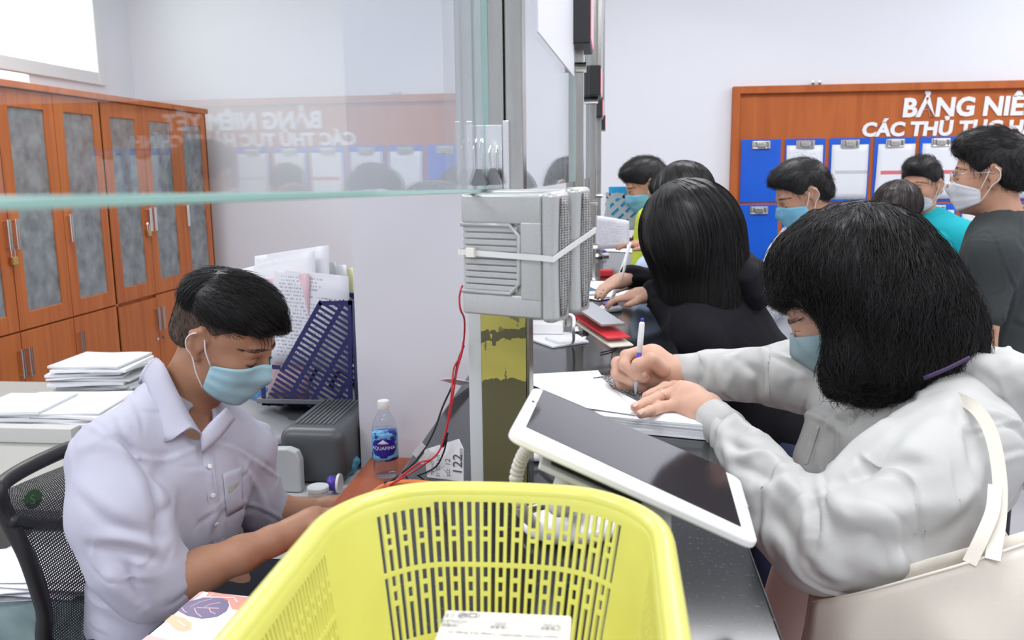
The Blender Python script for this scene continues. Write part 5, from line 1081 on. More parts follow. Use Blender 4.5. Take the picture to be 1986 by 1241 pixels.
def make_mask(hV, hF, M, m, parent, side=72, zt=-.004, zb=-.116, off=.0055, pleats=3, n=25, k=17, loops=True, name='face_mask'):
    tree = bvh(hV, hF); s = np.linalg.norm(M[:3, 0]); Mi = np.linalg.inv(M); G = np.zeros((n, k, 3)); az = np.radians(np.linspace(-side, side, n))
    for i, a in enumerate(az):
        w = abs(a)/az[-1]; z0 = zt-.030*w**1.5; z1 = zb+.030*w**1.5; zs = np.linspace(z0, z1, k); rr = []
        for z in zs:
            o = tr(M, (.3*math.cos(a), .3*math.sin(a), z)); d = tr(M, (0, 0, z))-o; d /= np.linalg.norm(d); h = tree.ray_cast(Vector(o), Vector(d)); rr.append(.05 if h[0] is None else float(np.linalg.norm((Mi @ np.append(np.array(h[0]), 1))[:2])))
        rr = np.array(rr); env = rr.copy()
        for j in range(k):                       # stretch over hollows
            for p in range(j):
                for q in range(j+1, k):
                    v = rr[p]+(rr[q]-rr[p])*(j-p)/(q-p)
                    if v > env[j]: env[j] = v
        for j, z in enumerate(zs): G[i, j] = [env[j]*math.cos(a), env[j]*math.sin(a), z]
    G0 = G.copy()
    for _ in range(3):
        G[1:-1] = (G[1:-1]*2+G[:-2]+G[2:])/4
    r0, r1 = np.hypot(G0[..., 0], G0[..., 1]), np.hypot(G[..., 0], G[..., 1]); G[..., :2] *= (np.maximum(r0, r1)/r1)[..., None]
    for i in range(n):
        for j in range(k):
            a = math.atan2(G[i, j, 1], G[i, j, 0]); r = math.hypot(*G[i, j, :2])+off+.0016*(1-abs(az[i])/az[-1]*.5)*math.cos(j/(k-1)*2*math.pi*pleats) * (1 if pleats else 0); G[i, j, 0], G[i, j, 1] = r*math.cos(a), r*math.sin(a)
    Wd = G @ M[:3, :3].T+M[:3, 3]; o = MB().grid(Wd, thick=.0012*s).build(name, m, parent, smooth=True)
    if pleats: MB().tube(Wd[:, 0], .0014*s, 5).tube(Wd[:, -1], .0012*s, 5).tube(Wd[0], .0012*s, 5).tube(Wd[-1], .0012*s, 5).build('binding', m, o, smooth=True)
    if loops:
        for e, sg in ((0, -1), (-1, 1)):
            t0, t1 = G[e, 0], G[e, -1]; er = [A(-.006, sg*.081, .020), A(-.022, sg*.091, .017), A(-.031, sg*.090, .0), A(-.026, sg*.087, -.018), A(-.012, sg*.082, -.030)]
            pts = [t0+A(0, sg*.001, 0), (t0+er[0])/2+A(0, sg*.006, 0)]+er+[(t1+er[-1])/2+A(0, sg*.005, 0), t1+A(0, sg*.001, 0)]
            MB().tube([tr(M, p) for p in crv(pts, 32)], .0013*s, 6).build('ear_loop', M_loop, o, smooth=True)
    return o
def eyes(M, parent, hV, hF, closed=True, brow=True, seed=0, sides=(-1, 1)):
    tree = bvh(hV, hF)
    def surf(y, z):
        o = tr(M, (.3, y, z)); d = tr(M, (0, y, z))-o; d /= np.linalg.norm(d); h = tree.ray_cast(Vector(o), Vector(d)); return np.array(h[0])-d*.0004 if h[0] is not None else o
    s = np.linalg.norm(M[:3, 0])
    for sg in sides:
        if closed:
            pts = [surf(sg*(.031+.015*t_), -.0095-.002*(1-t_*t_)) for t_ in np.linspace(-1, 1, 9)]; MB().tube(pts, np.array([.3, .8, 1, 1.1, 1.2, 1.2, 1.2, 1, .5])*.0011*s, 6).build('eyelashes', M_hair, parent)
            pts = [surf(sg*(.031+.016*t_), .004-.003*t_*t_) for t_ in np.linspace(-1, 1, 9)]; MB().tube(pts, .0005*s, 5).build('eyelid_crease', mat('crease', (.20, .09, .055), .6), parent)
        else:
            c = tr(M, (.0885-.0, sg*.031, -.005)); MB(np.block([[M[:3, :3], c[:, None]], [np.zeros((1, 3)), np.ones((1, 1))]])).lathe([(.0, -.0035), (.006, -.0025), (.011, 0), (.006, .0025), (0, .0035)], n=16).build('eye', mat('eye_dark', (.02, .015, .012), .2), parent, smooth=True)
        if brow:
            rs = np.random.RandomState(seed); St = []
            for q in range(46):
                t_ = rs.uniform(-1, 1); y0 = sg*(.031+.020*t_); z0 = .0185+.004*(1-t_*t_)-.002*t_+rs.uniform(-.0028, .0028); a = [surf(y0+sg*u*.008, z0+u*.002*(1-t_)) for u in (0, .5, 1)]; St.append(a)
            strand_mesh('eyebrow', np.array(St), .00042*s, M_hair, parent)
def short_hair(M, parent, m, thick=1.0, n=1400, seed=1, h=.004, fringe=.0, fade=False, top=.0, swirl=0):
    s = np.linalg.norm(M[:3, 0]); R = M[:3, :3]/s; S = SDF(); T = lambda *p: tr(M, p)
    S.ell(T(-.015, 0, .040), [a*s for a in (.099+.002*thick, .0785+.0022*thick, .086+.006*thick)], R, k=.02*s)
    if top: S.ell(T(.022, 0, .086+top*.4), [a*s for a in (.080, .066, .042+top)], R, k=.03*s)
    S.ell(T(-.060, 0, -.015), [a*s for a in (.054, .064, .06)], R, k=.03*s)
    S.ell(T(.108, 0, -.034), [a*s for a in (.078, .16, .106-fringe)], R, k=.012*s, sub=True)                  # face
    S.box(T(.03, 0, -.13), [a*s for a in (.2, .2, .078)], R, rd=.01, k=.02*s, sub=True)                           # below
    for sg in (-1, 1): S.ell(T(.002, sg*.095, -.012), [a*s for a in (.030, .03, .034)], R, k=.01*s, sub=True)
    V, F = S.mesh(h*s, 1); Mi = np.linalg.inv(M)
    o = mo('hair', V, F, m, parent, smooth=True)
    def df(p, nn):
        q = (Mi @ np.append(p, 1))[:3]; g = M[:3, :3] @ A(.9 if q[2] > .05 else -.25, .25*swirl+1.5*q[1], -1.2 if q[2] < .07 else -.15); return g
    St = comb(V, F, df, int(n*1.6), 7, .0055*s, lift=.002*s, seed=seed, flick=3.5, jit=.38)
    strand_mesh('hair_strands', St, .0006*s, m, o)
    return o
def finger(S, pts, r0, r1, k=.005):
    n = len(pts)-1
    for i in range(n): S.cap(pts[i], pts[i+1], r0+(r1-r0)*i/n, r0+(r1-r0)*(i+1)/n, k)
Qs = lambda L_: [P(*q) for q in L_]
# ------------------------------------------------------------------ the seated clerk
ck = thing('person', 'seated man in pale lilac shirt and light blue face mask, looking down at his desk', 'person', (-.75, 1.6, .5))
HM = hframe(438, 652, 1.62, -6, 27, 2, 1.0)
S = SDF(); head_sdf(S, HM); nb = P(352, 790, 1.64); add_neck(S, HM, nb, .056); S.cap(nb, nb+A(-.01, 0, -.12), .062, .09, k=.05)
# bony detail of the neck
hV, hF = S.mesh(.003, 1)
S = SDF()   # trunk, arms and legs under the clothes
S.ell(P(345, 930, 1.62), (.10, .16, .2)).ell(P(310, 1180, 1.62), (.11, .15, .2)).cap(nb+A(0, 0, -.02), P(345, 880, 1.62), .06, .1)
S.chain(Qs([(205, 890, 1.45), (245, 1050, 1.40), (295, 1138, 1.40)]), [.05, .048, .042]).chain(Qs([(490, 880, 1.77), (500, 985, 1.82)]), [.036, .038]).cap(nb, P(384, 868, 1.575), .045, .032, k=.03)
hp = A(-.83, 1.62, .66)
for sg in (-1, 1): S.cap(hp+A(0, sg*.09, 0), hp+A(.42, sg*.12, .02), .085, .062).cap(hp+A(.42, sg*.12, .02), hp+A(.40, sg*.12, -.44), .055, .04).cap(hp+A(.38, sg*.12, -.60), hp+A(.52, sg*.12, -.62), .035, .03)
S.cap(hp, P(310, 1180, 1.62), .13, .12)
tV, tF = S.mesh(.008, 1)
S = SDF()
fa = Qs([(300, 1138, 1.40), (345, 1125, 1.41), (400, 1102, 1.43), (470, 1074, 1.46), (530, 1048, 1.50), (566, 1034, 1.53)]); S.chain(fa, [.040, .041, .037, .032, .026, .023], k=.02)
w = fa[-1]; pm_ = P(602, 1018, 1.56); S.cap(w, pm_, .025, .030, k=.02).cap(w, pm_+A(0, .03, .0), .022, .026, k=.02)
for i, oy in enumerate((-.022, .0, .022, .042)):
    b0 = pm_+A(.015, oy, .008); finger(S, [b0, b0+A(.036, .002, .006), b0+A(.060, .002, -.008), b0+A(.075, .002, -.022)], .0100, .0072)
finger(S, [w+A(.02, .04, 0), pm_+A(-.005, .065, -.005), pm_+A(.03, .07, -.012)], .013, .009)
a1 = S.mesh(.0035, 1)
S = SDF(); fb = Qs([(500, 985, 1.82), (540, 990, 1.83), (590, 992, 1.85), (640, 985, 1.87)]); S.chain(fb, [.040, .036, .029, .023], k=.02)
w2 = fb[-1]; pm2 = P(672, 982, 1.885); S.cap(w2, pm2, .022, .026, k=.02).cap(w2, pm2+A(0, -.035, -.004), .022, .024, k=.02)
for i, oy in enumerate((.02, .0, -.020, -.038)):
    b0 = pm2+A(.01, oy, .004); finger(S, [b0, b0+A(.034, 0, .003), b0+A(.056, -.002, -.008), b0+A(.068, -.002, -.020)], .0095, .007)
a2 = S.mesh(.0035, 1)
body = mo('body', *join((hV, hF), (tV, tF), a1, a2), M_sk1, ck, smooth=True)
make_mask(hV, hF, HM, M_mask, ck, side=70, zt=-.006, zb=-.120); eyes(HM, ck, hV, hF)
# hair: faded sides, longer top swept forward
s = 1.0; R = HM[:3, :3]; T = lambda *p: tr(HM, p)
S = SDF(); S.ell(T(-.016, 0, .036), (.0995, .0785, .0875), R).ell(T(-.058, 0, -.022), (.050, .062, .052), R, k=.03); S.ell(T(.118, 0, -.038), (.074, .12, .085), R, k=.010, sub=True); S.box(T(.0, 0, -.145), (.2, .2, .10), R, rd=.01, k=.02, sub=True)
S.box(T(.072, 0, -.05), (.05, .2, .075), R, rd=.01, k=.01, sub=True)
for sg in (-1, 1): S.ell(T(-.004, sg*.095, -.012), (.028, .035, .036), R, k=.008, sub=True)
V, F = S.mesh(.0035, 1); M_fade = mat('cropped_hair', (.085, .050, .034), .7, bump=(900, .6, .002))
sd = mo('cropped_sides', V, F, M_fade, ck, smooth=True, label='short faded hair on the sides'); strand_mesh('stubble', comb(V, F, lambda p, nn: A(.2, 0, -1), 5200, 4, .0028, lift=.0006, flick=2, seed=7, jit=.3), .00028, M_hair, sd)
S = SDF(); S.ell(T(-.018, 0, .058), (.096, .080, .070), R).ell(T(.018, .0, .086), (.074, .064, .038), R, k=.03).cap(T(.04, -.03, .085), T(.078, .012, .068), .026, .020, k=.02).cap(T(.078, -.035, .066), T(.088, .025, .060), .014, .013, k=.02)
S.box(T(.0, 0, -.062), (.2, .2, .096), R, rd=.01, k=.02, sub=True).ell(T(.10, 0, .018), (.055, .12, .044), R, k=.012, sub=True)
V, F = S.mesh(.0035, 1); Mi = np.linalg.inv(HM)
def df(p, nn):
    q = (Mi @ np.append(p, 1))[:3]
    if q[0] < -.05: return HM[:3, :3] @ A(-.2, 0, -1)
    return HM[:3, :3] @ A(1.0, .25, -.55 if q[2] < .08 else -.12)
hr = mo('hair', V, F, M_hair, ck, smooth=True); strand_mesh('hair_strands', comb(V, F, df, 3600, 8, .0065, lift=.0025, flick=2.2, seed=4, jit=.22), .00055, M_hair, hr)
St = []
for q in range(5):
    a0 = T(.085+.002*q, -.052+.012*q, .058); a1_ = T(.100, -.050+.013*q, .035-.003*q); a2_ = T(.092-.012*(q % 2), -.058+.010*q, .020+.004*(q % 3)); St.append([a0, (a0+a1_)/2+T(.004, 0, 0)-T(0, 0, 0), a1_, a2_])
strand_mesh('loose_fringe', np.array(St), .0008, M_hair, hr)
# shirt
M_shirt = crinkle(cloth('lilac_shirt', (.54, .54, .645), .7), 9, .25, .006)
S = SDF(); S.ell(P(352, 935, 1.62), (.125, .185, .2), k=.05).ell(P(318, 1130, 1.62), (.135, .185, .2), k=.06).ell(P(300, 1290, 1.62), (.145, .19, .2), k=.06)
S.cap(P(232, 862, 1.46), P(322, 775, 1.62), .055, .052, k=.05).cap(P(488, 856, 1.77), P(375, 790, 1.66), .048, .05, k=.05)
S.chain(Qs([(212, 895, 1.45), (232, 1000, 1.40), (262, 1085, 1.385), (293, 1132, 1.395), (325, 1130, 1.405)]), [.076, .082, .074, .062, .056], k=.035)
S.chain(Qs([(482, 880, 1.77), (494, 960, 1.80), (505, 985, 1.82), (527, 990, 1.826)]), [.058, .054, .050, .046], k=.03)
S.box(A(-.9, 1.62, .58), (.3, .4, .09), rd=.02, k=.02, sub=True)
R0 = np.eye(3)
S.cap(nb+A(.01, 0, .02), nb+A(.045, -.01, -.035), .058, .030, k=.008, sub=True).cap(nb+A(.03, -.01, -.01), P(389, 852, 1.50), .040, .016, k=.008, sub=True)
V, F = S.mesh(.0055, 2); V = wrinkle(V, F, .0028, 16, 2, (1, 1, .6)); V = creases(V, F, .0028, 15, .14, 9, 3, .1); tr0 = bvh(V, F)
ST = [([(175, 870), (240, 855), (330, 960), (300, 1010)], -.006, .009), ([(150, 930), (220, 985), (290, 1020)], .007, .016), ([(150, 960), (215, 1015), (300, 1040)], -.005, .010), ([(180, 1040), (240, 1045), (300, 1062), (330, 1075)], .010, .014), ([(175, 1060), (250, 1066), (320, 1090)], -.008, .010),
      ([(200, 1100), (225, 1140), (270, 1185)], .008, .014), ([(210, 1070), (245, 1110), (262, 1160)], -.006, .012), ([(250, 1085), (258, 1130), (280, 1170)], -.006, .009), ([(300, 1010), (310, 1060), (335, 1078)], -.008, .012),
      ([(225, 800), (250, 860), (300, 940), (318, 1040)], -.008, .008), ([(160, 870), (190, 860), (225, 868), (250, 900), (295, 1000)], .004, .012), ([(400, 870), (412, 960), (425, 1060), (440, 1120)], .0035, .006), ([(416, 880), (428, 970), (440, 1050)], -.003, .004), ([(350, 900), (330, 1000), (350, 1130)], .005, .022), ([(365, 960), (395, 1040), (400, 1120)], -.005, .018),
      ([(440, 860), (470, 930), (480, 985)], -.005, .012), ([(455, 1000), (480, 1030)], -.004, .01), ([(160, 1180), (220, 1210), (270, 1235)], -.006, .016), ([(330, 870), (300, 950), (330, 1020)], -.004, .015), ([(395, 1140), (440, 1165)], .005, .012), ([(470, 900), (500, 950), (520, 1000)], .005, .01)]
V = folds(V, F, ST, tr0); shirt = mo('shirt', V, F, M_shirt, ck, smooth=True); tr0 = bvh(V, F)
def grid_between(A_, B_, n=14, k=5, bulge=.004, out=None):
    a = crv(A_, n) if len(A_) > 2 else np.linspace(A_[0], A_[1], n); b_ = crv(B_, n) if len(B_) > 2 else np.linspace(B_[0], B_[1], n); m_ = min(len(a), len(b_)); a = a[np.linspace(0, len(a)-1, n).astype(int)]; b_ = b_[np.linspace(0, len(b_)-1, n).astype(int)]
    o = A(0, 0, 0) if out is None else A(*out); return np.array([[a[i]*(1-t_)+b_[i]*t_+o*bulge*math.sin(math.pi*t_) for t_ in np.linspace(0, 1, k)] for i in range(n)])
G = grid_between(Qs([(303, 694, 1.66), (318, 706, 1.575), (342, 755, 1.545), (368, 806, 1.535), (390, 842, 1.53)]), Qs([(276, 735, 1.62), (288, 765, 1.545), (302, 806, 1.515), (321, 857, 1.485), (372, 826, 1.510)]), out=(0, -1, .6), bulge=.006)
MB().grid(G, thick=.0022).build('collar', M_shirt, shirt, smooth=True)
G = grid_between(Qs([(390, 842, 1.532), (412, 815, 1.545), (438, 790, 1.58)]), Qs([(392, 880, 1.522), (425, 850, 1.545), (455, 812, 1.60)]), out=(0.3, -1, .6), bulge=.004)
MB().grid(G, thick=.0022).build('collar', M_shirt, shirt, smooth=True)
G = grid_between(Qs([(303, 694, 1.66), (290, 705, 1.70), (330, 720, 1.74)]), Qs([(276, 735, 1.62), (270, 745, 1.70), (310, 765, 1.76)]), out=(-1, 0, .6), bulge=.004)
MB().grid(G, thick=.0022).build('collar', M_shirt, shirt, smooth=True)
# cuffs, rolled
G = []
def ring(c, ax, r, n=28): ax = ax/np.linalg.norm(ax); u = np.cross(ax, (0, 0, 1)); u /= np.linalg.norm(u); w_ = np.cross(ax, u); return [c+r*(math.cos(a)*u+math.sin(a)*w_) for a in np.linspace(0, 2*math.pi, n+1)[:-1]]
def cuff(a, b_, r0, r1, thick, name='rolled_cuff', m=None, parent=None, amp=.002, seed=0):
    a, b_ = A(*a), A(*b_); rs = np.random.RandomState(seed); V = []; pr_ = [(0, r0+thick*.2), (.05, r0+thick), (.5, (r0+r1)/2+thick*1.05), (.95, r1+thick), (1.0, r1+thick*.3), (.97, r1-.003), (.7, r1-.006)]; n = 36; ph = rs.uniform(0, 6, 3)
    for t_, r in pr_:
        rg_ = ring(a+(b_-a)*t_, b_-a, 1.0, n); c = a+(b_-a)*t_
        for i_, p in enumerate(rg_): al2 = 2*math.pi*i_/n; V.append(c+(p-c)*(r+amp*(math.sin(3*al2+ph[0]+3*t_)+.6*math.sin(5*al2+ph[1]))))
    F = [[i_*n+j, i_*n+(j+1) % n, (i_+1)*n+(j+1) % n, (i_+1)*n+j] for i_ in range(len(pr_)-1) for j in range(n)]
    return mo(name, V, F, m, parent, smooth=True)
cuff(P(298, 1128, 1.397), P(343, 1122, 1.41), .054, .047, .005, m=M_shirt, parent=shirt, seed=1)
cuff(P(505, 988, 1.822), P(535, 992, 1.828), .048, .045, .004, m=M_shirt, parent=shirt, seed=2)
G = patch(tr0, [(432, 918), (468, 905), (472, 985), (440, 1002)], 8, 8, .002); MB().grid(G, thick=.001).build('breast_pocket', M_shirt, shirt, smooth=True)
G = patch(tr0, [(443, 945), (465, 932), (464, 940), (444, 955)], 4, 3, .0035); MB().grid(G, thick=.001).build('name_badge', mat('badge_grey', (.45, .45, .40), .4), shirt)
G = patch(tr0, [(392, 880), (412, 880), (446, 1135), (425, 1140)], 14, 4, .0016); MB().grid(G, thick=.0012).build('placket', M_shirt, shirt, smooth=True)
for q in ((405, 905), (412, 960), (419, 1015), (428, 1075)):
    h, nn = cast(tr0, *q)
    if h is not None: u = np.cross(nn, (0, 0, 1)); MB(frame(h+nn*.0028, u, np.cross(nn, u))).lathe([(.005, 0), (.005, .0012), (.003, .0018)], n=16).build('button', M_white, shirt)
S = SDF(); hp2 = hp
for sg in (-1, 1): S.cap(hp+A(0, sg*.09, 0), hp+A(.43, sg*.12, .02), .095, .075, k=.04).cap(hp+A(.43, sg*.12, .02), hp+A(.41, sg*.12, -.5), .07, .06, k=.03)
S.ell(hp+A(-.02, 0, .02), (.15, .19, .11)); V, F = S.mesh(.01, 1); mo('trousers', V, F, cloth('dark_trousers', (.05, .055, .07)), ck, smooth=True)
for sg in (-1, 1):
    S = SDF(); S.cap(hp+A(.38, sg*.12, -.615), hp+A(.52, sg*.12, -.622), .042, .036); S.box(hp+A(.44, sg*.12, -.70), (.2, .1, .042), rd=.005, k=.005, sub=True); V, F = S.mesh(.008, 1); mo('shoe', V, F, M_black, ck, smooth=True)
# ------------------------------------------------------------------ the writing woman in the white jacket
wm = thing('person', 'woman in a white jacket and blue mask leaning on the counter, writing on forms', 'person', (.5, 1.45, 0))
WM = hframe(1640, 590, 1.45, 160, 34, 0, .98); S = SDF(); head_sdf(S, WM); nb = P(1772, 742, 1.46); add_neck(S, WM, nb, .052); S.cap(nb, nb+A(.03, 0, -.08), .055, .08, k=.05)
whV, whF = S.mesh(.0032, 1)
S = SDF(); S.cap(P(1790, 840, 1.45), P(1780, 1180, 1.42), .11, .13).cap(nb, P(1790, 840, 1.45), .07, .1).chain(Qs([(1850, 860, 1.29), (1600, 1060, 1.19), (1480, 930, 1.27), (1405, 820, 1.42)]), [.045, .04, .036, .028]).chain(Qs([(1640, 745, 1.6), (1540, 732, 1.64), (1430, 724, 1.665), (1340, 718, 1.64)]), [.035, .030, .026, .024])
hpw = P(1780, 1180, 1.42); hpw = A(hpw[0], 1.43, .9); S.cap(P(1780, 1180, 1.42), hpw, .13, .14)
for sg in (-1, 1): S.chain([hpw+A(0, sg*.08, 0), (hpw[0]+.02, hpw[1]+sg*.09, .48), (hpw[0]+.04, hpw[1]+sg*.09, .08), (hpw[0]-.1, hpw[1]+sg*.1, .035)], [.09, .06, .04, .032])
wtV, wtF = S.mesh(.009, 1)
# writing hand
S = SDF(); k = .006; S.cap(P(1330, 716, 1.635), P(1300, 722, 1.63), .026, .025, k=.02).cap(P(1300, 722, 1.63), P(1264, 700, 1.64), .026, .030, k=.02).cap(P(1296, 728, 1.62), P(1262, 728, 1.62), .024, .028, k=.02).cap(P(1264, 700, 1.64), P(1238, 700, 1.655), .026, .018, k=.02)
finger(S, Qs([(1284, 716, 1.59), (1262, 698, 1.575), (1238, 708, 1.570), (1250, 733, 1.575)]), .0155, .0108)          # thumb
finger(S, Qs([(1243, 682, 1.635), (1214, 690, 1.61), (1210, 708, 1.59), (1236, 733, 1.578)]), .0125, .0088)           # index
finger(S, Qs([(1230, 692, 1.655), (1197, 704, 1.625), (1198, 728, 1.605), (1228, 742, 1.588)]), .0125, .0090)
finger(S, Qs([(1228, 712, 1.665), (1196, 722, 1.64), (1206, 748, 1.62), (1246, 754, 1.602)]), .0120, .0088)
finger(S, Qs([(1240, 730, 1.66), (1218, 740, 1.65), (1228, 760, 1.63), (1262, 758, 1.612)]), .0115, .0085)
h1 = S.mesh(.0022, 1)
# flat hand with the ring
zp = zst+.006
S = SDF(); S.cap(P(1400, 818, 1.42), P(1368, 798, 1.445), .024, .026, k=.02).cap(P(1372, 790, 1.455), P(1322, 764, 1.50), .024, .020, k=.02).cap(P(1368, 802, 1.44), P(1318, 784, 1.475), .021, .017, k=.02).cap(P(1345, 770, 1.49), P(1320, 756, 1.53), .021, .017, k=.02)
def on(px, py, r): return PZ(px, py, zp+r)
finger(S, [P(1318, 759, 1.505), P(1281, 769, 1.495), on(1252, 782, .010), on(1232, 790, .0085)], .0120, .0085)
finger(S, [P(1318, 784, 1.470), P(1282, 790, 1.465), on(1262, 797, .010), on(1243, 803, .008)], .0115, .0080)
finger(S, [P(1320, 752, 1.535), P(1290, 752, 1.545), on(1266, 764, .010), on(1254, 768, .008)], .0118, .0085)
finger(S, [P(1330, 750, 1.56), P(1306, 748, 1.585), on(1286, 756, .010), on(1276, 758, .008)], .0110, .0080)
finger(S, [P(1362, 782, 1.49), P(1345, 775, 1.53), on(1322, 775, .012)], .0150, .0100)
h2 = S.mesh(.0022, 1)
mo('body', *join((whV, whF), (wtV, wtF), h1, h2), M_sk2, wm, smooth=True)
def nail(S_hand, px, py, M_dir, w=.0045, l=.0055):
    tree = bvh(*S_hand); h, nn = cast(tree, px, py)
    if h is None: return
    u = A(*M_dir); u = u-nn*u.dot(nn); u /= np.linalg.norm(u); v = np.cross(nn, u); G = np.array([[h+u*l*a+v*w*b_+nn*(.0007-.0009*b_*b_) for b_ in np.linspace(-1, 1, 5)] for a in np.linspace(-1, 1, 4)]); MB().grid(G, thick=.0003).build('fingernail', mat('nail', (.72, .45, .38), .3), wm, smooth=True)
for q in ((1232, 785), (1243, 799)): nail(h2, *q, P(1232, 793, 1.46)-P(1275, 775, 1.5))
nail(h1, 1251, 727, P(1250, 733, 1.575)-P(1240, 712, 1.57))
rp = P(1281, 769, 1.495); ax_ = P(1318, 759, 1.505)-on(1252, 782, .010); MB().tube(ring(rp, ax_, .0121, 28), .0014, 6, closed=True).build('ring', mat('rose_gold', (.75, .48, .34), .2, 1.0), wm, smooth=True)
make_mask(whV, whF, WM, M_mask2, wm, side=74, zt=.002, zb=-.124, pleats=0, off=.005); eyes(WM, wm, whV, whF)
M_jk = crinkle(cloth('white_nylon', (.53, .53, .515), .5), 11, .55, .010)
S = SDF(); S.ell(P(1790, 865, 1.46), (.15, .155, .15), k=.05).cap(P(1770, 880, 1.46), P(1760, 1150, 1.44), .125, .135, k=.05).cap(P(1850, 800, 1.36), P(1790, 770, 1.47), .07, .06, k=.05).cap(P(1790, 770, 1.47), P(1620, 730, 1.62), .06, .062, k=.05).cap(P(1700, 800, 1.55), P(1600, 900, 1.50), .07, .05, k=.05).cap(P(1640, 830, 1.52), P(1610, 1060, 1.48), .055, .055, k=.05)
S.chain(Qs([(1862, 870, 1.29), (1760, 960, 1.23), (1670, 1035, 1.19), (1595, 1062, 1.18)]), [.090, .092, .082, .064], k=.035)
S.chain(Qs([(1580, 1050, 1.18), (1515, 985, 1.22), (1455, 900, 1.31), (1412, 838, 1.39)]), [.060, .056, .044, .035], k=.03)
S.chain(Qs([(1625, 745, 1.61), (1540, 728, 1.64), (1440, 726, 1.665), (1375, 722, 1.65), (1340, 720, 1.64)]), [.066, .062, .047, .040, .034], k=.03)
S.cap(nb+A(.01, 0, .03), nb+A(-.045, 0, .0), .055, .045, k=.01, sub=True)
V, F = S.mesh(.0045, 2); V = wrinkle(V, F, .0045, 17, 5); V = creases(V, F, .0042, 17, .20, 5, 3, 0); t2 = bvh(V, F)
ST = [([(1420, 800), (1445, 830), (1500, 850)], .009, .010), ([(1400, 850), (1440, 870), (1500, 870)], -.008, .009), ([(1440, 880), (1490, 885), (1530, 930)], .010, .011), ([(1420, 900), (1470, 915), (1520, 960)], -.009, .010), ([(1460, 950), (1510, 940), (1560, 975), (1570, 1040)], .011, .013), ([(1580, 960), (1585, 1020), (1570, 1090)], -.013, .010),
      ([(1600, 950), (1640, 1000), (1700, 1010)], .009, .014), ([(1500, 990), (1560, 1090), (1620, 1140)], -.007, .012), ([(1640, 930), (1720, 900), (1800, 900)], -.008, .013), ([(1650, 970), (1740, 990), (1850, 970)], .008, .018), ([(1700, 1060), (1800, 1050), (1890, 1000)], -.008, .016), ([(1680, 1100), (1780, 1100), (1880, 1060)], .007, .016),
      ([(1350, 690), (1365, 720), (1355, 760)], -.009, .008), ([(1400, 680), (1418, 720), (1400, 770)], .007, .011), ([(1440, 700), (1470, 730), (1465, 780)], -.010, .010), ([(1480, 670), (1500, 730), (1480, 790)], .009, .013), ([(1520, 670), (1540, 720), (1530, 770)], -.006, .012), ([(1620, 780), (1580, 850), (1560, 930)], -.006, .008), ([(1760, 790), (1660, 860), (1580, 950)], .006, .012), ([(1750, 830), (1690, 900), (1640, 930)], -.008, .012),
      ([(1850, 780), (1880, 840), (1890, 930)], -.007, .009), ([(1780, 900), (1760, 960), (1780, 1030)], -.006, .014), ([(1840, 1000), (1880, 960), (1910, 900)], .006, .012), ([(1600, 830), (1640, 800), (1700, 790)], .006, .010), ([(1390, 820), (1410, 870), (1420, 930)], .006, .010), ([(1660, 1120), (1600, 1110), (1550, 1060)], .006, .012)]
V = folds(V, F, ST, t2); jk = mo('jacket', V, F, M_jk, wm, smooth=True); t2 = bvh(V, F)
cuff(P(1412, 838, 1.39), P(1378, 803, 1.435), .033, .028, .004, 'elastic_cuff', M_jk, jk, .0016, 4); cuff(P(1345, 720, 1.642), P(1308, 718, 1.632), .033, .027, .004, 'elastic_cuff', M_jk, jk, .0016, 5)
# hood lying on the back
S = SDF(); S.ell(P(1955, 800, 1.42), (.085, .12, .085), k=.04).ell(P(1900, 735, 1.45), (.06, .11, .05), k=.04).cap(P(1880, 705, 1.36), P(1960, 740, 1.32), .022, .03, k=.03).cap(P(1960, 740, 1.32), P(1990, 850, 1.34), .03, .035, k=.03); S.cap(P(1940, 860, 1.36), P(2000, 900, 1.4), .045, .04, k=.04)
Vh, Fh = S.mesh(.0055, 2); Vh = creases(wrinkle(Vh, Fh, .006, 22, 12), Fh, .005, 22, .16, 3, 3, -.1); th2 = bvh(Vh, Fh); Vh = folds(Vh, Fh, [([(1890, 720), (1930, 760), (1945, 850)], -.010, .012), ([(1900, 760), (1930, 820), (1970, 870)], .008, .014), ([(1940, 720), (1975, 780), (1985, 840)], -.008, .012)], th2); mo('hood', Vh, Fh, M_jk, jk, smooth=True)
zp_ = patch(t2, [(1606, 762), (1611, 762), (1566, 900), (1560, 900)], 20, 3, .0015); MB().grid(zp_, thick=.001).build('zip', mat('zip_grey', (.5, .5, .5), .4), jk)
hh_, nn_ = cast(t2, 1650, 828)
if hh_ is not None:
    ux = P(1680, 808, 1.4)-P(1645, 835, 1.4); ux = ux-nn_*ux.dot(nn_); lm = mat('logo_grey', (.50, .50, .49), .5); text('lettering', 'YaMei', lm, frame(hh_+nn_*.004, ux, np.cross(nn_, ux)), .011, jk, .0003)
    MB().tube(ring(hh_+nn_*.0035+ux/np.linalg.norm(ux)*.017+np.cross(nn_, ux)/np.linalg.norm(ux)*.012, nn_, .005, 16), .0006, 5, closed=True).build('logo_ring', lm, jk)
# lanyard at the neck
MB().grid(grid_between(Qs([(1880, 690, 1.30), (1835, 712, 1.295), (1790, 730, 1.30)]), Qs([(1883, 697, 1.30), (1838, 719, 1.295), (1793, 738, 1.30)]), k=3), thick=.001).build('lanyard', mat('purple_lanyard', (.06, .03, .10), .5), wm, smooth=True)
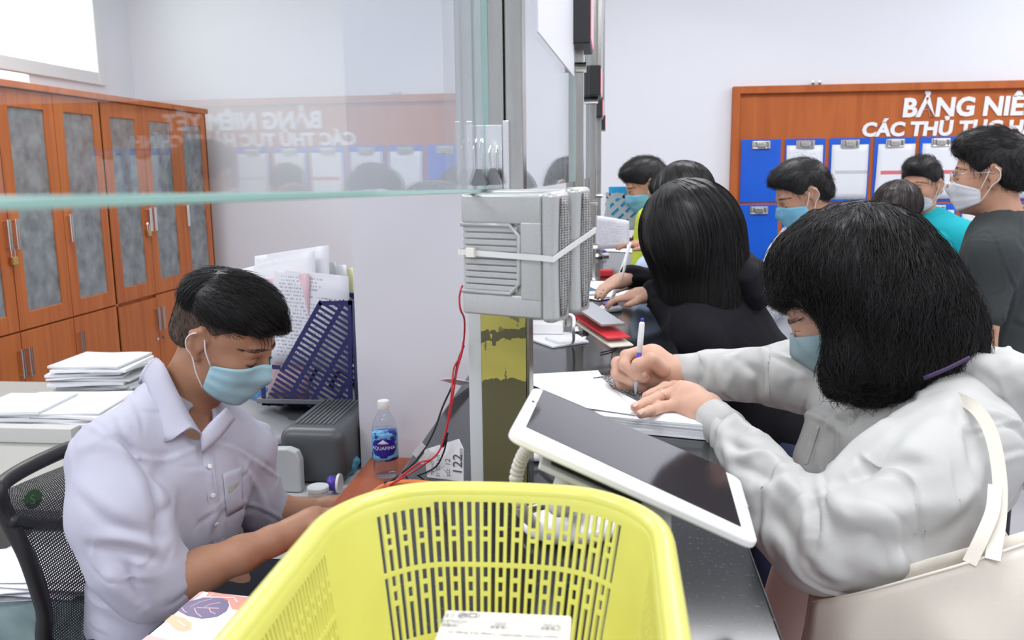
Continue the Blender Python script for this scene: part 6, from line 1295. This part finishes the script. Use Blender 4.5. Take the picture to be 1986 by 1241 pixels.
# trousers
S = SDF(); S.cap(hpw+A(0, 0, .04), hpw+A(0, 0, -.05), .145, .15).cap(P(1640, 1120, 1.46), (.38, 1.46, .62), .10, .13, k=.05).cap(P(1585, 1130, 1.44), (.31, 1.44, .6), .075, .10, k=.05)
for sg in (-1, 1): S.chain([hpw+A(0, sg*.08, -.04), (hpw[0]+.02, hpw[1]+sg*.09, .48), (hpw[0]+.04, hpw[1]+sg*.09, .10)], [.105, .08, .065], k=.04)
V, F = S.mesh(.01, 1); mo('long_tunic', V, F, cloth('pale_pink_cloth', (.80, .62, .57)), wm, smooth=True)
for sg in (-1, 1):
    S = SDF(); S.cap((hpw[0]+.06, hpw[1]+sg*.09, .05), (hpw[0]-.1, hpw[1]+sg*.1, .038), .044, .036); S.box((hpw[0], hpw[1]+sg*.1, -.04), (.3, .1, .0405), rd=.005, k=.005, sub=True); V, F = S.mesh(.008, 1); mo('shoe', V, F, M_black, wm, smooth=True)
# hair: wavy bob hanging over the cheek
S = SDF(); H = lambda x, y, d=1.45: P(x, y, d)
S.ell(H(1662, 540), (.128, .115, .122), k=.05).ell(H(1735, 610, 1.44), (.112, .115, .110), k=.06).ell(H(1700, 670, 1.40), (.090, .075, .080), k=.05).ell(H(1820, 650, 1.44), (.055, .09, .06), k=.05).ell(H(1585, 515, 1.44), (.055, .085, .058), k=.05).cap(H(1530, 520, 1.42), H(1508, 570, 1.40), .022, .012, k=.04).cap(H(1640, 690, 1.36), H(1632, 735, 1.355), .030, .020, k=.03)
S.ell(H(1520, 680, 1.46), (.075, .09, .070), k=.02, sub=True); S.ell(H(1552, 660, 1.40), (.045, .07, .062), k=.02, sub=True)
V, F = S.mesh(.0045, 2); Vw = wrinkle(wrinkle(V, F, .0065, 24, 4, (1.4, 1.4, .6)), F, .003, 60, 5, (1.5, 1.5, .4)); hw = mo('hair', Vw, F, M_hair, wm, smooth=True)
cr_ = H(1690, 400, 1.44)
def dfw(p, nn):
    r = p-cr_; g = A(r[0]*1.2, r[1]*1.0, -.12-.9*max(0, .06-r[2]) if False else -.35); return g/np.linalg.norm(g)+A(0, 0, -.35)
strand_mesh('hair_strands', comb(Vw, F, dfw, 6500, 24, .0085, lift=.0030, wave=(.011, 70), flick=2.2, seed=11, bend=.25, jit=.12, coh=32), .00055, M_hair, hw)
bt = np.where((V[:, 2] < H(1700, 700)[2]))[0]
strand_mesh('hair_ends', comb(Vw, F, lambda p, nn: A(-.15, -.1, -1), 900, 9, .006, lift=.003, wave=(.006, 110), flick=5, seed=12, roots=bt), .00055, M_hairb, hw)
# wisps beside the face
St = []; rs = np.random.RandomState(3)
for q in range(60):
    a = H(1530+rs.uniform(-25, 45), 500+rs.uniform(-30, 30), 1.42+rs.uniform(-.04, .03)); l = rs.uniform(60, 110); St.append([a+(H(1530-rs.uniform(0, 30), 500+l, 1.42)-H(1530, 500, 1.42))*t_+A(-.012*math.sin(2.6*t_), 0, 0) for t_ in np.linspace(0, 1, 9)])
strand_mesh('hair_wisps', np.array(St), .0005, M_hair, hw)
# pen
pt0, pt1 = P(1232, 770, 1.574), P(1246, 617, 1.585); v = pt1-pt0; L_ = np.linalg.norm(v); M = frame(pt0, np.cross(v, (0, 1, 0)), np.cross(v, np.cross(v, (0, 1, 0)))); M = M if (M[:3, 2].dot(v) > 0) else frame(pt0, np.cross(v, (0, 1, 0)), -np.cross(v, np.cross(v, (0, 1, 0))))
pn = thing('ballpoint_pen', 'white and blue ballpoint pen held by the woman in the white jacket', 'pen', pt0)
MB(M).lathe([(.0008, 0), (.0022, .010), (.0042, .022), (.0046, L_*.58)], n=16).build('clear_barrel', mat('clear_barrel', (.62, .66, .74), .15, alpha=.75), pn, smooth=True)
MB(M).lathe([(.0018, .012), (.0019, L_*.70)], n=10).build('ink_tube', mat('ink_blue', (.03, .03, .55), .3), pn, smooth=True); MB(M).lathe([(.0040, L_*.30), (.0049, L_*.31), (.0049, L_*.56), (.0046, L_*.57)], n=14).build('blue_grip', mat('grip_blue', (.10, .10, .75), .3), pn, smooth=True)
MB(M).lathe([(.0052, L_*.57), (.0056, L_*.7), (.0052, L_*.93), (.0035, L_*.955)], n=16).box((-.0015, -.0085, L_*.66), (.0015, -.0062, L_*.94), .0007).build('white_cap', M_white, pn, smooth=True); MB(M).lathe([(.0030, L_*.955), (.0028, L_)], n=12).build('push_button', MATS['ink_blue'], pn, smooth=True)
# canvas tote bag on her shoulder
tb2 = thing('tote_bag', 'cream canvas tote bag hanging from the shoulder of the woman in white', 'bag', P(1800, 1241, 1.1)); M_cv = cloth('canvas', (.78, .73, .64), .8, 900, .25)
n = 26; top = [P(1575, 1165, 1.16), P(1660, 1150, 1.11), P(1756, 1125, 1.075), P(1860, 1098, 1.06), P(1990, 1052, 1.08), P(2080, 1020, 1.14)]; bot = [P(1490, 1420, 1.22), P(1600, 1440, 1.12), P(1756, 1450, 1.07), P(1880, 1450, 1.05), P(2010, 1440, 1.07), P(2110, 1410, 1.14)]
G = grid_between(top, bot, n, 20, .028, (0, -1, 0)); rs = np.random.RandomState(2)
for i in range(n):
    for j in range(20): u, v_ = i/(n-1), j/19; G[i, j] += A(0, -1, 0)*(.006*math.sin(9*u+2*v_)+.004*math.sin(17*u-5*v_+1)+.005*math.sin(5*v_+7*u))*min(1, v_*5+.2)
GB = G.copy(); GB[:, :, 1] = np.maximum(G[:, :, 1]+.02, 0)+.055*np.sin(np.pi*np.linspace(0, 1, n))[:, None]*np.linspace(.25, 1, 20)[None, :]
MB().grid(G, thick=.0015).build('front_cloth', M_cv, tb2, smooth=True); MB().grid(GB, thick=-.0015).build('back_cloth', M_cv, tb2, smooth=True)
MB().tube(G[:, 0]+A(0, -.001, 0), .0022, 6).build('top_hem', M_cv, tb2, smooth=True)
def strap(pts, w, name='strap'):
    c = crv(pts, 40); T_ = np.gradient(c, axis=0); T_ /= np.linalg.norm(T_, axis=1)[:, None]; nv_ = []
    for p, t_ in zip(c, T_): vd = p-C0; vd /= np.linalg.norm(vd); a = np.cross(t_, vd); nv_.append(a/np.linalg.norm(a))
    return MB().grid(np.array([[p+a*w*e_ for e_ in (-.5, 0, .5)] for p, a in zip(c, nv_)]), thick=.0016).build(name, M_cv, tb2)
strap([P(1925, 1085, 1.055), P(1938, 1000, 1.10), P(1938, 920, 1.14), P(1922, 840, 1.18), P(1890, 790, 1.22), P(1840, 765, 1.30)], .017); strap([P(1880, 1092, 1.06), P(1905, 1040, 1.075), P(1925, 990, 1.10), P(1930, 940, 1.13)], .016)
# ------------------------------------------------------------------ people farther along the counter and by the board
def hand(S, w, d, up, s=1.0, curl=.5, side=1):
    """small hand at wrist w pointing along d"""
    d = A(*d); d /= np.linalg.norm(d); up = A(*up); up = up-d*up.dot(d); up /= np.linalg.norm(up); sd = np.cross(d, up)
    S.cap(w, w+d*.05*s, .022*s, .024*s, k=.015).cap(w+sd*.012*s, w+d*.075*s+sd*.018*s, .018*s, .016*s, k=.015).cap(w-sd*.012*s, w+d*.075*s-sd*.018*s, .018*s, .016*s, k=.015)
    for i, o in enumerate((-.027, -.009, .009, .026)):
        b0 = w+d*.078*s+sd*o*s; l = (.9, 1, .95, .75)[i]; finger(S, [b0, b0+d*.035*s*l-up*.008*curl*s, b0+d*.055*s*l-up*.028*curl*s, b0+d*.065*s*l-up*.048*curl*s], .0092*s, .0068*s, .004)
    finger(S, [w+d*.02*s-sd*.022*s*side, w+d*.05*s-sd*.045*s*side-up*.01*s, w+d*.078*s-sd*.048*s*side-up*.018*s], .0125*s, .0085*s, .005)
def person(label, M, body_yaw, base, arms, m_skin, m_top, m_hair, m_leg, long_sleeve=True, hh=None, mask=None, hair='short', vest=None, fit=1.0, hair_kw={}, stand=True, h=.0065, collar=False, eyes_kw=None, mask_kw={}):
    """base = (x, y) under the hips; arms = [(elbow, wrist, hand dir, hand up)] in place coordinates; head frame M"""
    y = math.radians(body_yaw); f = A(math.cos(y), math.sin(y), 0); sd = A(-math.sin(y), math.cos(y), 0); Rb = np.stack([f, sd, A(0, 0, 1)], 1); H = M[:3, 3]
    t = thing('person', label, 'person', (base[0], base[1], 0)); fh = M[:3, 0]/np.linalg.norm(M[:3, 0])
    nbk = H-A(fh[0], fh[1], 0)*.055+A(0, 0, -.165); hips = A(base[0], base[1], min(.92, H[2]-.60)); mid = nbk*.45+hips*.55; chest = nbk*.78+hips*.22; top = nbk+A(0, 0, -.035)
    S = SDF(); head_sdf(S, M); add_neck(S, M, nbk, .054); S.cap(nbk, top, .056, .075, k=.04); hV, hF = S.mesh(.0045, 1)
    S = SDF(); S.cap(chest, mid, .10, .09).cap(mid, hips, .09, .11).cap(top, chest, .07, .1); shs = []
    for sg, ar in zip((-1, 1), arms):
        sh = top+sd*sg*.165*fit+A(0, 0, -.035); shs.append(sh)
        if ar is None: ar = (sh+sd*sg*.04+A(0, 0, -.28), sh+sd*sg*.05+f*.06+A(0, 0, -.52), (0, 0, -1), f)
        e, w, d, up = [A(*q) for q in ar]; S.cap(top, sh, .055, .045).cap(sh, e, .042, .036).cap(e, w, .035, .024, k=.01); hand(S, w, d, up, side=sg)
    feet = [A(base[0], base[1], 0)+sd*sg*.10 for sg in (-1, 1)]
    for sg, ft in zip((-1, 1), feet): S.chain([hips+sd*sg*.08, ft+A(0, 0, .48)+f*.02, ft+A(0, 0, .08), ft+A(0, 0, .04)+f*.12], [.08, .055, .04, .03], k=.02)
    bV, bF = S.mesh(h, 1); mo('body', *join((hV, hF), (bV, bF)), m_skin, t, smooth=True)
    # top
    S = SDF(); S.ell(chest, (.115*fit, .17*fit, .17), Rb, k=.05).ell(mid, (.115*fit, .155*fit, .19), Rb, k=.06).ell(hips+A(0, 0, .06), (.12*fit, .165*fit, .14), Rb, k=.05).cap(top, chest, .075, .12, k=.05)
    for sg, ar, sh in zip((-1, 1), arms, shs):
        if ar is None: ar = (sh+sd*sg*.04+A(0, 0, -.28), sh+sd*sg*.05+f*.06+A(0, 0, -.52), (0, 0, -1), f)
        e, w = A(*ar[0]), A(*ar[1]); S.cap(top+A(0, 0, .0), sh, .062, .060, k=.07); S.cap(sh, e if long_sleeve else sh*.35+e*.65, .058, .052, k=.075)
        if long_sleeve: S.cap(e, e+(w-e)*1.04, .050, .036, k=.04)
    S.cap(nbk+A(0, 0, .03)-f*.0, nbk+A(0, 0, .0)+f*.045, .060, .045, k=.01, sub=True)
    V, F = S.mesh(h, 2); V = creases(wrinkle(V, F, .004, 17, int(abs(base[0]*100)) % 90, (1, 1, .7)), F, .004, 14, .16, 4, 3, 0); top_o = mo('top', V, F, m_top, t, smooth=True)
    if collar:
        c = nbk+A(0, 0, .012); V2 = []; n = 30
        for r, z in ((.060, .028), (.068, .034), (.086, -.012), (.084, -.016), (.066, .02)):
            for k_ in range(n): a = math.radians(28)+k_/(n-1)*math.radians(304); V2.append(c+(f*math.cos(a)+sd*math.sin(a))*r+A(0, 0, z)-f*.008)
        mo('collar', V2, [[i*n+j, i*n+j+1, (i+1)*n+j+1, (i+1)*n+j] for i in range(4) for j in range(n-1)], m_top, top_o, smooth=True)
    S = SDF(); S.ell(hips, (.125, .165, .12), Rb, k=.05)
    for sg, ft in zip((-1, 1), feet): S.chain([hips+sd*sg*.08, ft+A(0, 0, .48)+f*.02, ft+A(0, 0, .09)], [.098, .078, .062], k=.035)
    V, F = S.mesh(.012, 1); V[:, 2] = np.maximum(V[:, 2], .03); mo('trousers', V, F, m_leg, t, smooth=True)
    for ft in feet:
        S = SDF(); S.cap(ft+A(0, 0, .045)-f*.03, ft+A(0, 0, .035)+f*.13, .044, .038); V, F = S.mesh(.01, 1); V[:, 2] = np.maximum(V[:, 2], .002); mo('shoe', V, F, M_black, t, smooth=True)
    if mask is not None: make_mask(hV, hF, M, mask, t, n=17, k=11, **mask_kw)
    if eyes_kw is not None: eyes(M, t, hV, hF, **eyes_kw)
    if hair == 'short': short_hair(M, t, m_hair, **hair_kw)
    return t, f, sd, nbk, top_o
def long_hair(M, t, m, pts, n=1500, seed=1, step=.014, steps=16, face=None, wave=(.003, 40), r=.0007):
    """hair as a falling volume: pts = [(centre, radii)]"""
    S = SDF(); s = np.linalg.norm(M[:3, 0]); R = M[:3, :3]/s
    S.ell(tr(M, (-.016, 0, .036)), (.112, .092, .098), R, k=.04)
    for c, rr in pts: S.ell(c, rr, k=.06)
    if face: 
        for c, rr in face: S.ell(c, rr, k=.015, sub=True)
    V, F = S.mesh(.006, 2); V2 = wrinkle(V, F, .003, 26, seed, (1.7, 1.7, .3)); o = mo('hair', V2, F, m, t, smooth=True); c0_ = tr(M, (-.01, 0, .14))
    def d_(p, nn): q = p-c0_; g = A(q[0], q[1], 0); return g/max(np.linalg.norm(g), .02)*(.8 if q[2] > -.08 else .0)+A(0, 0, -1)
    strand_mesh('hair_strands', comb(V, F, d_, n, steps, step, lift=.002, wave=wave, flick=1.5, seed=seed), r, m, o); return o
navy = cloth('navy_trousers', (.03, .04, .09)); blk = cloth('black_fabric', (.006, .006, .009), .85); greyp = cloth('grey_trousers', (.08, .08, .09))
# girl in black, writing
M = hframe(1330, 470, 2.42, 195, 40, 0, .97); shn = P(1440, 575, 2.30)
t, f, sd, nbk, top_o = person('girl with long straight dark hair in a black hooded top writing at the counter', M, 170, (.54, 2.50), [(P(1345, 560, 2.66), P(1228, 535, 2.66), A(-.8, -.5, -.25), (0, 0, 1)), (P(1345, 672, 2.28), P(1272, 570, 2.44), A(-1, .15, -.12), (0, 0, 1))], M_sk2, blk, M_hair, navy, True, hair=None, mask=M_mask)
# second arm order: right arm far, left arm near
long_hair(M, t, M_hair, [(P(1350, 470, 2.42), (.118, .12, .15)), (P(1318, 450, 2.40), (.062, .1, .11)), (P(1355, 560, 2.42), (.105, .10, .14)), (P(1340, 430, 2.42), (.115, .12, .10)), (P(1375, 520, 2.42), (.09, .1, .15)), (P(1330, 455, 2.33), (.066, .06, .09)), (P(1365, 590, 2.38), (.09, .08, .085))], n=2600, seed=21, step=.016, steps=18, face=None)
S = SDF(); S.ell(P(1440, 530, 2.44), (.07, .13, .05), k=.04).ell(P(1455, 560, 2.44), (.06, .12, .06), k=.03).cap(P(1425, 495, 2.40), P(1445, 505, 2.5), .02, .02, k=.02); V, F = S.mesh(.007, 1); V = wrinkle(V, F, .006, 30, 6); mo('hood', V, F, blk, top_o, smooth=True)
pb = P(1213, 528, 2.58); tag(MB().tube([P(1205, 545, 2.55), P(1211, 520, 2.57), P(1219, 475, 2.60)], [.002, .0042, .0042], 10).build('ballpoint_pen', M_white, smooth=True), 'slim white pen in the hand of the girl in black', 'pen')
# person behind her in pale blue
M = hframe(1318, 392, 3.0, 178, 20, 0, .97)
t, f, sd, nbk, top_o = person('visitor in a pale blue top half hidden behind the girl in black', M, 180, (.30, 3.05), [(P(1275, 520, 3.2), P(1235, 545, 3.2), A(-1, 0, -.3), (0, 0, 1)), (P(1262, 530, 2.88), P(1240, 545, 2.95), A(-1, .2, -.2), (0, 0, 1))], M_sk2, cloth('pale_blue_cloth', (.50, .60, .78)), M_hair, navy, True, hair=None)
long_hair(M, t, M_hair, [(P(1335, 440, 3.0), (.11, .11, .13))], n=900, seed=31, step=.014, steps=14, face=[(P(1240, 420, 3.0), (.07, .12, .10))])
# man in yellow vest
M = hframe(1254, 360, 4.15, 190, 22, 0, 1.0)
t, f, sd, nbk, top_o = person('masked man in a yellow-green vest reading a sheet at the far counter', M, 185, (.44, 4.2), [(P(1262, 505, 4.45), P(1240, 470, 4.3), A(-1, 0, 0), (0, 0, 1)), (P(1290, 525, 3.85), P(1262, 478, 3.66), A(-1, -.15, .12), (0, 0, 1))], M_sk3, cloth('dark_olive', (.05, .055, .035)), M_hair, greyp, True, mask=M_maskb, hair_kw=dict(n=700, fringe=.02, thick=1.2, top=.006), eyes_kw=dict(sides=(1,), brow=True))
S = SDF(); S.cap(P(1262, 430, 4.0), P(1258, 560, 4.0), .07, .085).cap(P(1262, 425, 4.25), P(1262, 560, 4.25), .07, .08); V, F = S.mesh(.008, 1); V = wrinkle(V, F, .004, 25, 3); mo('vest', V, F, cloth('hi_vis', (.52, .60, .06)), t, smooth=True)
# man in white shirt, masked, looking down
M = hframe(1556, 378, 3.4, 188, 24, 0, 1.0)
t, f, sd, nbk, top_o = person('man in a white shirt and blue mask looking down before the notice board', M, 185, (.60, 3.45), [None, (P(1500, 575, 3.28), P(1462, 640, 3.22), A(-.6, 0, -.8), (-.8, 0, .6))], M_sk3, cloth('white_shirt', (.68, .70, .76)), M_hair, cloth('black_trousers', (.012, .012, .014)), True, mask=M_maskb, collar=True, hair_kw=dict(n=900, thick=1.4, top=.004), eyes_kw=dict(sides=(1,)))
# short-haired woman seen from behind, cyan man, man in charcoal T-shirt
M = hframe(1742, 412, 3.75, 55, 12, 0, .95)
t, f, sd, nbk, top_o = person('small dark-haired visitor seen from behind, in front of the man in turquoise', M, 60, (1.23, 3.78), [None, None], M_sk3, cloth('brown_top', (.06, .04, .04)), M_hairb, navy, True, hair=None)
long_hair(M, t, M_hairb, [(tr(M, (-.055, 0, -.03)), (.075, .085, .09))], n=1000, seed=41, step=.012, steps=14, face=[(tr(M, (.115, 0, -.04)), (.08, .12, .11)), (tr(M, (.0, -.10, -.02)), (.035, .03, .045))])
M = hframe(1786, 360, 4.2, 228, 4, 0, 1.0)
t, f, sd, nbk, top_o = person('man in a turquoise polo shirt with a grey mask below his nose', M, 235, (1.50, 4.25), [None, None], M_sk3, cloth('turquoise', (.01, .40, .47)), M_hair, greyp, False, mask=M_maskw, collar=True, hair_kw=dict(n=800, thick=1.2, fringe=.018, top=.004), eyes_kw=dict(closed=False), mask_kw=dict(zt=-.035, zb=-.12))
M = hframe(1918, 338, 2.95, 158, 2, 0, 1.04)
t, f, sd, nbk, top_o = person('tall man in a charcoal T-shirt with glasses and white mask, at the right', M, 150, (1.30, 3.0), [None, None], M_sk3, cloth('charcoal', (.045, .052, .053), .85), M_hair, cloth('dark_jeans', (.02, .022, .03)), False, mask=mat('white_mask', (.68, .70, .74), .75), fit=1.12, mask_kw=dict(zt=-.016, zb=-.112, off=.004), hair_kw=dict(n=1500, thick=1.8, top=.006, fringe=.012), eyes_kw=dict(sides=(1,)))
g_ = MB(M)
for sg in (-1, 1): g_.tube([(.100+.004*math.cos(a), sg*.033+.022*math.cos(a)*1.0, -.004+.017*math.sin(a)) for a in np.linspace(0, 2*math.pi, 21)[:-1]], .0011, 6, closed=True).tube([(.098, sg*.055, .002), (.06, sg*.078, .006), (-.01, sg*.084, .006), (-.03, sg*.084, -.008)], .0013, 6)
g_.tube([(.104, -.011, 0), (.107, 0, .003), (.104, .011, 0)], .0011, 6).build('glasses', mat('glasses_metal', (.45, .45, .47), .3, .8), t, smooth=True)
# phone held up behind the girl
pq = P(1408, 470, 3.1)
tag(MB(rotz(pq, 20)).box((0, 0, -.075), (.012, .06, .06), .003).build('mobile_phone', mat('phone_pale', (.55, .56, .52), .3)), 'pale phone edge held up between the girl in black and the blue clipboards', 'phone')
